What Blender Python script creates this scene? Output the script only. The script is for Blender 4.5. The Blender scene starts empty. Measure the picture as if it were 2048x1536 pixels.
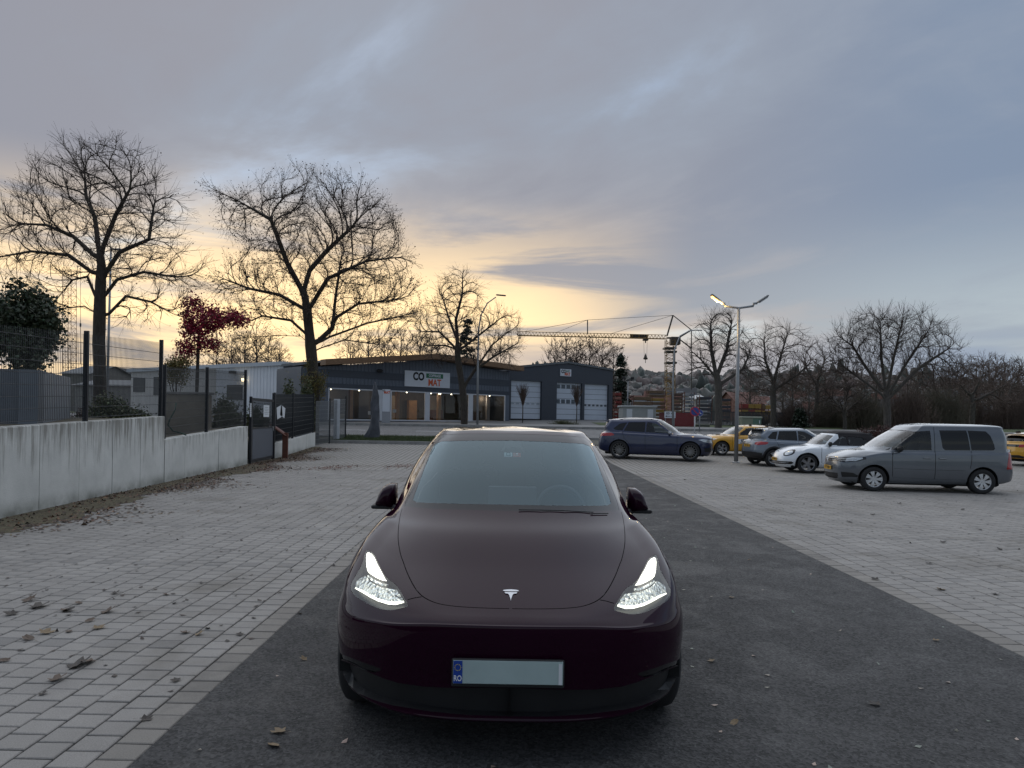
import bpy, bmesh, math, random
import numpy as np
from mathutils import Vector, Matrix, kdtree
from mathutils.geometry import delaunay_2d_cdt

SC = bpy.context.scene
COL = SC.collection
R = math.radians
rnd = random.Random(7)

# ------------------------------------------------------------------ camera
F = 1361.0            # focal length in pixels of the 2048 px wide photograph
CX, HY = 1024.0, 834.0   # principal column and horizon row
ROLL = R(1.0)
CAMH = 1.70
cam_data = bpy.data.cameras.new('camera')
cam = bpy.data.objects.new('camera', cam_data)
COL.objects.link(cam)
cam.location = (0, 0, CAMH)
cam.rotation_mode = 'XYZ'
cam.matrix_world = (Matrix.Translation((0, 0, CAMH)) @ Matrix.Rotation(R(90), 4, 'X') @ Matrix.Rotation(ROLL, 4, 'Z'))
cam_data.sensor_width = 36
cam_data.lens = 36 * F / 2048
cam_data.shift_y = (HY - 768) / 2048
cam_data.clip_start = 0.05
cam_data.clip_end = 6000
SC.camera = cam

def P(px, py, d):
    """world point seen at a photo pixel at distance d (along the lane)"""
    dx, dy = (px - CX) / F, -(py - HY) / F
    u = dx * math.cos(ROLL) - dy * math.sin(ROLL)
    v = dx * math.sin(ROLL) + dy * math.cos(ROLL)
    return Vector((u * d, d, CAMH + v * d))

def project(pts):
    """world -> photo pixels (numpy, n x 3)"""
    pts = np.asarray(pts, float)
    u = pts[:, 0] / pts[:, 1]
    v = (pts[:, 2] - CAMH) / pts[:, 1]
    dx = u * math.cos(ROLL) + v * math.sin(ROLL)
    dy = -u * math.sin(ROLL) + v * math.cos(ROLL)
    return np.stack([CX + dx * F, HY - dy * F], 1)

# ------------------------------------------------------------------ render settings
SC.render.engine = 'CYCLES'
SC.cycles.use_denoising = True
SC.cycles.max_bounces = 6
SC.cycles.diffuse_bounces = 2
SC.cycles.glossy_bounces = 3
SC.cycles.transmission_bounces = 4
SC.cycles.transparent_max_bounces = 8
SC.cycles.sample_clamp_indirect = 4
SC.view_settings.view_transform = 'Standard'
SC.view_settings.look = 'None'
SC.view_settings.exposure = 0.30
SC.view_settings.gamma = 1.0

# ------------------------------------------------------------------ node helpers
class NT:
    def __init__(self, tree):
        self.t = tree
    def n(self, typ, **kw):
        nd = self.t.nodes.new(typ)
        for k, v in kw.items():
            if hasattr(nd, k):
                setattr(nd, k, v)
        return nd
    def l(self, a, b):
        self.t.links.new(a, b)
    def setin(self, sock, v):
        if isinstance(v, bpy.types.NodeSocket):
            self.l(v, sock)
        elif v is not None:
            if sock.type == 'RGBA' and len(v) == 3:
                v = (*v, 1)
            sock.default_value = v
    def m(self, op, a, b=None, c=None, clamp=False):
        nd = self.n('ShaderNodeMath', operation=op, use_clamp=clamp)
        for i, x in enumerate((a, b, c)):
            if x is not None:
                self.setin(nd.inputs[i], x)
        return nd.outputs[0]
    def vm(self, op, a, b=None, out=0):
        nd = self.n('ShaderNodeVectorMath', operation=op)
        self.setin(nd.inputs[0], a)
        if b is not None:
            self.setin(nd.inputs[1], b)
        return nd.outputs[out]
    def mix(self, f, a, b, blend='MIX'):
        nd = self.n('ShaderNodeMix', data_type='RGBA', blend_type=blend)
        self.setin(nd.inputs[0], f); self.setin(nd.inputs[6], a); self.setin(nd.inputs[7], b)
        return nd.outputs[2]
    def ramp(self, f, stops, interp='LINEAR'):
        nd = self.n('ShaderNodeValToRGB')
        cr = nd.color_ramp
        cr.interpolation = interp
        while len(cr.elements) > 1:
            cr.elements.remove(cr.elements[-1])
        for i, (p, c) in enumerate(stops):
            e = cr.elements[0] if i == 0 else cr.elements.new(p)
            e.position = p
            if not hasattr(c, '__len__'):
                c = (c, c, c)
            e.color = (*c[:3], 1)
        self.setin(nd.inputs[0], f)
        return nd.outputs[0]
    def noise(self, vec, scale, detail=4, rough=0.55, lac=2.0, dist=0.0, out=0):
        nd = self.n('ShaderNodeTexNoise')
        if vec is not None:
            self.l(vec, nd.inputs['Vector'])
        for k, v in (('Scale', scale), ('Detail', detail), ('Roughness', rough), ('Lacunarity', lac), ('Distortion', dist)):
            self.setin(nd.inputs[k], v)
        return nd.outputs[out]
    def mapr(self, v, a, b, c=0.0, d=1.0, smooth=False):
        nd = self.n('ShaderNodeMapRange', interpolation_type='SMOOTHSTEP' if smooth else 'LINEAR')
        self.setin(nd.inputs[0], v)
        for i, x in zip((1, 2, 3, 4), (a, b, c, d)):
            nd.inputs[i].default_value = x
        return nd.outputs[0]
    def mapping(self, vec, scale=(1, 1, 1), rot=(0, 0, 0), loc=(0, 0, 0)):
        nd = self.n('ShaderNodeMapping')
        self.l(vec, nd.inputs[0])
        nd.inputs['Scale'].default_value = scale
        nd.inputs['Rotation'].default_value = rot
        nd.inputs['Location'].default_value = loc
        return nd.outputs[0]
    def comb(self, x, y, z):
        nd = self.n('ShaderNodeCombineXYZ')
        for i, v in enumerate((x, y, z)):
            self.setin(nd.inputs[i], v)
        return nd.outputs[0]
    def sep(self, v):
        nd = self.n('ShaderNodeSeparateXYZ')
        self.l(v, nd.inputs[0])
        return nd.outputs

# ------------------------------------------------------------------ world: dusk sky with broken cloud
SUN_AZ = R(-17)      # to the left of the lane direction (+Y)
FILL_EL = R(50)  # height of the added fill lamp, well above the horizon glow
w = bpy.data.worlds.new('World')
SC.world = w
w.use_nodes = True
w.node_tree.nodes.clear()
T = NT(w.node_tree)
gen = T.n('ShaderNodeTexCoord').outputs['Generated']
dvec = T.vm('NORMALIZE', gen)
dx_, dy_, dz_ = T.sep(dvec)
el = T.m('MAXIMUM', dz_, 0.0)
filld = (math.sin(SUN_AZ) * math.cos(FILL_EL), math.cos(SUN_AZ) * math.cos(FILL_EL), math.sin(FILL_EL))
sdot = T.vm('DOT_PRODUCT', dvec, filld, out=1)
sky = T.n('ShaderNodeTexSky', sky_type='NISHITA', sun_disc=False)
sky.sun_elevation = FILL_EL
sky.sun_rotation = SUN_AZ
sky.altitude = 300
sky.air_density = 1.2
sky.dust_density = 2.0
sky.ozone_density = 2.0
# flattened azimuth measure: -1 (away) .. 1 (towards the sun)
hx = T.m('MULTIPLY', dx_, math.sin(SUN_AZ)); hy = T.m('MULTIPLY', dy_, math.cos(SUN_AZ))
hlen = T.m('SQRT', T.m('ADD', T.m('MULTIPLY', dx_, dx_), T.m('MULTIPLY', dy_, dy_)))
azd = T.m('DIVIDE', T.m('ADD', hx, hy), T.m('MAXIMUM', hlen, 0.001))
side = T.m('DIVIDE', dx_, T.m('MAXIMUM', T.m('ADD', T.m('ABSOLUTE', dy_), 0.3), 0.01))
SKYX, SKYY = 8.1, 0.3
# clear air
clear_ = T.ramp(el, [(0.0, (0.58, 0.66, 0.68)), (0.08, (0.60, 0.69, 0.71)), (0.18, (0.50, 0.60, 0.66)), (0.30, (0.30, 0.40, 0.53)), (0.6, (0.245, 0.335, 0.485)), (1.0, (0.25, 0.34, 0.48))])
clear_ = T.mix(0.05, clear_, sky.outputs[0])
# cloud sheet in perspective, combed out towards the sunset
den = T.m('ADD', el, 0.16)
cu = T.m('DIVIDE', dx_, den); cv = T.m('DIVIDE', dy_, den)
cvec = T.mapping(T.comb(cu, cv, 0.0), rot=(0, 0, R(-48)))
cbig = T.mapping(cvec, scale=(0.66, 0.44, 1), loc=(SKYX, SKYY, 0))
warp = T.noise(cbig, 1.2, 3, 0.5, out=1)
cbig = T.vm('ADD', cbig, T.vm('MULTIPLY', T.vm('SUBTRACT', warp, (0.5, 0.5, 0.5)), (0.55, 0.55, 0.0)))
big = T.noise(cbig, 0.85, 7, 0.52, 2.1, 0.2)
fine = T.noise(T.mapping(cvec, scale=(1.2, 0.70, 1), loc=(4.1, 2.2, 0)), 2.2, 8, 0.58, 2.1, 0.5)
dens = T.m('ADD', T.m('MULTIPLY', big, 0.74), T.m('MULTIPLY', fine, 0.26))
bias = T.m('ADD', dens, T.mapr(side, -0.9, 0.9, 0.10, -0.06))
cover = T.mapr(bias, 0.29, 0.46, 0.0, 1.0, True)
thick = T.mapr(bias, 0.385, 0.56, 0.0, 1.0, True)
warm_az = T.mapr(azd, 0.60, 1.0, 0.0, 1.0, True)
lowsun = T.m('MULTIPLY', warm_az, T.mapr(el, 0.40, 0.11, 0.0, 1.0, True))
cl_lit = T.mix(lowsun, (0.355, 0.40, 0.48), (0.80, 0.64, 0.50))
cl_dark = T.mix(warm_az, T.mix(T.mapr(el, 0.30, 0.10, 0.0, 1.0, True), (0.245, 0.31, 0.425), (0.50, 0.57, 0.61)), (0.345, 0.345, 0.39))
cloud = T.mix(thick, cl_lit, cl_dark)
skyc = T.mix(T.m('MULTIPLY', cover, 0.95), clear_, cloud)
# golden clear strip above the horizon on the sun side, broken by streaks
glow_az = T.mapr(azd, 0.84, 0.985, 0.0, 1.0, True)
strip_ = T.m('MULTIPLY', T.mapr(el, 0.005, 0.075, 0.15, 1.0, True), T.mapr(el, 0.32, 0.13, 0.0, 1.0, True))
brk = T.noise(T.mapping(T.comb(T.m('MULTIPLY', side, 1.3), T.m('MULTIPLY', el, 8.0), 0.0), rot=(0, 0, R(14)), loc=(1.3, 0.2, 0)), 2.0, 7, 0.6, 2.0, 0.7)
strip_ = T.m('MULTIPLY', T.m('MULTIPLY', strip_, glow_az), T.mapr(brk, 0.34, 0.55, 0.08, 1.0, True))
skyc = T.mix(T.m('MULTIPLY', strip_, 0.96), skyc, (1.66, 1.20, 0.64))
# low grey stratus bands near the horizon
bandn = T.noise(T.mapping(T.comb(T.m('MULTIPLY', side, 0.50), T.m('MULTIPLY', el, 7.0), 0.0), rot=(0, 0, R(-12)), loc=(0.4, 0.55, 0)), 2.2, 5, 0.42, 2.0, 0.2)
band = T.m('MULTIPLY', T.mapr(bandn, 0.47, 0.52, 0.0, 1.0, True), T.mapr(el, 0.125, 0.085, 0.0, 1.0, True))
bandc = T.mix(warm_az, (0.34, 0.41, 0.53), (0.64, 0.55, 0.50))
skyc = T.mix(T.m('MULTIPLY', band, 0.80), skyc, bandc)
bg = T.n('ShaderNodeBackground')
T.l(skyc, bg.inputs[0]); bg.inputs[1].default_value = 0.75
wo = T.n('ShaderNodeOutputWorld')
T.l(bg.outputs[0], wo.inputs[0])

# added fill lamp, lifts ground tones above the sky's light (wide, without hard shadows)
sl = bpy.data.lights.new('sun', 'SUN')
sl.energy = 1.3; sl.angle = R(120); sl.color = (0.92, 0.96, 1.0)
so = bpy.data.objects.new('sun', sl); COL.objects.link(so)
so.rotation_euler = Vector(filld).to_track_quat('Z', 'Y').to_euler()

# ------------------------------------------------------------------ object helpers
def empty(name, loc=(0, 0, 0), rz=0, parent=None):
    o = bpy.data.objects.new(name, None); COL.objects.link(o)
    o.location = loc; o.rotation_euler = (0, 0, rz); o.empty_display_size = 0.1
    if parent: o.parent = parent
    return o

def tag(o, label=None, cat=None, group=None, kind=None):
    if label: o['label'] = label
    if cat: o['category'] = cat
    if group: o['group'] = group
    if kind: o['kind'] = kind
    return o

def mesh_obj(name, v, f, mat, parent=None, smooth=False, loc=None, normals=None, rot=None):
    me = bpy.data.meshes.new(name)
    me.from_pydata([tuple(map(float, p)) for p in v], [], [tuple(int(i) for i in q) for q in f])
    if mat is not None: me.materials.append(mat)
    if smooth or normals is not None:
        me.polygons.foreach_set('use_smooth', [True] * len(me.polygons))
    if normals is not None:
        me.normals_split_custom_set_from_vertices([tuple(map(float, n)) for n in normals])
    me.update()
    o = bpy.data.objects.new(name, me); COL.objects.link(o)
    if parent: o.parent = parent
    if loc is not None: o.location = loc
    if rot is not None: o.rotation_euler = rot
    return o

def dup(o, parent=None, loc=None, rot=None):
    c = o.copy(); COL.objects.link(c); c.parent = parent
    if loc is not None: c.location = loc
    if rot is not None: c.rotation_euler = rot
    for ch in o.children: dup(ch, c)
    return c

class MB:
    """collects simple solids into one mesh"""
    def __init__(self): self.v = []; self.f = []
    def add(self, v, f):
        b = len(self.v); self.v += [tuple(p) for p in v]; self.f += [tuple(i + b for i in q) for q in f]
        return self
    def box(self, c, s, rz=0.0, M=None):
        x, y, z = s[0] / 2, s[1] / 2, s[2] / 2
        v = [Vector((sx * x, sy * y, sz * z)) for sx in (-1, 1) for sy in (-1, 1) for sz in (-1, 1)]
        m = Matrix.Translation(c) @ Matrix.Rotation(rz, 4, 'Z')
        if M is not None: m = Matrix.Translation(c) @ M.to_4x4()
        v = [m @ p for p in v]
        return self.add(v, [(0, 1, 3, 2), (4, 6, 7, 5), (0, 4, 5, 1), (2, 3, 7, 6), (0, 2, 6, 4), (1, 5, 7, 3)])
    def cbox(self, c, s, b, rz=0.0, M=None):
        """box with chamfered vertical and horizontal edges"""
        x, y, z = s[0] / 2, s[1] / 2, s[2] / 2
        b = min(b, x * .9, y * .9, z * .9)
        v = []
        for zz, ins in ((-z, b), (-z + b, 0), (z - b, 0), (z, b)):
            X, Y = x - ins, y - ins
            k = b
            v += [(-X + k, -Y, zz), (X - k, -Y, zz), (X, -Y + k, zz), (X, Y - k, zz), (X - k, Y, zz), (-X + k, Y, zz), (-X, Y - k, zz), (-X, -Y + k, zz)]
        f = []
        for r_ in range(3):
            for i in range(8):
                j = (i + 1) % 8
                f.append((r_ * 8 + i, r_ * 8 + j, r_ * 8 + 8 + j, r_ * 8 + 8 + i))
        f.append(tuple(range(7, -1, -1))); f.append(tuple(range(24, 32)))
        m = Matrix.Translation(c) @ (M.to_4x4() if M is not None else Matrix.Rotation(rz, 4, 'Z'))
        return self.add([m @ Vector(p) for p in v], f)
    def tube(self, pts, rad, n=8, caps=True):
        pts = [Vector(p) for p in pts]
        if not hasattr(rad, '__len__'): rad = [rad] * len(pts)
        rings = []
        up = Vector((0, 0, 1))
        prev = None
        for i, p in enumerate(pts):
            d = (pts[min(i + 1, len(pts) - 1)] - pts[max(i - 1, 0)])
            d = d.normalized() if d.length > 1e-9 else up
            if prev is None:
                a = d.cross(up)
                if a.length < 1e-3: a = d.cross(Vector((1, 0, 0)))
            else:
                a = prev - d * prev.dot(d)
                if a.length < 1e-4: a = d.cross(up)
            a.normalize(); prev = a
            b = d.cross(a)
            rings.append([p + (a * math.cos(2 * math.pi * k / n) + b * math.sin(2 * math.pi * k / n)) * rad[i] for k in range(n)])
        v = [q for r_ in rings for q in r_]
        f = []
        for i in range(len(pts) - 1):
            for k in range(n):
                k2 = (k + 1) % n
                f.append((i * n + k, i * n + k2, (i + 1) * n + k2, (i + 1) * n + k))
        if caps:
            f.append(tuple(range(n - 1, -1, -1))); f.append(tuple((len(pts) - 1) * n + k for k in range(n)))
        return self.add(v, f)
    def prism(self, poly, h0, h1, frame=None):
        """polygon (2D) extruded between h0 and h1 along the third axis of frame"""
        n = len(poly)
        fr = frame or (lambda a, b, c: (a, b, c))
        v = [fr(a, b, h0) for a, b in poly] + [fr(a, b, h1) for a, b in poly]
        f = [tuple(range(n - 1, -1, -1)), tuple(range(n, 2 * n))]
        for i in range(n):
            j = (i + 1) % n
            f.append((i, j, n + j, n + i))
        return self.add(v, f)
    def lathe(self, prof, n=24, c=(0, 0, 0), axis='Z'):
        v = []; f = []
        for k in range(n):
            a = 2 * math.pi * k / n
            for r_, z in prof:
                if axis == 'Z': q = (r_ * math.cos(a), r_ * math.sin(a), z)
                else: q = (z, r_ * math.cos(a), r_ * math.sin(a))
                v.append((q[0] + c[0], q[1] + c[1], q[2] + c[2]))
        m = len(prof)
        for k in range(n):
            k2 = (k + 1) % n
            for i in range(m - 1):
                f.append((k * m + i, k2 * m + i, k2 * m + i + 1, k * m + i + 1))
        return self.add(v, f)
    def build(self, name, mat, parent=None, smooth=False, loc=None, rot=None):
        o = mesh_obj(name, self.v, self.f, mat, parent, smooth, loc, None, rot)
        return o

def fix_normals(o):
    bm = bmesh.new(); bm.from_mesh(o.data)
    bmesh.ops.recalc_face_normals(bm, faces=bm.faces)
    bm.to_mesh(o.data); bm.free()
    return o

def text_mesh(name, body, size, mat, parent=None, M=None, extrude=0.002, bold=0.0, sx=1.0, align='CENTER', spacing=1.0):
    cu_ = bpy.data.curves.new(name, 'FONT')
    cu_.body = body; cu_.size = size; cu_.extrude = extrude; cu_.offset = bold
    cu_.align_x = align; cu_.align_y = 'CENTER'; cu_.resolution_u = 3; cu_.space_character = spacing
    tmp = bpy.data.objects.new(name, cu_); COL.objects.link(tmp)
    dg = bpy.context.evaluated_depsgraph_get()
    me = bpy.data.meshes.new_from_object(tmp.evaluated_get(dg))
    bpy.data.objects.remove(tmp)
    me.name = name
    me.materials.clear(); me.materials.append(mat)
    S = Matrix.Diagonal((sx, 1, 1, 1))
    me.transform((M if M is not None else Matrix.Identity(4)) @ S)
    o = bpy.data.objects.new(name, me); COL.objects.link(o)
    if parent: o.parent = parent
    return o

# ------------------------------------------------------------------ materials
def principled(name):
    mt = bpy.data.materials.new(name); mt.use_nodes = True
    mt.node_tree.nodes.clear()
    t = NT(mt.node_tree)
    b = t.n('ShaderNodeBsdfPrincipled'); o = t.n('ShaderNodeOutputMaterial')
    t.l(b.outputs[0], o.inputs[0])
    return mt, t, b

def mat(name, col, rough=0.6, metal=0.0, var=0.12, scale=3.0, bump=0.0, bscale=40.0, spec=None, coat=0.0, emit=None, estr=0.0, coatr=0.05, stretch=(1, 1, 1)):
    """plain surface with grain and slight unevenness"""
    mt, t, b = principled(name)
    b.inputs['Roughness'].default_value = rough
    b.inputs['Metallic'].default_value = metal
    if spec is not None: b.inputs['Specular IOR Level'].default_value = spec
    if coat: b.inputs['Coat Weight'].default_value = coat; b.inputs['Coat Roughness'].default_value = coatr
    tc = t.n('ShaderNodeTexCoord').outputs['Object']
    vec = t.mapping(tc, scale=stretch)
    if var > 0:
        n1 = t.noise(vec, scale, 5, 0.6)
        f = t.mapr(n1, 0.25, 0.75, 1 - var, 1 + var)
        c = t.mix(1.0, (*col, 1), t.comb(f, f, f), 'MULTIPLY')
        t.l(c, b.inputs['Base Color'])
        t.l(t.mapr(n1, 0.2, 0.8, max(rough - 0.08, 0.02), min(rough + 0.08, 1)), b.inputs['Roughness'])
    else:
        b.inputs['Base Color'].default_value = (*col, 1)
    if bump > 0:
        bn = t.n('ShaderNodeBump'); bn.inputs['Strength'].default_value = 1.0; bn.inputs['Distance'].default_value = bump
        t.l(t.noise(vec, bscale, 4, 0.6), bn.inputs['Height']); t.l(bn.outputs[0], b.inputs['Normal'])
    if emit is not None:
        b.inputs['Emission Color'].default_value = (*emit, 1); b.inputs['Emission Strength'].default_value = estr
    return mt

def glass(name, tint=(0.05, 0.06, 0.07), trans=0.4, film=0.0, filmcol=(0.5, 0.55, 0.58), ior=1.5, refl=1.6, gcol=(1, 1, 1)):
    """thin pane: sees through, mirrors the sky, may carry a film of mist"""
    mt = bpy.data.materials.new(name); mt.use_nodes = True; mt.node_tree.nodes.clear()
    t = NT(mt.node_tree)
    tr = t.n('ShaderNodeBsdfTransparent'); tr.inputs[0].default_value = (*tint, 1)
    gl = t.n('ShaderNodeBsdfGlossy'); gl.inputs[0].default_value = (*gcol, 1); gl.inputs['Roughness'].default_value = 0.02
    fr = t.n('ShaderNodeFresnel'); fr.inputs[0].default_value = ior
    base = tr.outputs[0]
    if film > 0:
        df = t.n('ShaderNodeBsdfDiffuse'); df.inputs[0].default_value = (*filmcol, 1)
        mx0 = t.n('ShaderNodeMixShader')
        tc = t.n('ShaderNodeTexCoord').outputs['Object']
        t.l(t.mapr(t.noise(tc, 3.0, 5, 0.6), 0.3, 0.7, film * 0.8, film * 1.2), mx0.inputs[0])
        t.l(base, mx0.inputs[1]); t.l(df.outputs[0], mx0.inputs[2]); base = mx0.outputs[0]
    mx = t.n('ShaderNodeMixShader')
    t.l(t.m('MULTIPLY', fr.outputs[0], refl, clamp=True), mx.inputs[0]); t.l(base, mx.inputs[1]); t.l(gl.outputs[0], mx.inputs[2])
    o = t.n('ShaderNodeOutputMaterial'); t.l(mx.outputs[0], o.inputs[0])
    return mt
# ================================================================== GROUND
_ty = [-60, 26, 34, 37, 48, 56, 70, 100, 180, 320, 5000]
_tz = [0, 0, .22, .48, .92, 1.2, 1.55, 1.6, -1.0, -2.0, -2.0]
def zt(y):
    return float(np.interp(y, _ty, _tz))

def strip(name, x0, x1, y0, y1, dz, mt, kind='structure', parent=None, ny=None, nx=1):
    ys = sorted(set([y0, y1] + [t for t in _ty if y0 < t < y1]))
    v = []; f = []
    for y in ys:
        for i in range(nx + 1):
            v.append((x0 + (x1 - x0) * i / nx, y, zt(y) + dz))
    for j in range(len(ys) - 1):
        for i in range(nx):
            a = j * (nx + 1) + i
            f.append((a, a + 1, a + nx + 2, a + nx + 1))
    o = mesh_obj(name, v, f, mt, parent)
    if kind and not parent: o['kind'] = kind
    return o

def concrete_paver_mat(name, base, var=0.16, island=True, dirt=(0.10, 0.085, 0.06), damount=0.5):
    mt, t, b = principled(name)
    tc = t.n('ShaderNodeNewGeometry')
    pos = tc.outputs['Position']
    r_ = tc.outputs['Random Per Island'] if island else t.n('ShaderNodeObjectInfo').outputs['Random']
    f = t.mapr(r_, 0, 1, 1 - var, 1 + var)
    sp = t.mapr(t.noise(pos, 150, 4, 0.75), 0.3, 0.75, 0.70, 1.28)
    cl = t.mapr(t.noise(pos, 1.3, 5, 0.6), 0.3, 0.7, 0.86, 1.10)
    k = t.m('MULTIPLY', t.m('MULTIPLY', f, sp), cl)
    c = t.mix(1.0, (*base, 1), t.comb(k, k, k), 'MULTIPLY')
    d = t.m('MULTIPLY', t.mapr(t.noise(pos, 0.55, 6, 0.65), 0.52, 0.72, 0, 1, True), damount)
    c = t.mix(d, c, dirt)
    # odd scuffs and droppings
    s = t.mapr(t.noise(pos, 7.0, 3, 0.5), 0.70, 0.76, 0, 0.5, True)
    c = t.mix(s, c, (0.16, 0.15, 0.13))
    t.l(c, b.inputs['Base Color'])
    b.inputs['Roughness'].default_value = 0.78
    b.inputs['Specular IOR Level'].default_value = 0.35
    bn = t.n('ShaderNodeBump'); bn.inputs['Distance'].default_value = 0.0015
    t.l(t.noise(pos, 180, 3, 0.7), bn.inputs['Height']); t.l(bn.outputs[0], b.inputs['Normal'])
    return mt

M_pav = concrete_paver_mat('paver concrete', (0.295, 0.276, 0.255), 0.07)
M_pav1 = concrete_paver_mat('paver concrete single', (0.295, 0.276, 0.255), 0.07, island=False)
M_pavd = concrete_paver_mat('dark paver', (0.235, 0.222, 0.208), 0.08)
M_pavd1 = concrete_paver_mat('dark paver single', (0.235, 0.222, 0.208), 0.08, island=False)
M_pave = concrete_paver_mat('edge paver', (0.25, 0.23, 0.205), 0.10, True, (0.05, 0.05, 0.05), 0.6)
M_pave1 = concrete_paver_mat('edge paver single', (0.25, 0.23, 0.205), 0.10, False, (0.05, 0.05, 0.05), 0.6)
M_joint = mat('joint sand', (0.016, 0.015, 0.010), 0.95, var=0.4, scale=6)
M_soil = mat('soil', (0.07, 0.06, 0.04), 0.95, var=0.5, scale=2.0, bump=0.02, bscale=14)

# asphalt: fine aggregate, damp and worn patches
def asphalt_mat(name, base=0.052):
    mt, t, b = principled(name)
    pos = t.n('ShaderNodeNewGeometry').outputs['Position']
    vo = t.n('ShaderNodeTexVoronoi'); t.l(pos, vo.inputs['Vector']); vo.inputs['Scale'].default_value = 70
    agg = t.sep(vo.outputs['Color'])[0]
    fine_ = t.noise(pos, 320, 3, 0.7)
    patch = t.noise(pos, 0.45, 6, 0.6, 2.0, 0.4)
    mid = t.noise(pos, 3.5, 6, 0.65)
    k = t.m('MULTIPLY', t.mapr(agg, 0, 1, 0.55, 1.5), t.mapr(fine_, 0.3, 0.7, 0.7, 1.35))
    k = t.m('MULTIPLY', k, t.mapr(patch, 0.3, 0.7, 0.88, 1.12))
    k = t.m('MULTIPLY', k, t.mapr(mid, 0.3, 0.7, 0.86, 1.14))
    c = t.mix(1.0, (base, base * .975, base * .96, 1), t.comb(k, k, k), 'MULTIPLY')
    spots = t.mapr(t.noise(pos, 4.2, 2, 0.5), 0.71, 0.75, 0, 0.35, True)
    c = t.mix(spots, c, (0.17, 0.16, 0.15))
    # grains of light stone
    v2 = t.n('ShaderNodeTexVoronoi'); t.l(pos, v2.inputs['Vector']); v2.inputs['Scale'].default_value = 38
    g = t.m('MULTIPLY', t.mapr(v2.outputs['Distance'], 0.10, 0.16, 1, 0), t.mapr(t.sep(v2.outputs['Color'])[1], 0.90, 0.93, 0, 1))
    c = t.mix(t.m('MULTIPLY', g, 0.55), c, (0.30, 0.30, 0.29))
    t.l(c, b.inputs['Base Color'])
    wet = t.mapr(t.noise(pos, 1.6, 7, 0.72, 2.1, 0.6), 0.46, 0.60, 0, 1, True)
    t.l(t.mapr(wet, 0, 1, 0.85, 0.66), b.inputs['Roughness'])
    b.inputs['Specular IOR Level'].default_value = 0.25
    bn = t.n('ShaderNodeBump'); bn.inputs['Distance'].default_value = 0.004; bn.inputs['Strength'].default_value = 0.8
    t.l(t.m('ADD', t.m('MULTIPLY', vo.outputs['Distance'], 1.0), t.m('MULTIPLY', fine_, 0.6)), bn.inputs['Height'])
    t.l(bn.outputs[0], b.inputs['Normal'])
    return mt
M_asph = asphalt_mat('asphalt lane', 0.062)
M_road = asphalt_mat('asphalt street', 0.16)

# far paving: the same bond as a texture where single stones are too small
def far_paving(name):
    mt, t, b = principled(name)
    pos = t.n('ShaderNodeNewGeometry').outputs['Position']
    sx, sy, sz = t.sep(pos)
    br = t.n('ShaderNodeTexBrick')
    t.l(t.comb(sy, sx, 0.0), br.inputs['Vector'])
    br.offset = 0.5
    br.inputs['Color1'].default_value = (0.29, 0.272, 0.25, 1); br.inputs['Color2'].default_value = (0.335, 0.315, 0.29, 1)
    br.inputs['Mortar'].default_value = (0.05, 0.045, 0.03, 1)
    br.inputs['Scale'].default_value = 1.0; br.inputs['Brick Width'].default_value = 0.165; br.inputs['Row Height'].default_value = 0.2
    br.inputs['Mortar Size'].default_value = 0.014
    c = t.mix(t.mapr(t.noise(pos, 0.5, 6, 0.65), 0.5, 0.72, 0, 0.4, True), br.outputs[0], (0.10, 0.085, 0.06))
    t.l(c, b.inputs['Base Color']); b.inputs['Roughness'].default_value = 0.8
    return mt
M_farpav = far_paving('far paving')

# the big sheet out to the horizon
M_field = mat('field', (0.075, 0.085, 0.04), 0.95, var=0.4, scale=0.05)
gx = [-5000, -800, -200, -60, 0, 60, 200, 800, 5000]
gy = [-60, -20] + [t for t in _ty[1:-1]] + [900, 2000, 5000]
gv = [(x, y, zt(y) - 0.06) for y in gy for x in gx]
gf = [(j * 9 + i, j * 9 + i + 1, j * 9 + i + 10, j * 9 + i + 9) for j in range(len(gy) - 1) for i in range(8)]
tag(mesh_obj('ground', gv, gf, M_field), kind='structure')

LX0, LX1 = -1.80, 3.80
strip('asphalt_lane', LX0, LX1, -4, 34.2, 0.0, M_asph)
PL = strip('paving_left', -9.6, LX0, -4, 34.2, -0.014, M_joint)
PR = strip('paving_right', LX1, 60, -4, 35.0, -0.014, M_joint)
strip('far_paving_left', -9.6, LX0, 21.0, 34.2, -0.001, M_farpav)
strip('far_paving_right', LX1, 60, 21.0, 35.0, -0.001, M_farpav)

# ---- single stones
PW, PD, JT = 0.200, 0.165, 0.0115
def paver_geo(lx, ly):
    hx_, hy_ = (lx - JT) / 2, (ly - JT) / 2
    v = []
    for z, ins in ((-0.03, 0.0), (-0.0045, 0.0), (0.0, 0.005)):
        v += [(-hx_ + ins, -hy_ + ins, z), (hx_ - ins, -hy_ + ins, z), (hx_ - ins, hy_ - ins, z), (-hx_ + ins, hy_ - ins, z)]
    f = [(8, 9, 10, 11)]
    for r_ in (0, 4):
        for i in range(4):
            j = (i + 1) % 4
            f.append((r_ + i, r_ + j, r_ + 4 + j, r_ + 4 + i))
    return np.array(v), f

def lay(x0, ncol, sgn, y0, y1):
    out = []
    for c in range(ncol):
        x = x0 + sgn * (c + 0.5) * PW
        off = PD * 0.5 * (c % 2)
        n = int((y1 - y0) / PD)
        for k in range(n):
            y = y0 + off + (k + 0.5) * PD
            bay = abs(((y - 4.90 + 1.31) % 2.62) - 1.31) < PD * 0.5
            kind = 'edge' if c == 0 else ('dark' if (bay and c % 2 == 1 and c > 1) else 'grey')
            out.append((x, y, kind))
    return out

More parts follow.
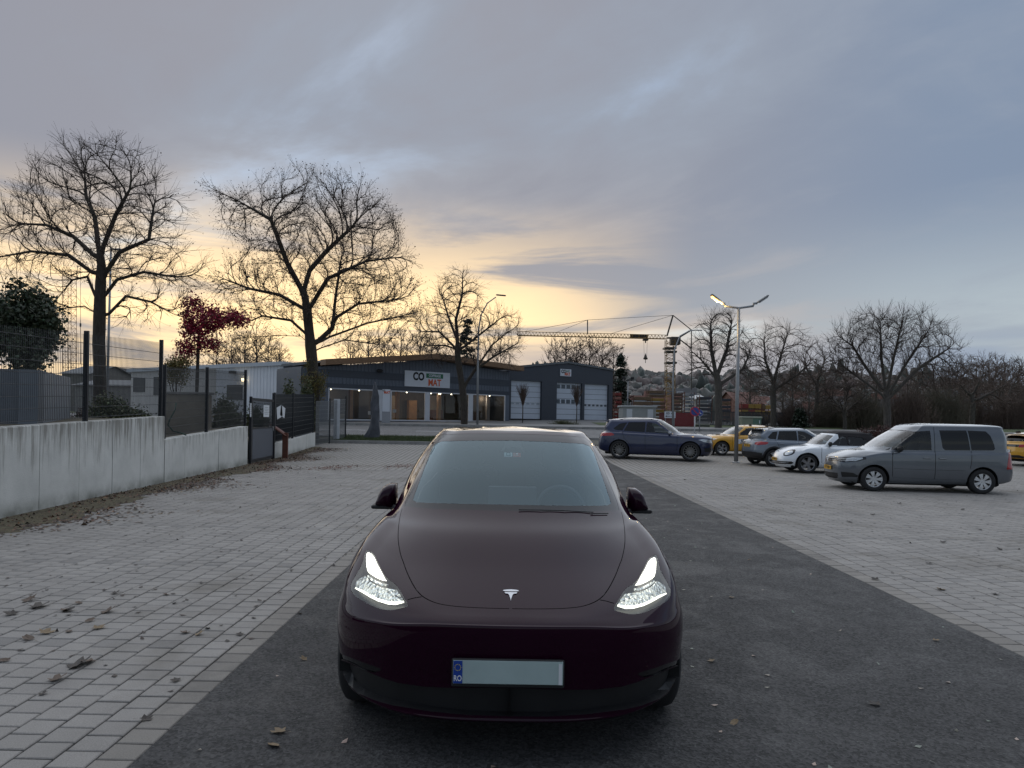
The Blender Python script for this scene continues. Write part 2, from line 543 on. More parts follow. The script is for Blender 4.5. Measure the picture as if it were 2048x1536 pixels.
def build_pavers(lst, parent):
    a = np.array([(p[0], p[1], 0.0) for p in lst])
    px = project(a)
    vis = (px[:, 0] > -40) & (px[:, 0] < 2090) & (px[:, 1] < 1560)
    order = sorted([i for i in range(len(lst)) if vis[i]], key=lambda i: a[i, 0] ** 2 + a[i, 1] ** 2)
    single = set(order[:290])
    g, gf_ = paver_geo(PW, PD)
    rs = np.random.RandomState(3)
    mats1 = {'grey': M_pav1, 'dark': M_pavd1, 'edge': M_pave1}
    matsN = {'grey': M_pav, 'dark': M_pavd, 'edge': M_pave}
    proto = {}
    for k, m_ in mats1.items():
        me = bpy.data.meshes.new('paver'); me.from_pydata([tuple(p) for p in g], [], gf_); me.materials.append(m_); proto[k] = me
    joined = {k: ([], []) for k in matsN}
    for i, (x, y, k) in enumerate(lst):
        dz = rs.uniform(-0.002, 0.002); tx, ty_ = rs.normal(0, 0.004, 2); rz = rs.normal(0, 0.004)
        if i in single:
            o = bpy.data.objects.new('paver', proto[k]); COL.objects.link(o); o.parent = parent
            o.location = (x, y, dz); o.rotation_euler = (tx, ty_, rz)
        else:
            if a[i, 1] > 21.2: continue
            vs, fs = joined[k]
            b = len(vs) * 12
            q = g.copy()
            q[:, 2] += dz + q[:, 1] * tx - q[:, 0] * ty_
            q[:, 0] += x; q[:, 1] += y
            vs.append(q); fs.append(b)
    base = np.array(gf_)
    for k, (vs, fs) in joined.items():
        if not vs: continue
        V = np.concatenate(vs); FF = (base[None] + np.array(fs)[:, None, None]).reshape(-1, 4)
        me = bpy.data.meshes.new('paver_field')
        me.vertices.add(len(V)); me.vertices.foreach_set('co', V.ravel())
        me.loops.add(len(FF) * 4); me.loops.foreach_set('vertex_index', FF.ravel())
        me.polygons.add(len(FF)); me.polygons.foreach_set('loop_start', np.arange(len(FF)) * 4)
        me.materials.append(matsN[k]); me.update(); me.validate()
        o = bpy.data.objects.new('paver_field', me); COL.objects.link(o); o.parent = parent; o['kind'] = 'stuff'

build_pavers(lay(LX0, 34, -1, 1.0, 21.2), PL)
build_pavers(lay(LX1, 70, 1, 1.5, 21.2), PR)

# ---- grass verge, kerbs, street, far footway
M_grassb = mat('turf', (0.055, 0.075, 0.022), 0.95, var=0.4, scale=3)
strip('grass_verge', -9.4, -1.9, 34.3, 37.2, 0.04, M_grassb)
strip('verge_right', 3.9, 60, 35.0, 37.2, 0.03, mat('verge soil', (0.10, 0.095, 0.075), 0.95, var=0.3, scale=1.5))
strip('crossing', LX0 - .05, LX1 + .05, 34.2, 37.3, 0.004, M_asph)
strip('street', -80, 90, 37.3, 48, 0.004, M_road)
strip('street_marking', -13.0, -9.2, 42.6, 42.8, 0.010, mat('road paint', (0.55, 0.55, 0.55), 0.7, var=0.15))
strip('street_marking', -6.0, -2.2, 42.6, 42.8, 0.010, bpy.data.materials['road paint'])
strip('street_marking', 8.5, 12.3, 42.6, 42.8, 0.010, bpy.data.materials['road paint'])
strip('footway', -80, 90, 48.3, 52.5, 0.10, mat('footway', (0.21, 0.205, 0.20), 0.85, var=0.15, scale=2))
strip('forecourt', -40, 30, 52.5, 90, 0.02, mat('forecourt', (0.13, 0.13, 0.13), 0.85, var=0.2, scale=0.6))
strip('verge_far', 7.0, 90, 52.5, 60, 0.05, M_grassb)
strip('garden_bed', -60, -9.65, 4, 36.5, 0.0, M_soil)

M_kerb = mat('kerb concrete', (0.27, 0.265, 0.255), 0.85, var=0.25, scale=4, bump=0.003, bscale=60)
def kerb_row(x0, x1, y, dz, group_name):
    root = empty('kerb', ((x0 + x1) / 2, y, zt(y)))
    tag(root, group_name, 'kerb')
    n = int(abs(x1 - x0) / 1.0)
    m = MB(); m.cbox((0, 0, 0.03), (0.985, 0.13, 0.24), 0.012)
    first = None
    for i in range(n):
        lx = (i + 0.5 - n / 2) * 1.0
        if first is None:
            first = m.build('kerbstone', M_kerb, root); o = first
        else:
            o = bpy.data.objects.new('kerbstone', first.data); COL.objects.link(o); o.parent = root
        o.location = (lx, 0, dz)
kerb_row(-9.4, -1.9, 34.24, 0.0, 'concrete kerb in front of the grass verge with the standing stone')
kerb_row(4.0, 30, 37.24, 0.0, 'concrete kerb along the street behind the parked cars')
kerb_row(-20, 36, 48.15, 0.02, 'concrete kerb along the far footway before the showroom')
# ================================================================== CAR BODIES: control net -> smooth skin -> panels cut along traced outlines
def _cr_weights(n, t, tension=0.5):
    """Catmull-Rom: returns indices (k,4) and weights (k,4) with end reflection handled by padding of 1"""
    t = np.clip(np.asarray(t, float), 0, n - 1 - 1e-9)
    i = np.floor(t).astype(int); u = t - i
    u2, u3 = u * u, u * u * u
    k = tension
    w = np.stack([-k * u3 + 2 * k * u2 - k * u, (2 - k) * u3 + (k - 3) * u2 + 1, (k - 2) * u3 + (3 - 2 * k) * u2 + k * u, k * u3 - k * u2], -1)
    idx = np.stack([i, i + 1, i + 2, i + 3], -1)
    return idx, w

class Skin:
    """net[row][col] = (w, l, h): half body, col 0 = front centre, last col = rear centre"""
    def __init__(self, net, tension=0.5):
        N = np.array(net, float)
        self.nr, self.nc = N.shape[:2]
        # pad columns by mirroring across the centre plane
        left = N[:, 1:2].copy(); left[..., 0] *= -1
        right = N[:, -2:-1].copy(); right[..., 0] *= -1
        N = np.concatenate([left, N, right], 1)
        top = 2 * N[-1:] - N[-2:-1]
        if np.abs(N[-1, :, 0]).max() < 1e-6:
            top = N[-2:-1].copy(); top[..., 0] *= -1
        bot = 2 * N[0:1] - N[1:2]
        self.N = np.concatenate([bot, N, top], 0)
        self.k = tension
    def ev(self, th, s):
        th = np.asarray(th, float); s = np.asarray(s, float)
        ci, cw = _cr_weights(self.nc, th, self.k); ri, rw = _cr_weights(self.nr, s, self.k)
        pts = self.N[ri[..., :, None], ci[..., None, :]]
        return np.einsum('...i,...j,...ijk->...k', rw, cw, pts)
    def nrm(self, th, s):
        e = 0.02
        a = self.ev(np.clip(th + e, 0, self.nc - 1), s) - self.ev(np.clip(th - e, 0, self.nc - 1), s)
        b = self.ev(th, np.clip(s + e, 0, self.nr - 1)) - self.ev(th, np.clip(s - e, 0, self.nr - 1))
        n = np.cross(a, b)
        ln = np.linalg.norm(n, axis=-1, keepdims=True)
        return n / np.maximum(ln, 1e-9)
    def inverse(self, proj, pts, th_rng, s_rng, res=14, tol=None):
        """find (theta, s) whose projection hits pts"""
        ths = np.linspace(*th_rng, int((th_rng[1] - th_rng[0]) * res) + 2)
        ss = np.linspace(*s_rng, int((s_rng[1] - s_rng[0]) * res) + 2)
        TH, SS = np.meshgrid(ths, ss)
        e3 = self.ev(TH.ravel(), SS.ravel()); q = proj(e3)
        out = []
        e = 1e-3
        for p in pts:
            p = np.asarray(p, float)
            d2 = ((q - p) ** 2).sum(1); j = int(np.argmin(d2))
            if tol:
                cand = np.nonzero(d2 < max(tol ** 2, d2[j] * 1.2))[0]
                lm = e3[cand, 1].min(); cand = cand[e3[cand, 1] < lm + 0.12]
                j = int(cand[np.argmin(d2[cand])])
            x = np.array([TH.ravel()[j], SS.ravel()[j]])
            for _ in range(8):
                f0 = proj(self.ev(x[0:1], x[1:2]))[0] - p
                fa = proj(self.ev(x[0:1] + e, x[1:2]))[0] - p
                fb = proj(self.ev(x[0:1], x[1:2] + e))[0] - p
                J = np.stack([(fa - f0) / e, (fb - f0) / e], 1)
                try:
                    dlt = np.linalg.lstsq(J, -f0, rcond=None)[0]
                except Exception:
                    break
                x = x + np.clip(dlt, -0.3, 0.3)
                x[0] = np.clip(x[0], th_rng[0], th_rng[1]); x[1] = np.clip(x[1], s_rng[0], s_rng[1])
            out.append(tuple(x))
        return out

def resample(poly, step, closed=True):
    pts = [np.asarray(p, float) for p in poly]
    if closed: pts = pts + [pts[0]]
    out = []
    for a, b in zip(pts[:-1], pts[1:]):
        n = max(1, int(np.linalg.norm(b - a) / step))
        for i in range(n): out.append(a + (b - a) * i / n)
    if not closed: out.append(pts[-1])
    return out

def smooth_poly(poly, closed=True, it=2):
    """Chaikin corner cutting"""
    pts = [np.asarray(p, float) for p in poly]
    for _ in range(it):
        n = len(pts); out = []
        rng_ = range(n) if closed else range(n - 1)
        if not closed: out.append(pts[0])
        for i in rng_:
            a, b = pts[i], pts[(i + 1) % n]
            out += [a * .75 + b * .25, a * .25 + b * .75]
        if not closed: out.append(pts[-1])
        pts = out
    return pts

def ribbon(line, half):
    """outline of a thin band along an open polyline"""
    L = [np.asarray(p, float) for p in line]
    a = []; b = []
    for i, p in enumerate(L):
        d = L[min(i + 1, len(L) - 1)] - L[max(i - 1, 0)]
        d = d / max(np.linalg.norm(d), 1e-9)
        n = np.array([-d[1], d[0]])
        a.append(p + n * half); b.append(p - n * half)
    return a + b[::-1]

def inside(poly, pts):
    poly = np.asarray(poly, float); x, y = pts[:, 0], pts[:, 1]
    r_ = np.zeros(len(pts), bool)
    n = len(poly); j = n - 1
    for i in range(n):
        xi, yi = poly[i]; xj, yj = poly[j]
        c = ((yi > y) != (yj > y)) & (x < (xj - xi) * (y - yi) / (yj - yi + 1e-30) + xi)
        r_ ^= c; j = i
    return r_

def circle(cx, cy, r_, n=28, a0=0, a1=360):
    return [(cx + r_ * math.cos(R(a0 + (a1 - a0) * i / n)), cy + r_ * math.sin(R(a0 + (a1 - a0) * i / n))) for i in range(n)]

def cut_skin(skin, feats, gth=8, gs=7):
    """feats: list of dict(name, poly in param space). Later feats win. Returns {name: (verts, faces, normals)} of the half body"""
    W, H = skin.nc - 1, skin.nr - 1
    ths = np.linspace(0, W, W * gth + 1); ss = np.linspace(0, H, H * gs + 1)
    TH, SS = np.meshgrid(ths, ss)
    pts = [(float(a), float(b)) for a, b in zip(TH.ravel(), SS.ravel())]
    nth, ns = len(ths), len(ss)
    edges = []
    for i in range(nth - 1):
        edges.append((i, i + 1)); edges.append(((ns - 1) * nth + i, (ns - 1) * nth + i + 1))
    for j in range(ns - 1):
        edges.append((j * nth, (j + 1) * nth)); edges.append((j * nth + nth - 1, (j + 1) * nth + nth - 1))
    for ft in feats:
        b = len(pts)
        pts += [(float(p[0]), float(p[1])) for p in ft['poly']]
        n = len(ft['poly'])
        edges += [(b + i, b + (i + 1) % n) for i in range(n)]
    V, E, FC, *_ = delaunay_2d_cdt([Vector(p) for p in pts], edges, [], 0, 1e-5)
    V = np.array([(v.x, v.y) for v in V]); FC = np.array([tuple(f) for f in FC if len(f) == 3])
    cen = V[FC].mean(1)
    a = V[FC]
    area = np.abs((a[:, 1, 0] - a[:, 0, 0]) * (a[:, 2, 1] - a[:, 0, 1]) - (a[:, 2, 0] - a[:, 0, 0]) * (a[:, 1, 1] - a[:, 0, 1]))
    ok = (cen[:, 0] > 0) & (cen[:, 0] < W) & (cen[:, 1] > 0) & (cen[:, 1] < H) & (area > 1e-9)
    FC = FC[ok]; cen = cen[ok]
    # orient consistently (counter clockwise in param space)
    a = V[FC]
    sg = (a[:, 1, 0] - a[:, 0, 0]) * (a[:, 2, 1] - a[:, 0, 1]) - (a[:, 2, 0] - a[:, 0, 0]) * (a[:, 1, 1] - a[:, 0, 1])
    FC[sg < 0] = FC[sg < 0][:, ::-1]
    lab = np.zeros(len(FC), int)
    for i, ft in enumerate(feats):
        lab[inside(ft['poly'], cen)] = i + 1
    P3 = skin.ev(V[:, 0].clip(0, W), V[:, 1].clip(0, H)); N3 = skin.nrm(V[:, 0].clip(0, W), V[:, 1].clip(0, H))
    onc = (V[:, 0] < 1e-6) | (V[:, 0] > W - 1e-6)
    N3[onc, 0] = 0; N3 /= np.maximum(np.linalg.norm(N3, axis=1, keepdims=True), 1e-9)
    res = {}
    for i in range(len(feats) + 1):
        fc = FC[lab == i]
        if not len(fc): continue
        used, inv = np.unique(fc, return_inverse=True)
        nm = 'body' if i == 0 else feats[i - 1]['name']
        v, n, f = P3[used], N3[used], inv.reshape(-1, 3)
        if nm in res:
            v0, f0, n0 = res[nm]
            res[nm] = (np.concatenate([v0, v]), np.concatenate([f0, f + len(v0)]), np.concatenate([n0, n]))
        else:
            res[nm] = (v, f, n)
    return res

def both(v, f, n):
    m = np.array([-1, 1, 1])
    return np.concatenate([v, v * m]), np.concatenate([f, f[:, ::-1] + len(v)]), np.concatenate([n, n * m])

def rim_walls(v, f, n, depth):
    """recess: floor pushed inwards plus side walls along the open border"""
    from collections import Counter
    ed = Counter()
    dirn = {}
    for t in f:
        for a, b in ((t[0], t[1]), (t[1], t[2]), (t[2], t[0])):
            ed[(min(a, b), max(a, b))] += 1; dirn[(min(a, b), max(a, b))] = (a, b)
    v2 = v - n * depth
    V = np.concatenate([v, v2]); k = len(v)
    FF = [(dirn[e][1], dirn[e][0], dirn[e][0] + k, dirn[e][1] + k) for e, c in ed.items() if c == 1]
    return v2, f, n, V, FF

M_tyre = mat('tyre rubber', (0.018, 0.018, 0.019), 0.82, var=0.2, scale=8)
M_black = mat('black plastic', (0.012, 0.012, 0.013), 0.55, var=0.15, scale=10)
M_gap = mat('panel gap', (0.004, 0.004, 0.004), 0.9, var=0)
M_piano = mat('gloss black', (0.006, 0.006, 0.007), 0.12, var=0, coat=0.5)
M_well = mat('wheel well', (0.008, 0.008, 0.008), 0.95, var=0)
M_chrome = mat('chrome', (0.62, 0.63, 0.64), 0.14, 1.0, var=0.05)
M_alloy = mat('alloy silver', (0.48, 0.49, 0.50), 0.28, 0.9, var=0.06)
M_alloyd = mat('alloy dark', (0.10, 0.10, 0.11), 0.3, 0.8, var=0.1)
M_brake = mat('brake disc', (0.16, 0.15, 0.14), 0.4, 0.8, var=0.2)
M_seat = mat('seat cloth', (0.03, 0.03, 0.032), 0.9, var=0.2)
M_red = mat('tail lamp red', (0.35, 0.01, 0.012), 0.12, var=0.1, coat=1.0)
M_lampg = mat('lamp reflector', (0.55, 0.57, 0.58), 0.22, 0.7, var=0.3, scale=40)
M_plateY = mat('yellow number plate', (0.55, 0.30, 0.02), 0.45, var=0.05)
M_ink = mat('ink black', (0.01, 0.01, 0.01), 0.6, var=0)
M_white = mat('white plastic', (0.72, 0.73, 0.74), 0.5, var=0.05)
G_side = glass('side glass', (0.45, 0.49, 0.50), refl=1.1)
G_dark = glass('privacy glass', (0.02, 0.022, 0.025), refl=1.0)
G_screen = glass('windscreen glass', (0.42, 0.47, 0.48))

def paint(name, col, rough=0.35, metal=0.0, flake=0.0, coat=1.0, dirt=0.0, spec=0.5, cior=1.5):
    mt, t, b = principled(name)
    tc = t.n('ShaderNodeTexCoord').outputs['Object']
    n1 = t.noise(tc, 1.6, 4, 0.6)
    f = t.mapr(n1, 0.3, 0.7, 0.92, 1.08)
    c = t.mix(1.0, (*col, 1), t.comb(f, f, f), 'MULTIPLY')
    if flake:
        fl = t.mapr(t.noise(tc, 900, 2, 0.5), 0.45, 0.75, 1 - flake, 1 + flake * 2)
        c = t.mix(1.0, c, t.comb(fl, fl, fl), 'MULTIPLY')
    if dirt:
        z = t.sep(tc)[2]
        dm = t.m('MULTIPLY', t.mapr(t.m('ADD', z, t.m('MULTIPLY', n1, 0.3)), 0.85, 0.30, 0, 1, True), dirt)
        c = t.mix(dm, c, (0.09, 0.085, 0.075))
    t.l(c, b.inputs['Base Color'])
    b.inputs['Roughness'].default_value = rough
    b.inputs['Metallic'].default_value = metal
    b.inputs['Specular IOR Level'].default_value = spec
    b.inputs['Coat Weight'].default_value = coat
    b.inputs['Coat IOR'].default_value = cior
    dr = t.mapr(t.noise(tc, 5.0, 5, 0.7), 0.35, 0.75, 0.01, 0.04)
    t.l(dr, b.inputs['Coat Roughness'])
    return mt

def wheel(parent, loc, rad, width, rimr, style, side, m_rim=None, m_face=None):
    """wheel > tyre, rim.  side = +1 outer face towards +x"""
    m_rim = m_rim or M_alloy
    hub = MB()
    hub.lathe([(0.0, -0.03), (rimr * 0.62, -0.03), (rimr * 0.62, -0.01), (0.0, -0.01)], 24, axis='X')
    wo_ = hub.build('wheel', M_brake, parent, loc=loc)
    wo_.scale = (side, 1, 1)
    h = width / 2
    t = MB()
    t.lathe([(rimr * 0.98, -h * .92), (rimr * 1.03, -h), (rad * 0.90, -h * 1.02), (rad * 0.975, -h * 0.86), (rad, -h * 0.6), (rad, h * 0.6), (rad * 0.975, h * 0.86), (rad * 0.90, h * 1.02), (rimr * 1.03, h), (rimr * 0.98, h * 0.92)], 40, axis='X')
    to = t.build('tyre', M_tyre, wo_, True)
    r_ = MB()
    r_.lathe([(rimr * 0.99, -h * .9), (rimr * 0.93, -h * 0.8), (rimr * 0.90, 0), (rimr * 0.93, h * .82), (rimr * 1.01, h * .93), (rimr * 1.02, h * 0.80)], 40, axis='X')
    r_.lathe([(rimr * 0.19, h * 0.45), (rimr * 0.19, h * 0.78), (rimr * 0.15, h * 0.84), (0.0, h * 0.84)], 20, axis='X')
    n, wi, wo2, tw, pair = {'multi14': (14, .030, .016, 0, False), 'five': (5, .075, .115, 0, False), 'twin5': (5, .03, .045, 0.16, True), 'hubcap': (7, .034, .05, .12, True), 'turbine': (9, .05, .07, .1, False), 'ten': (10, .04, .035, 0, False)}[style]
    for k in range(n):
        for sg in ((-1, 1) if pair else (0,)):
            a0 = 2 * math.pi * k / n + sg * 0.10; a1 = 2 * math.pi * k / n + sg * tw * (1.25 if pair else 0) + (tw if not pair else 0)
            q = []
            for rr, aa, ww, xx in ((rimr * 0.16, a0, wi, h * 0.80), (rimr * 0.60, (a0 + a1) / 2, (wi + wo2) / 2, h * 0.86), (rimr * 0.97, a1, wo2, h * 0.84)):
                ca, sa = math.cos(aa), math.sin(aa)
                for e in (-1, 1):
                    q.append((xx, rr * ca - e * ww / 2 * sa, rr * sa + e * ww / 2 * ca))
                for e in (-1, 1):
                    q.append((xx - 0.03, rr * ca - e * ww / 2 * sa, rr * sa + e * ww / 2 * ca))
            f = []
            for s_ in (0, 4):
                f += [(s_, s_ + 1, s_ + 5, s_ + 4), (s_ + 1, s_ + 3, s_ + 7, s_ + 5), (s_, s_ + 4, s_ + 6, s_ + 2)]
            r_.add(q, f)
    ro = r_.build('rim', m_rim, wo_, False)
    fix_normals(ro); fix_normals(to)
    return wo_

def simple_seats(root, l_list, L, wid=0.5, zb=0.35, h=0.85, off=0.38, m_=None):
    for l in l_list:
        for sx in (-1, 1):
            m = MB()
            m.cbox((sx * off, l - L / 2, zb + 0.12), (wid, 0.52, 0.2), 0.06)
            Mx = Matrix.Rotation(R(-14), 3, 'X')
            m.cbox((sx * off, l - L / 2 + 0.30, zb + 0.5), (wid * .95, 0.16, 0.66), 0.06, M=Mx)
            m.cbox((sx * off, l - L / 2 + 0.40, zb + 0.94), (wid * .5, 0.11, 0.2), 0.04, M=Mx)
            m.build('seat', m_ or M_seat, root, True)

def wheel_wells(root, L, l_list, zc, r_, w0, w1):
    for l in l_list:
        for sx in (-1, 1):
            m = MB(); n = 16; v = []; f = []
            for i in range(n + 1):
                a = R(-8) + R(196) * i / n
                y, z = l - L / 2 + r_ * math.cos(a), zc + r_ * math.sin(a)
                v += [(sx * w0, y, z), (sx * w1, y, z)]
            for i in range(n): f.append((2 * i, 2 * i + 1, 2 * i + 3, 2 * i + 2))
            v.append((sx * w0, l - L / 2, zc)); c = len(v) - 1
            for i in range(n): f.append((c, 2 * i, 2 * i + 2))
            m.add(v, f).build('wheel_well', M_well, root)

def front_proj(q): return q[:, [0, 2]]
def side_proj(q): return q[:, [1, 2]]
def top_proj(q): return q[:, [0, 1]]
# ================================================================== the dark red electric car facing the camera
def patch(skin, poly, grid=0.06):
    """a piece of the skin inside a param-space outline"""
    p = np.array(poly, float)
    lo, hi = p.min(0), p.max(0)
    gx_ = np.arange(lo[0], hi[0], grid); gy_ = np.arange(lo[1], hi[1], grid)
    G = np.stack(np.meshgrid(gx_, gy_), -1).reshape(-1, 2)
    if len(G): G = G[inside(p, G)]
    pts = [Vector((float(a), float(b))) for a, b in p] + [Vector((float(a), float(b))) for a, b in G]
    n = len(p)
    V, E, FC, *_ = delaunay_2d_cdt(pts, [(i, (i + 1) % n) for i in range(n)], [], 0, 1e-6)
    V = np.array([(v.x, v.y) for v in V]); FC = np.array([tuple(f) for f in FC if len(f) == 3])
    FC = FC[inside(p, V[FC].mean(1))]
    a = V[FC]
    sg = (a[:, 1, 0] - a[:, 0, 0]) * (a[:, 2, 1] - a[:, 0, 1]) - (a[:, 2, 0] - a[:, 0, 0]) * (a[:, 1, 1] - a[:, 0, 1])
    FC[sg < 0] = FC[sg < 0][:, ::-1]
    W, H = skin.nc - 1, skin.nr - 1
    return skin.ev(V[:, 0].clip(0, W), V[:, 1].clip(0, H)), FC, skin.nrm(V[:, 0].clip(0, W), V[:, 1].clip(0, H))

def skin_part(name, vfn, mt, root, L, off=0.0, pair=False, sides=(1, -1), single=False):
    """place a half-body piece (and its mirror) as part(s); off = along the normal"""
    v, f, n = vfn
    v = v + n * off
    m = np.array([-1, 1, 1]); sh = np.array([0, L / 2, 0])
    out = []
    if pair:
        for s_ in sides:
            out.append(mesh_obj(name, (v if s_ > 0 else v * m) - sh, f if s_ > 0 else f[:, ::-1], mt, root, normals=n if s_ > 0 else n * m))
    else:
        V, F_, N_ = both(v, f, n)
        out.append(mesh_obj(name, V - sh, F_, mt, root, normals=N_))
    return out

def walls_part(name, vfn, depth, mt, root, L):
    v, f, n = vfn
    v2, f2, n2, V, FF = rim_walls(v, f, n, depth)
    m = np.array([-1, 1, 1]); sh = np.array([0, L / 2, 0])
    k = len(V)
    mesh_obj(name, np.concatenate([V, V * m]) - sh, FF + [tuple(i + k for i in q[::-1]) for q in FF], mt, root)

HERO_X, HERO_Y, HL = 0.01, 3.24, 4.75
def _rows():
    c = {}
    # (w, l, h) for columns 0..11, one list per row
    R0 = [(0, .16, .17), (.33, .18, .17), (.60, .27, .17), (.78, .46, .18), (.87, .87, .19), (.89, 1.55, .20), (.89, 2.35, .20), (.89, 3.1, .20), (.88, 3.76, .21), (.80, 4.40, .25), (.45, 4.62, .26), (0, 4.66, .26)]
    R1 = [(0, .050, .225), (.34, .070, .225), (.62, .165, .232), (.86, .42, .25), (.915, .87, .26), (.925, 1.55, .27), (.925, 2.35, .27), (.925, 3.1, .27), (.92, 3.76, .28), (.84, 4.45, .32), (.47, 4.67, .33), (0, 4.71, .33)]
    R2 = [(0, .045, .26), (.345, .062, .262), (.63, .155, .27), (.885, .41, .29), (.965, .87, .31), (.945, 1.55, .33), (.945, 2.35, .33), (.945, 3.1, .33), (.945, 3.76, .34), (.86, 4.47, .38), (.48, 4.69, .40), (0, 4.73, .40)]
    R3 = [(0, .020, .42), (.35, .040, .42), (.645, .135, .43), (.908, .41, .44), (.982, .87, .46), (.952, 1.55, .46), (.95, 2.35, .46), (.952, 3.1, .46), (.962, 3.76, .47), (.88, 4.49, .50), (.49, 4.71, .52), (0, 4.75, .52)]
    R4 = [(0, -.002, .57), (.35, .021, .57), (.65, .120, .565), (.918, .405, .55), (.985, .87, .57), (.955, 1.55, .57), (.952, 2.35, .57), (.955, 3.1, .57), (.968, 3.76, .58), (.885, 4.50, .62), (.49, 4.71, .64), (0, 4.75, .64)]
    R5 = [(0, -.002, .688), (.35, .020, .684), (.65, .121, .662), (.915, .41, .63), (.98, .87, .67), (.955, 1.55, .68), (.952, 2.35, .68), (.955, 3.1, .68), (.968, 3.76, .69), (.885, 4.50, .73), (.49, 4.70, .75), (0, 4.74, .75)]
    R6 = [(0, .012, .707), (.35, .034, .704), (.642, .135, .683), (.90, .42, .69), (.955, .86, .76), (.952, 1.55, .80), (.95, 2.35, .80), (.952, 3.1, .80), (.962, 3.76, .80), (.875, 4.49, .82), (.48, 4.68, .83), (0, 4.72, .83)]
    R7 = [(0, .046, .726), (.35, .072, .724), (.62, .180, .722), (.872, .455, .765), (.945, .85, .845), (.940, 1.55, .89), (.94, 2.35, .89), (.945, 3.1, .89), (.95, 3.76, .89), (.86, 4.46, .89), (.48, 4.66, .89), (0, 4.70, .89)]
    R8 = [(0, .125, .757), (.33, .155, .757), (.58, .265, .775), (.800, .54, .850), (.905, .87, .912), (.925, 1.57, .945), (.928, 2.36, .945), (.932, 3.1, .95), (.93, 3.75, .955), (.84, 4.42, .935), (.47, 4.63, .93), (0, 4.68, .93)]
    R11 = [(0, 1.00, 1.102), (.27, 1.035, 1.098), (.50, 1.14, 1.088), (.69, 1.31, 1.072), (.79, 1.47, 1.058), (.855, 1.78, 1.035), (.87, 2.45, 1.04), (.86, 3.15, 1.06), (.82, 3.8, 1.08), (.71, 4.38, 1.07), (.39, 4.54, 1.08), (0, 4.60, 1.085)]
    R9 = []; R10 = []
    hoodz = {0: (.875, 1.005), 1: (.872, 1.003), 2: (.875, .995), 3: (.925, .995)}
    for i in range(12):
        a = np.array(R8[i]); b = np.array(R11[i])
        p9, p10 = a * .66 + b * .34, a * .32 + b * .68
        if i in hoodz: p9[2], p10[2] = hoodz[i]
        if i == 4: p9 = np.array((.880, 1.07, .968)); p10 = np.array((.840, 1.28, 1.018))
        R9.append(tuple(p9)); R10.append(tuple(p10))
    R12 = [(0, 1.55, 1.342), (.28, 1.575, 1.338), (.49, 1.66, 1.325), (.635, 1.79, 1.306), (.712, 1.94, 1.298), (.782, 2.14, 1.29), (.80, 2.55, 1.30), (.77, 3.15, 1.30), (.73, 3.7, 1.285), (.62, 4.14, 1.24), (.35, 4.28, 1.255), (0, 4.32, 1.26)]
    R13 = [(0, 2.12, 1.556), (.27, 2.14, 1.553), (.44, 2.19, 1.545), (.54, 2.27, 1.533), (.605, 2.37, 1.526), (.645, 2.53, 1.530), (.665, 2.85, 1.537), (.65, 3.2, 1.527), (.58, 3.55, 1.48), (.49, 3.86, 1.435), (.29, 3.96, 1.445), (0, 3.99, 1.45)]
    R14 = [(0, 2.34, 1.600), (.2, 2.35, 1.599), (.33, 2.38, 1.596), (.41, 2.44, 1.593), (.47, 2.52, 1.594), (.51, 2.65, 1.598), (.53, 2.9, 1.601), (.52, 3.15, 1.594), (.47, 3.4, 1.57), (.36, 3.62, 1.535), (.19, 3.70, 1.525), (0, 3.72, 1.525)]
    R15 = [(0, 2.62, 1.622)] + [(0, 2.62 + .07 * i, 1.622 - .0006 * i * i) for i in range(1, 12)]
    return [R0, R1, R2, R3, R4, R5, R6, R7, R8, R9, R10, R11, R12, R13, R14, R15]

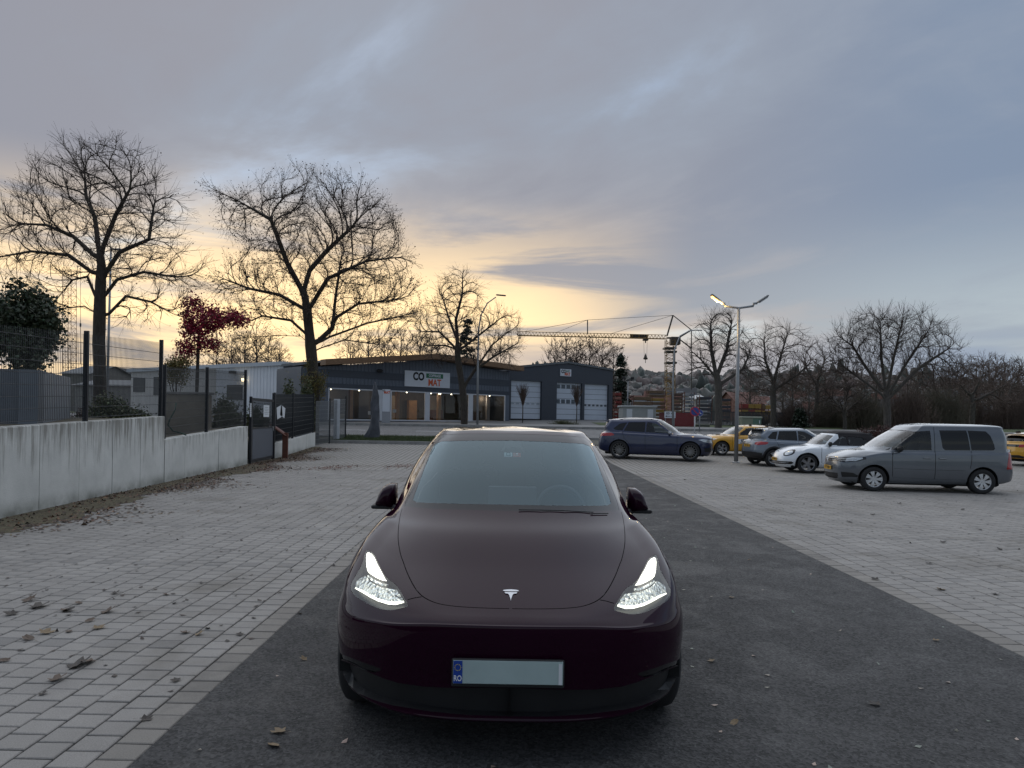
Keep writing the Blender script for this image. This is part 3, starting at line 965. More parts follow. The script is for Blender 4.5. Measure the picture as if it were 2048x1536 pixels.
def build_hero():
    L = HL
    sk = Skin(_rows(), 0.5)
    def cproj(q): return project(np.stack([HERO_X - q[:, 0], HERO_Y + q[:, 1], q[:, 2]], 1))
    def c5(l): return [(640 + x / 2.695, 820 + y / 2.695) for x, y in l]
    def c6(l): return [(640 + x / 2.695, 1080 + y / 2.695) for x, y in l]
    def c1(l): return [(660 + x / 9.6, 1080 + y / 9.6) for x, y in l]
    def inv(poly, thr=(0, 5), sr=(0.5, 13.9)): return sk.inverse(cproj, poly, thr, sr, 18, 9.0)
    hl = c1([(690, 180), (780, 210), (850, 280), (900, 390), (970, 540), (1040, 680), (1110, 745), (1200, 800), (1280, 870), (1340, 960), (1410, 1090), (1470, 1190), (1507, 1272), (1400, 1302), (1250, 1337), (1100, 1347), (950, 1322), (800, 1262), (650, 1182), (500, 1092), (425, 1012), (395, 930), (400, 850), (430, 780), (480, 690), (540, 600), (600, 490), (640, 390), (668, 280)])
    drl = c1([(690, 300), (702, 225), (735, 205), (800, 238), (850, 305), (900, 420), (980, 570), (1050, 705), (1090, 760), (1000, 745), (880, 690), (770, 625), (715, 575), (692, 480)])
    drl2 = c1([(712, 640), (780, 690), (880, 745), (1000, 795), (1115, 815), (1100, 850), (1000, 845), (880, 800), (780, 745), (705, 675)])
    refl = c1([(440, 860), (470, 740), (540, 690), (600, 650), (640, 630), (700, 680), (750, 745), (860, 805), (1000, 855), (1150, 875), (1280, 895), (1350, 1000), (1410, 1125), (1250, 1140), (1100, 1130), (900, 1080), (750, 1005), (600, 915), (460, 875)])
    bar = c1([(450, 905), (600, 985), (750, 1075), (900, 1148), (1100, 1205), (1250, 1212), (1418, 1165), (1408, 1128), (1250, 1152), (1100, 1142), (900, 1090), (750, 1018), (600, 930), (460, 885)])
    hood_line = c5([(443, 530), (432, 570), (424, 620), (420, 680), (424, 730), (437, 790)]) + c6([(446, 110), (468, 175), (505, 250), (540, 295), (580, 322), (640, 345), (720, 357), (800, 363), (920, 368), (1020, 370)])
    ws_out = c5([(1040, 545), (800, 538), (600, 532), (455, 520), (470, 470), (500, 400), (540, 310), (585, 225), (625, 155), (660, 132), (800, 128), (1040, 128)])
    ws_in = c5([(1040, 510), (800, 506), (600, 500), (520, 496), (500, 484), (515, 440), (560, 320), (600, 215), (622, 182), (660, 168), (800, 164), (1040, 163)])
    intake = c6([(1020, 797), (720, 797), (560, 790), (420, 770), (340, 745), (300, 728), (240, 702), (170, 670), (112, 645), (114, 680), (128, 730), (152, 775), (202, 825), (300, 866), (385, 890), (600, 925), (800, 944), (1020, 950)])
    fog = c6([(106, 612), (150, 628), (220, 655), (320, 690), (332, 703), (292, 716), (230, 698), (170, 666), (112, 641)])
    seam = c6([(472, 322), (510, 312), (548, 306)])
    hood_par = inv(resample(smooth_poly(hood_line, False, 2), 9, False), sr=(6.2, 11.0))
    gapl = hood_par
    ft = []
    def feat(name, poly): ft.append(dict(name=name, poly=poly))
    rs = lambda poly, st=7: resample(poly, st)
    # wheel arches and side windows from the side view
    def sinv(poly, sr=(0, 13.9), thr=(3.2, 9.6)): return sk.inverse(side_proj, poly, thr, sr)
    hood_poly = [(-.4, hood_par[-1][1])] + hood_par[::-1] + [(hood_par[0][0], 11.0), (-.4, 11.0)]
    feat('hood', hood_poly)
    feat('panel_gap', ribbon(gapl, 0.012))
    feat('panel_gap', ribbon(inv(resample(seam, 6, False), sr=(5.5, 9)), 0.012))
    par_in = inv(rs(smooth_poly(hl, True, 1), 5), sr=(4.2, 10.0))
    feat('headlight_bezel', par_in)
    feat('windscreen_frame', inv(rs(ws_out, 12), sr=(10.3, 13.6)))
    feat('windscreen', inv(rs(ws_in, 12), sr=(10.3, 13.6)))
    feat('lower_intake', inv(rs(intake, 10), sr=(0.8, 6)))
    feat('corner_insert', inv(rs(fog, 8), sr=(1, 6)))
    feat('glass_roof', [(-.5, 13.45), (3.4, 13.5), (8.6, 13.5), (11.5, 13.3), (11.5, 15.5), (-.5, 15.5)])
    for cx, rr in ((0.87, .40), (3.76, .41)):
        a = circle(cx, .36, rr, 30)
        feat('opening', sinv(rs(a, .05), (0, 9)))
    feat('side_window', sinv(resample([(1.78, 1.07), (2.3, 1.28), (2.62, 1.46), (2.9, 1.475), (2.9, 1.09), (2.2, 1.07)], .1), (10.8, 13.3), (4, 9)))
    feat('side_window_rear', sinv(resample([(2.96, 1.475), (3.5, 1.43), (3.95, 1.26), (3.9, 1.17), (3.6, 1.11), (2.96, 1.09)], .1), (10.8, 13.3), (4, 9.5)))
    for ln in ([(1.42, .34), (1.40, .6), (1.45, .95)], [(2.93, 1.06), (2.93, .5), (2.90, .34)], [(1.42, .34), (2.2, .33), (2.9, .34)], [(2.9, .34), (3.2, .36), (3.45, .66), (3.75, .86), (3.95, 1.1)]):
        feat('panel_gap', ribbon(sinv(resample(ln, .06, False), (0.5, 11.2)), 0.010))
    res = cut_skin(sk, ft, 9, 8)
    M_paint = paint('midnight cherry paint', (0.018, 0.0014, 0.0105), 0.6, 0.0, 0.3, spec=0.0, cior=1.34)
    root = empty('electric_car', (HERO_X, HERO_Y + L / 2, 0))
    tag(root, 'dark cherry red electric car with lit headlights standing on the asphalt lane', 'car')
    skin_part('body', res['body'], M_paint, root, L)
    skin_part('hood', res['hood'], M_paint, root, L, 0.0)
    skin_part('panel_gap', res['panel_gap'], M_gap, root, L, -0.006)
    skin_part('windscreen_frame', res['windscreen_frame'], mat('windscreen border', (0.010, 0.012, 0.016), 0.12, var=0, spec=0.22), root, L, -0.001)
    Gw = glass('misted windscreen', (0.72, 0.80, 0.82), film=0.018, filmcol=(0.16, 0.50, 0.72), refl=1.15, gcol=(0.74, 0.92, 1.0))
    ws = skin_part('windscreen', res['windscreen'], Gw, root, L, -0.002)[0]
    skin_part('lower_intake', res['lower_intake'], M_black, root, L, -0.045)
    walls_part('intake_edge', res['lower_intake'], 0.045, M_black, root, L)
    skin_part('corner_insert', res['corner_insert'], M_piano, root, L, -0.006, True)
    skin_part('glass_roof', res['glass_roof'], M_piano, root, L, -0.001)
    if 'side_window' in res: skin_part('side_window', res['side_window'], G_dark, root, L, -0.004, True)
    if 'side_window_rear' in res: skin_part('side_window', res['side_window_rear'], G_dark, root, L, -0.004, True)
    # headlights: housing, light guides, lens
    M_house = mat('lamp housing', (0.02, 0.021, 0.022), 0.3, var=0.2, scale=30)
    M_drl = mat('daytime running light', (0.9, 0.9, 0.85), 0.3, var=0, emit=(1.0, 0.97, 0.84), estr=2.2)
    M_bar = mat('low beam bar', (0.9, 0.9, 0.85), 0.3, var=0, emit=(1.0, 0.98, 0.82), estr=1.7)
    mt_, t_, b_ = principled('lit reflector')
    oc = t_.n('ShaderNodeTexCoord').outputs['Object']
    vo_ = t_.n('ShaderNodeTexVoronoi'); t_.l(t_.mapping(oc, scale=(1.6, 1.0, .8)), vo_.inputs['Vector']); vo_.inputs['Scale'].default_value = 42
    fac = t_.mapr(t_.sep(vo_.outputs['Color'])[0], 0.1, 0.95, 0.05, 1.0)
    b_.inputs['Base Color'].default_value = (.6, .62, .62, 1); b_.inputs['Metallic'].default_value = 0.9; b_.inputs['Roughness'].default_value = 0.18
    t_.l(t_.ramp(fac, [(0, (.06, .07, .07)), (.55, (.42, .47, .46)), (1, (.95, .97, .85))]), b_.inputs['Emission Color']); b_.inputs['Emission Strength'].default_value = 0.5
    bn_ = t_.n('ShaderNodeBump'); bn_.inputs['Distance'].default_value = 0.01; t_.l(vo_.outputs['Distance'], bn_.inputs['Height']); t_.l(bn_.outputs[0], b_.inputs['Normal'])
    M_refl = mt_
    G_lens = glass('headlight lens', (0.93, 0.95, 0.95), ior=1.35)
    hv = res['headlight_bezel']
    pd = patch(sk, inv(rs(drl, 5), sr=(4.2, 10.0)), .08); pd2 = patch(sk, inv(rs(drl2, 5), sr=(4.2, 10)), .08)
    pr = patch(sk, inv(rs(refl, 5), sr=(4.2, 10.0)), .08); pb = patch(sk, inv(rs(bar, 5), sr=(4.2, 10.0)), .08)
    for sd in (1, -1):
        h = skin_part('headlight', hv, M_house, root, L, -0.030, True, (sd,))[0]
        v2, f2, n2, V_, FF_ = rim_walls(*hv, 0.030)
        mm = np.array([sd, 1, 1]); sh = np.array([0, L / 2, 0])
        mesh_obj('headlight_edge', V_ * mm - sh, FF_ if sd > 0 else [q[::-1] for q in FF_], M_black, h)
        skin_part('light_guide', pd, M_drl, h, L, -0.010, True, (sd,))
        skin_part('light_guide', pd2, M_refl, h, L, -0.012, True, (sd,))
        skin_part('reflector', pr, M_refl, h, L, -0.020, True, (sd,))
        skin_part('low_beam_bar', pb, M_bar, h, L, -0.012, True, (sd,))
        skin_part('lens', hv, G_lens, h, L, -0.001, True, (sd,))
    # emblem
    em = c6([(1030, 280), (1000, 279), (986, 277), (990, 272), (1008, 270), (1030, 269)]); em2 = c6([(1030, 284), (1014, 284), (994, 283), (1000, 291), (1013, 292), (1019, 298), (1030, 331)])
    for e in (em, em2):
        pe = patch(sk, inv(rs(e, 3), sr=(6.5, 10.5)), .03)
        skin_part('emblem', pe, mat('emblem metal', (0.75, 0.76, 0.78), 0.25, 0.3, var=0), root, L, 0.004)
    # windscreen wipers
    for pl in (c5([(1080, 541), (1200, 538), (1330, 537), (1480, 540)]), c5([(1470, 548), (1520, 545), (1560, 543)])):
        pl = [(2 * 1025.5 - x, y + 0.5) for x, y in pl]
        pp = sk.inverse(cproj, pl, (0, 5), (10, 12.5))
        q = sk.ev(np.array([a for a, b in pp]), np.array([b for a, b in pp])); n = sk.nrm(np.array([a for a, b in pp]), np.array([b for a, b in pp]))
        MB().tube([Vector((a[0], a[1] - L / 2, a[2])) for a in q + n * 0.008], 0.0035, 6).build('wiper', M_black, root, True)
    # number plate and holder
    M_pl = mat('pale number plate', (0.38, 0.47, 0.455), 0.4, var=0.12, scale=4)
    yb = -L / 2
    pc = P(1016, 1346.5, HERO_Y - 0.035); cz = pc.z; cxp = pc.x - HERO_X
    h = MB(); h.cbox((cxp, yb - .012, cz - .008), (.535, .022, .135), .006); ho = h.build('plate_holder', M_black, root)
    p_ = MB(); p_.cbox((cxp, yb - .026, cz), (.520, .006, .112), .003); po = p_.build('number_plate', M_pl, root)
    b_ = MB(); b_.box((cxp - .237, yb - .0305, cz), (.043, .002, .106)); b_.build('country_band', mat('band blue', (0.01, 0.05, 0.30), 0.4, var=0.05), po)
    Mt = Matrix.Translation((cxp - .237, yb - .0325, cz - .030)) @ Matrix.Rotation(R(90), 4, 'X')
    M_lett = mat('white lettering', (0.75, 0.76, 0.78), 0.5, var=0)
    text_mesh('country_code', 'RO', .038, M_lett, po, Mt, .0006, .0006, .72)
    st = MB()
    for k in range(12):
        a = 2 * math.pi * k / 12
        st.lathe([(0.0, 0), (.0022, 0), (.0022, .0012), (0, .0012)], 5, (0, 0, 0))
        nv = 20
        for i in range(len(st.v) - nv, len(st.v)):
            x, y, z = st.v[i]
            st.v[i] = (cxp - .237 + .0145 * math.cos(a) + x, yb - .0318 - z, cz + .022 + .0145 * math.sin(a) + y)
    st.build('star_ring', mat('star yellow', (0.7, 0.55, 0.05), 0.5, var=0), po)
    MB().box((cxp + .247, yb - .0305, cz - .004), (.016, .002, .098)).build('plate_edge', M_white, po)
    # door mirrors
    mp = c5([(410, 398), (374, 397), (350, 408), (334, 428), (320, 455), (309, 484), (301, 500), (304, 510), (345, 520), (412, 531)])
    pts = [P(x, y, 5.22) for x, y in mp]
    cx_, cz_ = sum(p.x for p in pts) / len(pts), sum(p.z for p in pts) / len(pts)
    for sd in (-1, 1):
        v = []; n = len(pts)
        for yo, sc_ in ((.085, .90), (.07, 1.0), (.0, 1.0), (-.06, .93), (-.10, .74), (-.115, .40)):
            for p in pts:
                x = cx_ + (p.x - cx_) * sc_ + (0.02 * (1 - sc_)); z = cz_ + (p.z - cz_) * sc_
                v.append((-sd * (x - HERO_X), 5.22 - HERO_Y - L / 2 + yo, z))
        f = [tuple(range(n)), tuple(range(6 * n - 1, 5 * n - 1, -1))]
        for r_ in range(5):
            for i in range(n):
                j = (i + 1) % n
                f.append((r_ * n + i, r_ * n + j, r_ * n + n + j, r_ * n + n + i))
        mo = fix_normals(mesh_obj('door_mirror', v, f, M_paint, root, True))
        sxx = sd
        k = MB(); k.cbox((sxx * .985, 5.22 - HERO_Y - L / 2 - .005, cz_ - .0755), (.155, .16, .03), .008); k.build('mirror_base', M_black, mo)
        k = MB(); k.tube([(sxx * .86, 1.86 - L / 2, 1.0), (sxx * .93, 1.95 - L / 2, cz_ - .075)], .022, 8); k.build('mirror_arm', M_black, mo, True)
    # wheels, wells
    for l in (.87, 3.76):
        for sd in (-1, 1): wheel(root, (sd * .83, l - L / 2, .355), .355, .25, .24, 'ten', sd, M_alloyd)
    wheel_wells(root, L, (.87, 3.76), .36, .41, .62, .925)
    m = MB(); m.cbox((0, .0, .24), (1.5, 4.1, .12), .03); m.build('underbody', M_well, root)
    # cabin
    M_dash = mat('dashboard', (0.045, 0.05, 0.055), 0.7, var=0.2)
    m = MB(); m.cbox((0, 1.66 - L / 2, .90), (1.48, .50, .20), .06); m.cbox((0, 1.30 - L / 2, .93), (1.40, .45, .14), .05); m.build('dashboard', M_dash, root)
    s0 = P(1025, 978, HERO_Y + 1.62)
    m = MB(); m.cbox((s0.x - HERO_X, 1.86 - L / 2, s0.z - .11), (.36, .02, .21), .005); so_ = m.build('touch_screen', mat('screen frame', (0.10, 0.11, 0.12), 0.3, var=0), root)
    tp = []
    for k in range(25):
        a = 2 * math.pi * k / 24
        tp.append((.37 + .18 * math.cos(a), 1.93 - L / 2 + .07 * math.sin(a), 1.0 + .17 * math.sin(a)))
    m = MB(); m.tube(tp, .016, 8, False); m.cbox((.37, 1.90 - L / 2, .99), (.16, .05, .10), .02); m.tube([(.2, 1.93 - L / 2, .99), (.54, 1.93 - L / 2, .99)], .014, 6)
    m.build('steering_wheel', mat('steering wheel', (0.05, 0.055, 0.06), 0.5, var=0), root, True)
    simple_seats(root, (2.25, 3.1), L, .5, .40)
    for pl, nm, mt in (([(995, 165), (1090, 165), (1092, 186), (1112, 219), (1105, 220), (1084, 195), (1042, 192), (1000, 195), (982, 219), (975, 218), (993, 186)], 'camera_housing', M_black),):
        half = [(x, y) for x, y in pl]
        lhs = c5([(1042, 165), (995, 165), (991, 186), (973, 217), (981, 220), (1000, 196), (1042, 192)])
        skin_part(nm, patch(sk, inv(rs(lhs, 4), sr=(11, 13.9)), .05), mt, root, L, -0.012)
    M_stk = mat('sticker teal', (0.40, 0.52, 0.52), 0.5, var=0.1); M_stkr = mat('sticker red', (0.40, 0.09, 0.06), 0.5, var=0.2, scale=60)
    for (x0, x1, y0, y1, mt, gl) in ((1008.5, 1024.5, 903.5, 911.8, M_stk, True), (1026.5, 1042, 904, 912, M_stkr, False)):
        flip = x0 < 1025
        cs = [(x0, y0), (x1, y0), (x1, y1), (x0, y1)]
        q = []
        for x, y in cs:
            xx = x if x < 1025.6 else 2 * 1025.6 - x
            th, s_ = sk.inverse(cproj, [(xx, y)], (0, 3), (11, 13.5))[0]
            a = sk.ev(np.array([th]), np.array([s_]))[0]; nn = sk.nrm(np.array([th]), np.array([s_]))[0]
            a = a - nn * .006
            q.append((-a[0] if x < 1025.6 else a[0], a[1] - L / 2, a[2]))
        o = mesh_obj('sticker', q, [(3, 2, 1, 0)], mt, root)
        A, B, C, D = [Vector(p) for p in q]
        def at(u, v_): return (A * (1 - u) * (1 - v_) + B * u * (1 - v_) + C * u * v_ + D * (1 - u) * v_) + Vector((0, -.003, .002))
        g = MB()
        if gl: rects = [(.18, .82, .62, .82), (.24, .32, .12, .62), (.68, .76, .12, .62), (.28, .72, .05, .18), (.40, .60, .66, .72)]
        else: rects = [(.36, .62, .12, .40), (.30, .7, .58, .66), (.12, .16, .1, .9)]
        for u0, u1, v0, v1 in rects:
            g.add([at(u0, v0), at(u1, v0), at(u1, v1), at(u0, v1)], [(3, 2, 1, 0)])
        g.build('sticker_print', mat('sticker print', (0.03, 0.10, 0.12) if gl else (0.65, 0.62, 0.58), 0.6, var=0), o)
    return root
build_hero()
# ================================================================== TREES
def colonize(rs, seeds, attr, di, dk, step, iters=90, trop=0.0, jitter=0.06):
    """grow branches from seed polylines towards a cloud of points. returns nodes, parents"""
    nodes = []; par = []
    for poly in seeds:
        prev = poly[0] if isinstance(poly[0], (int, np.integer)) else -1
        pts = poly[1:] if prev >= 0 else poly
        for p in pts:
            nodes.append(np.array(p, float)); par.append(prev); prev = len(nodes) - 1
    attr = np.array(attr); alive = np.ones(len(attr), bool)
    near = np.full(len(attr), -1); nd = np.full(len(attr), 1e9)
    new = list(range(len(nodes)))
    nch = {}
    for it in range(iters):
        if new:
            A = np.array([nodes[i] for i in new]); ai = np.nonzero(alive)[0]
            for k in range(0, len(A), 400):
                d = np.linalg.norm(attr[ai][:, None] - A[None, k:k + 400], axis=2)
                j = d.argmin(1); dm = d[np.arange(len(ai)), j]
                up = dm < nd[ai]
                nd[ai[up]] = dm[up]; near[ai[up]] = np.array(new)[k:k + 400][j[up]]
        alive &= nd > dk
        act = np.nonzero(alive & (nd < di))[0]
        if not len(act): break
        dirs = {}
        for a in act:
            n_ = near[a]; v = attr[a] - nodes[n_]
            dirs.setdefault(n_, np.zeros(3)); dirs[n_] += v / (np.linalg.norm(v) + 1e-9)
        new = []
        for n_, v in dirs.items():
            if nch.get(n_, 0) >= 3: continue
            v = v / (np.linalg.norm(v) + 1e-9) + rs.normal(0, jitter, 3); v[2] += trop
            p0 = par[n_]
            if p0 >= 0:
                w_ = nodes[n_] - nodes[p0]; v = v + 1.2 * w_ / (np.linalg.norm(w_) + 1e-9)
            v /= np.linalg.norm(v) + 1e-9
            nodes.append(nodes[n_] + v * step); par.append(n_); new.append(len(nodes) - 1)
            nch[n_] = nch.get(n_, 0) + 1
        if not new: break
    return nodes, par

def radii(nodes, par, tip, expo=2.3, base=None):
    n = len(nodes); acc = np.zeros(n); ch = np.zeros(n, int)
    for p in par:
        if p >= 0: ch[p] += 1
    for i in range(n - 1, -1, -1):
        if ch[i] == 0: acc[i] = tip ** expo
        if par[i] >= 0: acc[par[i]] += acc[i]
    r_ = acc ** (1 / expo)
    if base:
        r_ = np.maximum(base * r_ / r_[0], tip * .5)
    return r_

def seg_mesh(A, B, ra, rb, n):
    """many frusta at once -> verts, quads"""
    A = np.asarray(A); B = np.asarray(B)
    d = B - A; d /= np.maximum(np.linalg.norm(d, axis=1, keepdims=True), 1e-9)
    up = np.where(np.abs(d[:, 2:3]) > 0.9, np.array([[1.0, 0, 0]]), np.array([[0, 0, 1.0]]))
    a = np.cross(d, up); a /= np.maximum(np.linalg.norm(a, axis=1, keepdims=True), 1e-9); b = np.cross(d, a)
    ang = 2 * np.pi * np.arange(n) / n
    c, s_ = np.cos(ang), np.sin(ang)
    ring = a[:, None] * c[None, :, None] + b[:, None] * s_[None, :, None]
    V = np.stack([A[:, None] + ring * np.asarray(ra)[:, None, None], B[:, None] + ring * np.asarray(rb)[:, None, None]], 1).reshape(-1, 3)
    k = np.arange(n); q = np.stack([k, (k + 1) % n, n + (k + 1) % n, n + k], 1)
    FF = (q[None] + (np.arange(len(A)) * 2 * n)[:, None, None]).reshape(-1, 4)
    return V, FF

def np_mesh(name, V, FF, mt, parent=None, smooth=False):
    me = bpy.data.meshes.new(name); k = FF.shape[1]
    me.vertices.add(len(V)); me.vertices.foreach_set('co', np.ascontiguousarray(V, dtype=np.float32).ravel())
    me.loops.add(len(FF) * k); me.loops.foreach_set('vertex_index', np.ascontiguousarray(FF, dtype=np.int32).ravel())
    me.polygons.add(len(FF)); me.polygons.foreach_set('loop_start', np.arange(len(FF), dtype=np.int32) * k)
    if smooth: me.polygons.foreach_set('use_smooth', np.ones(len(FF), bool))
    me.materials.append(mt); me.update(calc_edges=True)
    o = bpy.data.objects.new(name, me); COL.objects.link(o)
    if parent: o.parent = parent
    return o

def leaf_quads(rs, pts, size, flat=0.0, droop=0.0):
    """bent leaves: two quads folded along the rib"""
    n = len(pts); pts = np.asarray(pts)
    a = rs.normal(size=(n, 3)); a[:, 2] *= (1 - flat); a[:, 2] -= droop; a /= np.linalg.norm(a, axis=1, keepdims=True)
    h = rs.normal(size=(n, 3)); h[:, :2] *= (1 - flat); h[:, 2] += flat * 3
    b = np.cross(a, h); b /= np.maximum(np.linalg.norm(b, axis=1, keepdims=True), 1e-9); c = np.cross(a, b)
    s_ = size * rs.uniform(0.6, 1.3, (n, 1))
    v = np.stack([pts - a * s_ * .5, pts + b * s_ * .36 + c * s_ * .16, pts + a * s_ * .55, pts - b * s_ * .36 + c * s_ * .16], 1).reshape(-1, 3)
    f = np.concatenate([np.stack([np.arange(n) * 4, np.arange(n) * 4 + 1, np.arange(n) * 4 + 2], 1), np.stack([np.arange(n) * 4, np.arange(n) * 4 + 2, np.arange(n) * 4 + 3], 1)])
    return v, f

def bark_mat(name, col, moss=0.25):
    mt, t, b = principled(name)
    tc = t.n('ShaderNodeTexCoord').outputs['Object']
    n1 = t.noise(t.mapping(tc, scale=(6, 6, 1.4)), 3.0, 6, 0.65)
    f = t.mapr(n1, 0.3, 0.7, 0.55, 1.4)
    c = t.mix(1.0, (*col, 1), t.comb(f, f, f), 'MULTIPLY')
    c = t.mix(t.m('MULTIPLY', t.mapr(t.noise(tc, 1.2, 5, 0.6), 0.5, 0.7, 0, 1, True), moss), c, (0.06, 0.07, 0.025))
    t.l(c, b.inputs['Base Color']); b.inputs['Roughness'].default_value = 0.9
    bn = t.n('ShaderNodeBump'); bn.inputs['Distance'].default_value = 0.03
    t.l(n1, bn.inputs['Height']); t.l(bn.outputs[0], b.inputs['Normal'])
    return mt
M_bark = bark_mat('bark', (0.055, 0.045, 0.036))
M_barkg = bark_mat('grey bark', (0.085, 0.075, 0.065))
M_twig = mat('twigs', (0.050, 0.036, 0.028), 0.9, var=0.25, scale=2)
M_twigr = mat('reddish twigs', (0.105, 0.075, 0.060), 0.9, var=0.25, scale=1)
def leaf_mat(name, col, var=0.5):
    mt, t, b = principled(name)
    g = t.n('ShaderNodeNewGeometry')
    f = t.mapr(g.outputs['Random Per Island'], 0, 1, 1 - var, 1 + var)
    f2 = t.mapr(t.m('FRACT', t.m('MULTIPLY', g.outputs['Random Per Island'], 7.31)), 0, 1, 0.75, 1.25)
    c = t.mix(1.0, (*col, 1), t.comb(t.m('MULTIPLY', f, f2), f, f), 'MULTIPLY')
    t.l(c, b.inputs['Base Color']); b.inputs['Roughness'].default_value = 0.55
    b.inputs['Subsurface Weight'].default_value = 0.0
    return mt
M_leafbrown = leaf_mat('withered leaves', (0.09, 0.052, 0.030))
M_leafred = leaf_mat('red maple leaves', (0.30, 0.018, 0.045))
M_leafdark = leaf_mat('laurel leaves', (0.042, 0.056, 0.028))
M_leafhedge = leaf_mat('hedge leaves', (0.075, 0.085, 0.032))
M_leafyel = leaf_mat('yellowing leaves', (0.15, 0.12, 0.03))
M_needle = leaf_mat('needles', (0.025, 0.038, 0.022))

def tree_parts(root, rs, nodes, par, tip, base, twig_len, twig_n, twig_r, m_trunk, m_twig, limb_cut, leaf=None, upward=0.25):
    nodes = np.array(nodes); par = np.array(par); r_ = radii(nodes, par, tip, 1.98, base)
    idx = np.nonzero(par >= 0)[0]
    A, B, ra, rb = nodes[par[idx]], nodes[idx], r_[par[idx]], r_[idx]
    # gentle taper into side branches: child start not thicker than 1.5 x its own radius
    ra = np.minimum(ra, rb * 1.35 + 0.004)
    big = rb > limb_cut
    V1, F1 = seg_mesh(A[big], B[big] + (B[big] - A[big]) * 0.06, ra[big], rb[big], 8)
    np_mesh('trunk', V1, F1, m_trunk, root, True)
    V2, F2 = seg_mesh(A[~big], B[~big] + (B[~big] - A[~big]) * 0.05, ra[~big], rb[~big], 4)
    # fine twigs
    src = np.nonzero(r_ < limb_cut * 1.4)[0]
    pick = rs.choice(src, int(len(src) * twig_n), replace=True) if len(src) else []
    d0 = nodes[pick] - nodes[np.maximum(par[pick], 0)]; d0 /= np.maximum(np.linalg.norm(d0, axis=1, keepdims=True), 1e-6)
    dd = d0 + rs.normal(0, 0.40, d0.shape); dd[:, 2] += upward; dd /= np.linalg.norm(dd, axis=1, keepdims=True)
    ln = twig_len * rs.uniform(0.4, 1.25, (len(pick), 1))
    p0 = nodes[pick]; p1 = p0 + dd * ln * .55
    d2 = dd + rs.normal(0, 0.25, dd.shape); d2[:, 2] += upward * .6; d2 /= np.linalg.norm(d2, axis=1, keepdims=True)
    p2 = p1 + d2 * ln * .5
    d3 = dd + rs.normal(0, 0.5, dd.shape); d3 /= np.linalg.norm(d3, axis=1, keepdims=True)
    p3 = p1 + d3 * ln * .42
    n = len(pick); tr = np.full(n, twig_r)
    TA = np.concatenate([p0, p1, p1]); TB = np.concatenate([p1, p2, p3])
    V3, F3 = seg_mesh(TA, TB, np.concatenate([tr * 1.25, tr, tr]), np.concatenate([tr, tr * .55, tr * .55]), 3)
    V = np.concatenate([V2, V3]); FF = np.concatenate([F2, F3 + len(V2)])
    cr = np_mesh('crown', V, FF, m_twig, root)
    if leaf:
        m_l, cnt, sz = leaf
        k = rs.choice(len(TB), min(cnt, len(TB)), replace=False)
        v, f = leaf_quads(rs, TB[k] + rs.normal(0, .05, (len(k), 3)), sz, 0, .3)
        o = np_mesh('leaves', v, f, m_l, root); o['kind'] = 'stuff'
    return cr

def ell(rs, n, c, r_, zmin=None, shell=0.35):
    """points in an ellipsoid, a little denser outwards"""
    d = rs.normal(size=(n, 3)); d /= np.linalg.norm(d, axis=1, keepdims=True)
    u = rs.uniform(shell ** 3, 1, (n, 1)) ** (1 / 3)
    p = d * u * np.array(r_) + np.array(c)
    if zmin is not None: p = p[p[:, 2] > zmin]
    return p

def px_tree(name, label, base_px, d, zbase, blobs, trunk_px, n_attr, seed, trunk_r, step=0.35, di=3.0, dk=0.55, tip=0.010, twig_len=0.6, twig_n=3.0, twig_r=0.0055, leaf=None, limb_cut=0.035, depth_scale=0.85, m_trunk=None, m_twig=None, trop=0.02, group=None, upward=0.25, cat='tree'):
    """tree whose crown is a set of ellipsoids measured in the photograph: (px, py, rx_px, ry_px)"""
    rs = np.random.RandomState(seed)
    b = P(base_px[0], base_px[1], d); b.z = zbase
    root = empty(name, b)
    tag(root, label, cat, group)
    at_ = []
    tot = sum(q[2] * q[3] for q in blobs)
    for (x, y, rx, ry) in blobs:
        c = P(x, y, d) - b
        at_.append(ell(rs, int(n_attr * rx * ry / tot), c, (rx * d / F, (rx + ry) / 2 * d / F * depth_scale, ry * d / F)))
    at_ = np.concatenate(at_)
    at_ = at_[at_[:, 2] > 0.8]
    seeds = []
    lists = trunk_px if isinstance(trunk_px[0][0], (list, tuple)) else [trunk_px]
    for i, tp in enumerate(lists):
        pts = []
        w_ = [P(x, y, d) - b for x, y in tp]
        if i == 0: w_ = [Vector((w_[0].x, 0, -0.1))] + w_
        for a, c in zip(w_[:-1], w_[1:]):
            n = max(1, int((c - a).length / step))
            pts += [np.array(a + (c - a) * k / n) for k in range(n)]
        pts.append(np.array(w_[-1]))
        seeds.append(pts)
    if len(seeds) > 1:
        # later polylines start at the nearest node of the first
        allp = list(seeds[0])
        out = [seeds[0]]
        for s_ in seeds[1:]:
            j = int(np.argmin([np.linalg.norm(q - s_[0]) for q in allp]))
            dep = rs.uniform(-.35, .35)
            s2 = [q + np.array([0, dep * (k + 1) * step, 0]) for k, q in enumerate(s_[1:])]
            out.append([j] + s2); allp += s2
        seeds = out
    nodes, par = colonize(rs, seeds, at_, di, dk, step, 120, trop)
    cr = tree_parts(root, rs, nodes, par, tip, trunk_r, twig_len, twig_n, twig_r, m_trunk or M_bark, m_twig or M_twig, limb_cut, leaf, upward)
    return root

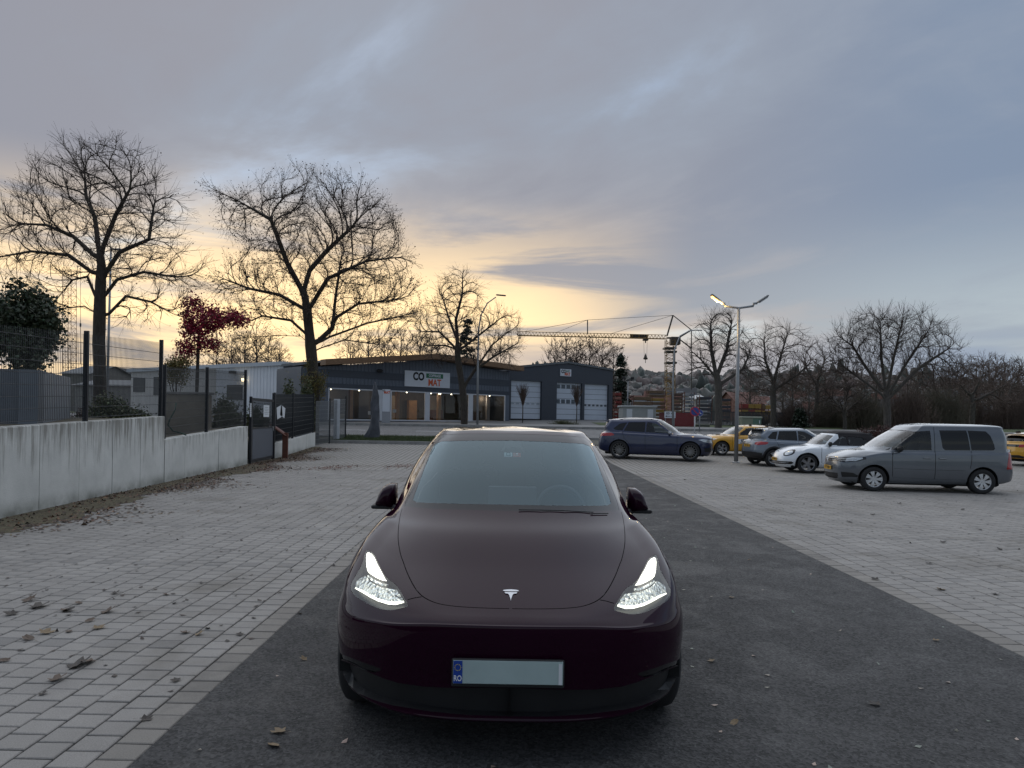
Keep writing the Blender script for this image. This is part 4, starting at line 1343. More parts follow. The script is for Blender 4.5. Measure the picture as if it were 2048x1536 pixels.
# --- two large street trees and the one before the showroom
px_tree('bare_tree', 'large spreading bare tree behind the concrete wall, beside the evergreen laurel', (198, 850), 26, 0.0,
    [(205, 440, 150, 150), (90, 470, 95, 95), (300, 440, 60, 75), (60, 570, 75, 55), (340, 545, 70, 55), (200, 340, 110, 60), (285, 610, 70, 35)],
    [[(200, 770), (198, 680), (200, 600), (203, 530), (198, 500)],
     [(206, 640), (245, 590), (290, 600), (335, 625)], [(203, 600), (235, 560), (290, 545), (350, 555)], [(202, 560), (240, 505), (300, 480), (310, 420)],
     [(200, 510), (232, 430), (260, 380)], [(198, 505), (178, 430), (150, 380), (140, 330)], [(198, 520), (140, 470), (80, 445), (20, 440)], [(198, 555), (150, 515), (90, 512), (10, 535)],
     [(198, 610), (165, 550), (130, 555), (80, 600)], [(198, 630), (160, 610), (110, 612)]],
    3600, 11, 0.22, step=0.27, di=2.4, dk=0.44, twig_n=3.0, twig_len=0.75, twig_r=0.0046, limb_cut=0.03, leaf=(M_leafbrown, 1500, 0.06))
px_tree('bare_tree', 'large bare tree with a few withered leaves, in front of the showroom\'s dark side wall', (626, 850), 36, 0.3,
    [(640, 470, 150, 115), (530, 440, 90, 60), (720, 460, 80, 70), (520, 580, 85, 75), (745, 580, 85, 75), (615, 400, 80, 50), (640, 620, 120, 50), (790, 610, 50, 60)],
    [[(628, 790), (624, 720), (618, 660), (614, 620), (608, 580)],
     [(624, 690), (600, 672), (560, 670), (490, 672), (455, 676)], [(617, 672), (580, 640), (520, 630), (470, 650)], [(612, 620), (560, 590), (500, 578), (440, 555)], [(609, 590), (580, 530), (555, 450), (500, 420), (450, 398)],
     [(608, 580), (618, 540), (650, 500), (700, 450)], [(614, 625), (660, 560), (740, 530), (810, 525)], [(628, 690), (662, 655), (665, 590), (672, 510)], [(630, 690), (660, 675), (740, 650), (830, 635)], [(630, 700), (690, 680), (760, 690)], [(664, 640), (720, 610), (800, 605)]],
    4200, 12, 0.30, step=0.32, di=2.9, dk=0.56, twig_n=3.6, twig_len=0.9, twig_r=0.0056, limb_cut=0.038, leaf=(M_leafbrown, 13000, 0.075))
px_tree('bare_tree', 'bare tree with a forked trunk on the footway in front of the showroom windows', (930, 848), 50.5, 1.05,
    [(915, 610, 55, 65), (990, 660, 55, 45), (870, 650, 45, 50), (930, 690, 90, 45), (1010, 690, 40, 35)],
    [[(929, 810), (924, 770), (916, 720), (914, 680)], [(916, 690), (912, 640), (925, 590), (926, 550)], [(914, 680), (895, 630), (880, 580)], [(915, 700), (880, 665), (845, 665)], [(920, 700), (960, 670), (1000, 640)],
     [(927, 775), (950, 740), (985, 690), (1010, 670)], [(916, 700), (890, 690), (850, 690)], [(950, 740), (985, 715), (1030, 690)]],
    2000, 13, 0.26, step=0.33, di=2.8, dk=0.50, twig_n=3.0, twig_len=0.9, twig_r=0.0068, limb_cut=0.04, leaf=(M_leafbrown, 350, 0.09))

# --- trees on the right beyond the street
GR = 'bare trees beyond the street'
px_tree('bare_tree', 'thick-trunked bare tree before the timber yard fence, left of the cabinet', (1437, 858), 52, 1.05,
    [(1440, 680, 50, 50), (1410, 720, 40, 35), (1475, 720, 35, 45), (1440, 650, 40, 30)],
    [[(1437, 830), (1437, 770), (1433, 750)], [(1433, 755), (1422, 700), (1420, 650)], [(1434, 752), (1450, 700), (1455, 650)], [(1432, 755), (1400, 720)], [(1438, 770), (1480, 740), (1495, 700)], [(1437, 775), (1480, 790), (1490, 800)]],
    1900, 21, 0.28, step=0.36, di=2.6, dk=0.50, twig_n=3.0, twig_len=1.0, twig_r=0.0068, limb_cut=0.04, m_trunk=M_barkg, group=GR)
px_tree('bare_tree', 'bare tree with a domed crown directly behind the green cabinet', (1548, 855), 57, 1.2,
    [(1552, 700, 60, 48), (1530, 740, 55, 40), (1590, 740, 45, 45), (1545, 770, 55, 30)],
    [[(1547, 820), (1546, 780), (1548, 760)], [(1547, 765), (1525, 720), (1520, 680)], [(1548, 760), (1560, 710), (1570, 670)], [(1547, 780), (1590, 750), (1610, 730)]],
    2200, 22, 0.25, step=0.4, di=3.0, dk=0.55, twig_n=3.0, twig_len=1.0, twig_r=0.0075, limb_cut=0.042, m_trunk=M_barkg, m_twig=M_twigr, group=GR)
px_tree('bare_tree', 'slender bare tree with bent leader, right of the domed tree', (1632, 855), 60, 1.25,
    [(1640, 760, 45, 45), (1630, 720, 25, 40), (1660, 790, 40, 35)],
    [[(1632, 820), (1634, 790), (1634, 760)], [(1634, 765), (1650, 720), (1668, 705)], [(1634, 770), (1615, 740), (1610, 720)]],
    1200, 23, 0.2, step=0.4, di=3.0, dk=0.55, twig_n=3.0, twig_len=1.0, twig_r=0.0075, limb_cut=0.042, m_trunk=M_barkg, m_twig=M_twigr, group=GR)
px_tree('bare_tree', 'tall multi-stemmed bare tree with a broad fan crown above the parked cars', (1780, 862), 48, 1.0,
    [(1760, 690, 95, 62), (1850, 700, 70, 50), (1700, 720, 50, 45), (1810, 660, 75, 35), (1740, 650, 45, 25), (1880, 745, 45, 35)],
    [[(1775, 830), (1772, 800), (1770, 780)], [(1770, 785), (1735, 730), (1715, 690), (1690, 670)], [(1772, 790), (1755, 720), (1745, 650)], [(1773, 790), (1780, 720), (1790, 650)], [(1774, 795), (1800, 730), (1830, 670)], [(1774, 800), (1820, 740), (1870, 700)], [(1772, 795), (1725, 760), (1690, 735)]],
    4600, 24, 0.25, step=0.36, di=2.8, dk=0.48, twig_n=3.0, twig_len=1.1, twig_r=0.0065, limb_cut=0.04, m_trunk=M_barkg, m_twig=M_twig, trop=0.08, group=GR, upward=0.5)
px_tree('bare_tree', 'reddish brown bare tree with a leaning trunk behind the grey van', (1945, 862), 62, 1.3,
    [(1940, 780, 60, 45), (1960, 740, 45, 30), (1900, 800, 40, 35), (2000, 780, 45, 45)],
    [[(1944, 835), (1946, 810), (1942, 790)], [(1942, 795), (1915, 770)], [(1943, 795), (1955, 750)], [(1944, 805), (1985, 780)]],
    2000, 25, 0.23, step=0.42, di=3.0, dk=0.56, twig_n=3.0, twig_len=0.8, twig_r=0.009, limb_cut=0.05, m_trunk=M_barkg, m_twig=M_twigr, group=GR)
px_tree('bare_tree', 'low bare tree with thin stems right behind the white convertible', (1690, 862), 54, 1.1,
    [(1690, 800, 45, 40), (1660, 810, 30, 30)],
    [[(1690, 840), (1686, 820)], [(1686, 822), (1665, 790)], [(1687, 822), (1700, 780)], [(1687, 825), (1720, 800)]],
    900, 26, 0.15, step=0.36, di=2.6, dk=0.5, twig_n=2.4, twig_len=0.7, twig_r=0.008, limb_cut=0.04, m_trunk=M_barkg, m_twig=M_twig, group=GR)
px_tree('bare_tree', 'small bare tree far right with outspread limbs behind the grey van\'s roof', (2010, 858), 70, 1.4,
    [(2020, 770, 45, 50), (2050, 790, 30, 40)], [[(2008, 835), (2010, 810)], [(2010, 812), (1995, 780)], [(2010, 812), (2030, 770)]],
    1000, 27, 0.2, step=0.45, di=3.2, dk=0.6, twig_n=2.4, twig_len=0.9, twig_r=0.010, limb_cut=0.05, m_trunk=M_barkg, m_twig=M_twigr, group=GR)

# --- two clipped broom-shaped trees before the garage doors
def broom_tree(px, py, top, d, z0, seed, label):
    rs = np.random.RandomState(seed)
    b = P(px, py, d); b.z = z0
    root = empty('young_tree', b); tag(root, label, 'tree', 'young broom-shaped trees before the garage hall')
    h = (py - top) * d / F
    MB().tube([(0, 0, -.05), (0.01, 0, h * .25), (0, 0, h * .45)], [.05, .045, .04], 8).build('trunk', M_barkg, root, True)
    n = 150
    a = rs.uniform(0, 2 * np.pi, n); sp = rs.uniform(0.05, 0.55, n)
    p0 = np.stack([np.zeros(n), np.zeros(n), rs.uniform(h * .38, h * .46, n)], 1)
    q = np.stack([np.cos(a) * sp, np.sin(a) * sp, np.zeros(n)], 1)
    p1 = p0 + q * .55 + np.array([0, 0, h * .25]); p2 = p1 + q * .7 + np.stack([np.zeros(n), np.zeros(n), h * rs.uniform(.15, .32, n) - sp * .3], 1)
    V, FF = seg_mesh(np.concatenate([p0, p1]), np.concatenate([p1, p2]), np.concatenate([np.full(n, .014), np.full(n, .010)]), np.concatenate([np.full(n, .010), np.full(n, .006)]), 3)
    np_mesh('crown', V, FF, M_twigr, root)
broom_tree(1045, 846, 765, 57, 1.23, 31, 'young broom-shaped tree in front of the garage door next to the showroom')
broom_tree(1153, 843, 764, 60, 1.30, 32, 'young broom-shaped tree in front of the garage door with a glazed strip')

# --- thin leafy trees behind the buildings (one model, many places)
def thin_tree_model(seed, h, w, leafc, cnt):
    rs = np.random.RandomState(seed)
    root = empty('thin_tree')
    at_ = np.concatenate([ell(rs, 260, (0, 0, h * .62), (w, w, h * .38)), ell(rs, 90, (0, 0, h * .85), (w * .5, w * .5, h * .18))])
    seeds = [[np.array((0.02 * math.sin(i), 0, h * .75 * i / 14)) for i in range(15)]]
    nodes, par = colonize(rs, seeds, at_, 3.0, .45, .38, 60, 0.12)
    tree_parts(root, rs, nodes, par, .014, .12, .8, 2.0, .012, M_barkg, M_twigr, .05, (leafc, cnt, .16) if cnt else None, .6)
    return root
TT = [thin_tree_model(41, 9.0, 1.7, M_leafbrown, 350), thin_tree_model(42, 8.0, 1.5, M_leafbrown, 0), thin_tree_model(43, 9.5, 2.0, M_leafyel, 260)]
def put_thin(k, first, px, top_py, d, z0, sc, label, group):
    b = P(px, 800, d); b.z = z0
    h = (P(px, top_py, d).z - z0)
    o = TT[k] if first else dup(TT[k])
    s_ = h / (9.0, 8.0, 9.5)[k]
    o.location = b; o.scale = (s_ * sc, s_ * sc, s_); o.rotation_euler = (0, 0, rnd.uniform(0, 6.28))
    tag(o, label, 'tree', group)
used = set()
for (px, top, k) in [(372, 690, 2), (432, 672, 1), (462, 668, 0), (488, 662, 0), (512, 655, 1), (535, 672, 0), (556, 690, 1), (700, 672, 1), (735, 660, 0), (768, 668, 1), (800, 655, 0), (838, 662, 1), (862, 668, 0), (1000, 680, 1)]:
    put_thin(k, k not in used, px, top, 88, 1.2, 0.95, 'thin leafless tree in the row behind the pale hall and showroom roofs', 'thin trees behind the showroom roof'); used.add(k)
for (px, top, k) in [(1108, 682, 1), (1130, 674, 0), (1152, 680, 0), (1178, 672, 0), (1203, 676, 0), (1226, 690, 0)]:
    put_thin(k, False, px, top, 96, 1.2, 0.95, 'thin tree with brown leaves behind the garage hall roof', 'thin trees behind the garage hall')

for i, (px, top, k, d) in enumerate([(1500, 745, 1, 84), (1585, 735, 1, 90), (1618, 742, 0, 82), (1650, 738, 1, 92), (1690, 728, 1, 86), (1722, 735, 0, 95), (1752, 722, 1, 90), (1835, 728, 1, 84), (1866, 722, 0, 92), (1898, 726, 1, 84), (1922, 718, 1, 96), (1952, 722, 0, 88), (1978, 716, 1, 94), (2006, 722, 1, 84), (2036, 716, 0, 92), (2064, 720, 1, 88), (1815, 735, 0, 100), (1566, 752, 0, 98)]):
    put_thin(k, False, px, top, d, .9, 1.25, 'brownish thin tree in the dense belt of trees behind the parked cars', 'belt of thin trees behind the parked cars')
# ================================================================== LEFT SIDE: retaining wall, fences, gate, garden
def xw(y): return -7.118 - 0.066 * y        # face line of the wall
def yw(px):                                 # where a pixel column meets the wall line
    u = (px - CX) / F
    return 7.118 / (-u - 0.066)
WDIR = Vector((-0.066, 1, 0)).normalized(); WN = Vector((1, 0.066, 0)).normalized()

def stained_concrete(name, base=(0.64, 0.635, 0.60)):
    mt, t, b = principled(name)
    g = t.n('ShaderNodeTexCoord').outputs['Object']
    x, y, z = t.sep(g)
    streak = t.noise(t.comb(t.m('MULTIPLY', y, 5.0), 0.0, t.m('MULTIPLY', z, 0.55)), 1.6, 6, 0.62)
    streak2 = t.noise(t.comb(t.m('MULTIPLY', y, 22.0), 3.0, t.m('MULTIPLY', z, 0.8)), 1.5, 4, 0.6)
    blot = t.noise(g, 1.8, 6, 0.65)
    s_ = t.m('ADD', t.m('MULTIPLY', streak, 0.6), t.m('MULTIPLY', streak2, 0.4))
    # run-off stains start at the coping and thin out downwards
    fall = t.mapr(z, 0.25, 1.45, -0.10, 0.17)
    dk = t.mapr(t.m('ADD', s_, fall), 0.53, 0.74, 0, 0.72, True)
    c = t.mix(t.mapr(blot, 0.35, 0.68, 0, 0.55), (*base, 1), (base[0] * .68, base[1] * .69, base[2] * .69, 1))
    c = t.mix(dk, c, (0.105, 0.092, 0.07))
    low = t.m('MULTIPLY', t.mapr(z, 0.30, 0.0, 0, 1, True), t.mapr(blot, 0.3, 0.6, 0.2, 1.0))
    c = t.mix(t.m('MULTIPLY', low, 0.65), c, (0.06, 0.065, 0.035))
    t.l(c, b.inputs['Base Color']); b.inputs['Roughness'].default_value = 0.88
    bn = t.n('ShaderNodeBump'); bn.inputs['Distance'].default_value = 0.004
    t.l(t.noise(g, 45, 4, 0.6), bn.inputs['Height']); t.l(bn.outputs[0], b.inputs['Normal'])
    return mt
M_wall = stained_concrete('stained concrete')

def wall_run(label, ys, zt0, zt1, thick=0.26):
    """ys: joints; top height runs linearly"""
    y0, y1 = ys[0], ys[-1]
    root = empty('concrete_wall', (xw(y0), y0, 0)); tag(root, label, 'wall')
    for a, b in zip(ys[:-1], ys[1:]):
        a2, b2 = a + 0.008, b - 0.008
        m = MB(); jut = rnd.uniform(-0.006, 0.006)
        v = []
        for y in (a2, b2):
            ztop = zt0 + (zt1 - zt0) * (y - y0) / (y1 - y0)
            x = xw(y) + jut
            for (dx, z) in ((0.0, -.05), (0.0, ztop - .015), (-.015, ztop), (-thick + .015, ztop), (-thick, ztop - .015), (-thick, -.05)):
                v.append((x + dx - xw(y0), y - y0, z + zt(y)))
        f = [(0, 1, 2, 3, 4, 5), (11, 10, 9, 8, 7, 6)] + [(i, 6 + i, 6 + (i + 1) % 6, (i + 1) % 6) for i in range(6)]
        fix_normals(m.add(v, f).build('wall_panel', M_wall, root))
    return root
near_j = [16.03 - 1.17 * k for k in range(9, -1, -1)]
wall_run('tall stained concrete retaining wall with vertical joints', near_j, 1.40 + (near_j[0] - 10.33) * .031, 1.578)
wall_run('lower step of the stained concrete wall ending at the gate', [16.05, 17.2, 18.38, 19.55, 20.8, 22.15], 1.03, 1.255)
wall_run('low concrete plinth wall beyond the gate', [25.25, 26.9, 28.6, 30.3, 32.0], 0.57, 0.64)

# raised garden behind the wall
def garden(y0, y1, z0, z1):
    mesh_o = mesh_obj('garden', [(xw(y0) - .24, y0, z0), (xw(y1) - .24, y1, z1), (-40, y1, z1 + .3), (-40, y0, z0 + .3)], [(3, 2, 1, 0)], M_soil)
    mesh_o['kind'] = 'structure'
garden(4, 16.03, 1.18, 1.5); garden(16.03, 22.2, .95, 1.15); garden(22.2, 36.2, .75, .75)

M_fence = mat('anthracite metal', (0.018, 0.020, 0.024), 0.45, 0.3, var=0.15)
M_wire = mat('fence wire', (0.035, 0.038, 0.042), 0.45, 0.4, var=0.1)
def fence_run(label, y0, y1, zb0, zb1, ztp0, ztp1, post_px, dv=0.05, dh=0.2, off=-0.10, rods=True, wr=0.0042, post_h=0.06):
    root = empty('mesh_fence', (xw(y0) + off, y0, 0)); tag(root, label, 'fence')
    ys = sorted([y0] + [yw(p) for p in post_px if y0 < yw(p) < y1] + [y1])
    def X(y): return xw(y) + off - xw(y0) - off
    def zb(y): return zb0 + (zb1 - zb0) * (y - y0) / (y1 - y0)
    def zp(y): return ztp0 + (ztp1 - ztp0) * (y - y0) / (y1 - y0)
    for y in ys:
        m = MB(); h = zp(y) - zb(y) + post_h + .12
        m.cbox((X(y), y - y0, zb(y) - .12 + h / 2), (.06, .09, h), .006)
        m.box((X(y) + .035, y - y0, zb(y) - .1 + h / 2), (.012, .05, h * .98))
        m.build('post', M_fence, root)
    for a, b in zip(ys[:-1], ys[1:]):
        A = []; B = []
        n = int((b - a - .1) / dv)
        for i in range(n + 1):
            y = a + .05 + (b - a - .1) * i / max(n, 1)
            A.append((X(y), y - y0, zb(y) + .03)); B.append((X(y), y - y0, zp(y)))
        nh = int((zp(a) - zb(a) - .05) / dh)
        for k in range(nh + 1):
            z_ = .05 + k * dh
            for e in (-.007, .007):
                A.append((X(a + .05) + e, a + .05 - y0, zb(a) + z_)); B.append((X(b - .05) + e, b - .05 - y0, zb(b) + z_))
        A, B = np.array(A), np.array(B)
        V, FF = seg_mesh(A, B, np.full(len(A), wr), np.full(len(A), wr), 4)
        np_mesh('wire_panel', V, FF, M_wire, root)['kind'] = 'stuff'
    return root
near0 = near_j[0]
fence_run('tall dark mesh fence standing on the tall retaining wall', near0, 16.0, 1.42 + (near0 - 10.33) * .031, 1.60, 2.976 - (10.33 - near0) * .058, 3.31, (181, -8), wr=.0046)
fence_run('mesh fence on the lower step of the wall, with a lamp glinting behind', 16.2, 22.1, 1.05, 1.28, 2.75, 3.02, (420,), wr=.0055)
fence_run('dark mesh fence with slate infill on the low plinth wall', 25.5, 31.9, .60, .80, 2.40, 2.60, (590,), dv=.05, wr=.007)
# solid lower sheets of that fence
r_ = empty('privacy_sheet', (xw(25.5) - .16, 25.5, 0)); tag(r_, 'grey privacy sheeting fixed low behind the plinth wall fence', 'privacy screen')
M_slate = mat('grey sheet', (0.085, 0.095, 0.115), 0.6, var=0.12, scale=1.2)
for a, b in ((25.6, 28.7), (28.8, 31.8)):
    MB().add([(xw(a) - xw(25.5), a - 25.5, .6), (xw(b) - xw(25.5), b - 25.5, .75), (xw(b) - xw(25.5), b - 25.5, 1.45), (xw(a) - xw(25.5), a - 25.5, 1.28)], [(0, 1, 2, 3)]).build('sheet', M_slate, r_)

# fence piece running to the street with the white board
rf = empty('mesh_fence', (xw(32), 32, zt(32))); tag(rf, 'short mesh fence panel by the street carrying a white board', 'fence')
ends = [(xw(32.05), 32.05), (xw(32) + .12, 34.0), (-8.80, 36.0)]
for (a, b) in zip(ends[:-1], ends[1:]):
    A = []; B = []
    for k in range(11):
        z_ = .1 + k * .2
        A.append((a[0] - xw(32), a[1] - 32, z_ + zt(a[1]) - zt(32))); B.append((b[0] - xw(32), b[1] - 32, z_ + zt(b[1]) - zt(32)))
    for k in range(38):
        t_ = k / 37; x = a[0] + (b[0] - a[0]) * t_; y = a[1] + (b[1] - a[1]) * t_
        A.append((x - xw(32), y - 32, .05 + zt(y) - zt(32))); B.append((x - xw(32), y - 32, 2.12 + zt(y) - zt(32)))
    V, FF = seg_mesh(np.array(A), np.array(B), np.full(len(A), .006), np.full(len(A), .006), 4)
    np_mesh('wire_panel', V, FF, mat('galvanised wire', (0.20, 0.21, 0.22), 0.45, 0.5, var=0.1), rf)['kind'] = 'stuff'
for e in ends[1:]:
    MB().cbox((e[0] - xw(32), e[1] - 32, 1.1 + zt(e[1]) - zt(32)), (.07, .07, 2.3), .006).build('post', M_fence, rf)
bd = P(671, 838, 34.9)
MB().cbox((bd.x - xw(32) + .06, bd.y - 32, bd.z - zt(32)), (.31, .03, 2.05), .006, rz=R(8)).build('board', mat('white board', (0.55, 0.57, 0.60), 0.5, var=0.08), rf)

# gate
g0, g1 = Vector((xw(22.35), 22.35, 0)), Vector((xw(25.1), 25.1, 0))
gr = empty('garden_gate', g0); tag(gr, 'dark metal garden gate with solid lower panel and paper notices', 'gate')
gl_ = (g1 - g0).length; ga = math.atan2(g1.y - g0.y, g1.x - g0.x); gr.rotation_euler = (0, 0, ga)
m = MB()
m.cbox((0.04, 0, 1.1), (.08, .08, 2.25), .006); m.build('gate_post', M_fence, gr)
m = MB(); m.cbox((gl_ - .05, 0, 1.2), (.10, .10, 2.45), .006); m.build('gate_post', M_fence, gr)
m = MB(); m.box((gl_ / 2, 0, .10), (gl_ - .22, .05, .07)); m.box((gl_ / 2, 0, 2.14), (gl_ - .22, .05, .09)); m.box((.15, 0, 1.12), (.06, .05, 1.97)); m.box((gl_ - .17, 0, 1.12), (.06, .05, 1.97)); m.box((gl_ / 2, 0, 1.17), (gl_ - .4, .045, .05)); m.build('gate_frame', M_fence, gr)
MB().box((gl_ / 2, -.01, .64), (gl_ - .40, .02, 1.0)).build('gate_panel', M_slate, gr)
A = []; B = []
for k in range(int((gl_ - .4) / .05)): A.append((.2 + .05 * k, 0, 1.2)); B.append((.2 + .05 * k, 0, 2.1))
for k in range(5): A.append((.18, 0, 1.3 + .18 * k)); B.append((gl_ - .2, 0, 1.3 + .18 * k))
V, FF = seg_mesh(np.array(A), np.array(B), np.full(len(A), .0055), np.full(len(A), .0055), 4)
np_mesh('wire_panel', V, FF, M_wire, gr)['kind'] = 'stuff'
M_paper = mat('paper', (0.62, 0.64, 0.66), 0.8, var=0.06)
for (px, py, w_, h_) in ((531, 822, .42, .42), (500, 820, .12, .45)):
    y = yw(px); s_ = (y - 22.35) / math.cos(ga - R(90)) ; z_ = P(px, py, y).z
    pn = MB().box((s_, -.03, z_), (w_ * 1.6, .006, h_)).build('notice', M_paper, gr)
    ln = MB()
    for k in range(5): ln.box((s_, -.034, z_ + h_ * (.30 - .14 * k)), (w_ * 1.2 * (1 if k % 2 else .75), .002, h_ * .035))
    ln.build('notice_print', mat('faded print', (0.25, 0.26, 0.28), 0.8, var=0), pn)
MB().tube([(gl_ - .24, -.05, 1.05), (gl_ - .24, -.05, 1.18), (gl_ - .36, -.05, 1.18)], .012, 6).build('gate_handle', M_alloy, gr)
# torn paper hanging beside the gate
y = 26.0; c = P(553, 824, y)
pr = MB()
for (dx, dz, a, s_) in ((0, 0, 12, .45), (.16, .02, -14, .40)):
    pr.box((0, dx * 2.2, dz), (.01, s_ * 1.3, s_), M=Matrix.Rotation(R(a), 3, 'X'))
tag(pr.build('torn_paper', M_paper, loc=(xw(y) - .05, y, c.z)), 'torn white paper sheets hanging on the fence beside the gate', 'paper')

# rusty steel information lectern
b = P(570, 917, 25.6); b.z = 0
rl = empty('info_lectern', b); tag(rl, 'rust coloured steel information post with a slanted panel', 'sign')
M_rust = mat('weathered steel', (0.12, 0.045, 0.030), 0.85, var=0.35, scale=5, bump=.002)
MB().cbox((0, 0, .47), (.20, .10, .98), .005).build('stem', M_rust, rl)
MB().cbox((-.25, 0, 1.06), (.75, .42, .035), .005, M=Matrix.Rotation(R(34), 3, 'Y')).build('panel', M_rust, rl)
MB().box((-.235, 0, 1.084), (.45, .26, .006), M=Matrix.Rotation(R(34), 3, 'Y')).build('panel_print', mat('panel print', (0.16, 0.08, 0.07), 0.7, var=0.3, scale=30), rl)

# grey planter block behind the tall fence
A_, B_, C_ = P(-60, 740, 12.3), P(76, 740, 12.6), P(142, 742, 15.4)
M_pl = mat('slate grey cladding', (0.12, 0.135, 0.155), 0.55, var=0.14, scale=1.5, stretch=(1, 1, 4))
z0, z1 = 1.2, 2.42
root = empty('planter_block', (A_.x, A_.y, z0)); tag(root, 'slate grey clad block behind the tall fence', 'planter')
def quad_wall(p, q, z0, z1, name, mt, parent, th=.3):
    o = parent.location
    d = (q - p); n = Vector((-d.y, d.x, 0)).normalized() * th
    m = MB(); pts = [p, q, q + n, p + n]
    m.add([(a.x - o.x, a.y - o.y, z0 - o.z) for a in pts] + [(a.x - o.x, a.y - o.y, z1 - o.z) for a in pts], [(3, 2, 1, 0), (4, 5, 6, 7), (0, 1, 5, 4), (1, 2, 6, 5), (2, 3, 7, 6), (3, 0, 4, 7)])
    return m.build(name, mt, parent)
quad_wall(A_, B_, z0, z1, 'front_cladding', M_pl, root)
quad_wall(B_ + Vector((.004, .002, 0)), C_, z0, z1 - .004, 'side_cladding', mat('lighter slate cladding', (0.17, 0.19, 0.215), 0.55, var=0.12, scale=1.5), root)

# ---- garden shrubs
def shrub(name, label, c, rad, n, seed, m_leaf, size, stems=6, lumps=7, group=None, cat='shrub', gap=0.0, zlift=0.0):
    """leafy bush: stems and many leaves gathered in clumps. c = base point, rad = (rx, ry, h)"""
    rs = np.random.RandomState(seed)
    root = empty(name, c); tag(root, label, cat, group)
    m = MB()
    for k in range(stems):
        a = rs.uniform(0, 6.28); e = Vector((math.cos(a) * rad[0] * .6, math.sin(a) * rad[1] * .6, zlift + (rad[2] - zlift) * rs.uniform(.5, .85)))
        m.tube([(0, 0, -.05), (e.x * .3, e.y * .3, e.z * .5), e], [.03 + .01 * rad[2], .02, .008], 5)
    m.build('stem', M_bark, root)
    cl = []
    for k in range(lumps * 5):
        d = rs.normal(size=3); d /= np.linalg.norm(d); d[2] = abs(d[2]) * (1 if zlift == 0 else np.sign(d[2]))
        cl.append(d * rs.uniform(.25, .92))
    cl = np.array(cl)
    k = rs.randint(0, len(cl), n)
    h = (rad[2] - zlift)
    q = cl[k] + rs.normal(0, .17 - gap * .1, (n, 3))
    if zlift == 0:
        p = q * np.array([rad[0], rad[1], h]); p[:, 2] = np.abs(p[:, 2])
    else:
        p = q * np.array([rad[0], rad[1], h * .5]) + np.array([0, 0, zlift + h * .5])
    v, f = leaf_quads(rs, p, size, .1)
    np_mesh('foliage', v, f, m_leaf, root)['kind'] = 'stuff'
    return root
def at(px, py, d, z=None):
    p = P(px, py, d)
    if z is not None: p.z = z
    return p
shrub('laurel_tree', 'dense dark evergreen laurel behind the tall fence', at(48, 800, 17, 1.4), (1.02, 1.0, 3.35), 15000, 51, M_leafdark, .10, 8, 9, cat='tree', zlift=1.15)
shrub('round_bush', 'low rounded green bush behind the tall fence beside the post', at(222, 830, 16.6, 1.2), (.66, .6, .80), 8000, 52, M_leafhedge, .065)
shrub('round_bush', 'flat spreading green bush at the end of the tall fence', at(272, 830, 17.2, 1.25), (.38, .5, .50), 4000, 53, M_leafhedge, .065)
shrub('heather_bush', 'brown heather bush beside the slate block', at(158, 828, 16.2, 1.25), (.28, .3, .5), 2000, 54, leaf_mat('heather', (0.07, 0.035, 0.028)), .04)
shrub('hedge_bush', 'square hedge bush behind the mesh fence near the gate', at(455, 850, 24.0, .85), (.68, .55, 1.45), 9000, 55, M_leafhedge, .09)
shrub('hedge_bush', 'narrow dark hedge bush seen through the gate', at(515, 850, 26.5, .75), (.5, .4, 1.3), 5000, 56, M_leafhedge, .085)
shrub('hedge_bush', 'tall hedge bush behind the slate fence', at(577, 850, 30.5, .75), (.55, .5, 2.1), 9000, 57, M_leafhedge, .09)
shrub('hedge_bush', 'tall hedge bush with yellow tips beside the street tree', at(612, 850, 33.5, .75), (.50, .45, 2.3), 9000, 58, M_leafhedge, .09)
shrub('ivy_bush', 'yellowing shoots wrapped round the street tree trunk', at(626, 850, 35.8, .75), (.85, .6, 3.9), 3200, 59, M_leafyel, .075, zlift=1.2, gap=.5)
shrub('leafy_tree', 'small round tree with yellow brown leaves behind the fence, left of the maple', at(352, 770, 30, .9), (.75, .7, 3.35), 3000, 60, M_leafyel, .075, 6, 8, cat='tree', zlift=1.9)
# red maple
def maple():
    d = 31; b = at(393, 800, d, .9)
    rs = np.random.RandomState(61)
    root = empty('maple_tree', b); tag(root, 'small maple with dark red leaves behind the fence', 'tree')
    at_ = []
    for (x, y, rx, ry) in ((405, 630, 35, 22), (440, 640, 45, 16), (385, 610, 18, 20), (470, 640, 25, 12), (395, 660, 30, 12), (380, 700, 25, 20), (420, 690, 22, 14)):
        c = P(x, y, d) - b
        at_.append(ell(rs, 90, c, (rx * d / F, rx * d / F * .8, ry * d / F)))
    seeds = [[np.array(P(393 + i * .4, 800 - i * 12, d) - b) for i in range(12)]]
    seeds[0][0] = np.array((0, 0, -.1))
    nodes, par = colonize(rs, seeds, np.concatenate(at_), 2.5, .3, .22, 70)
    tree_parts(root, rs, nodes, par, .009, .075, .4, 1.6, .006, M_bark, M_twig, .03)
    nd = np.array(nodes)[20:]
    k = rs.randint(0, len(nd), 5200)
    v, f = leaf_quads(rs, nd[k] + rs.normal(0, .18, (5200, 3)), .12, .2, .2)
    np_mesh('leaves', v, f, M_leafred, root)['kind'] = 'stuff'
maple()
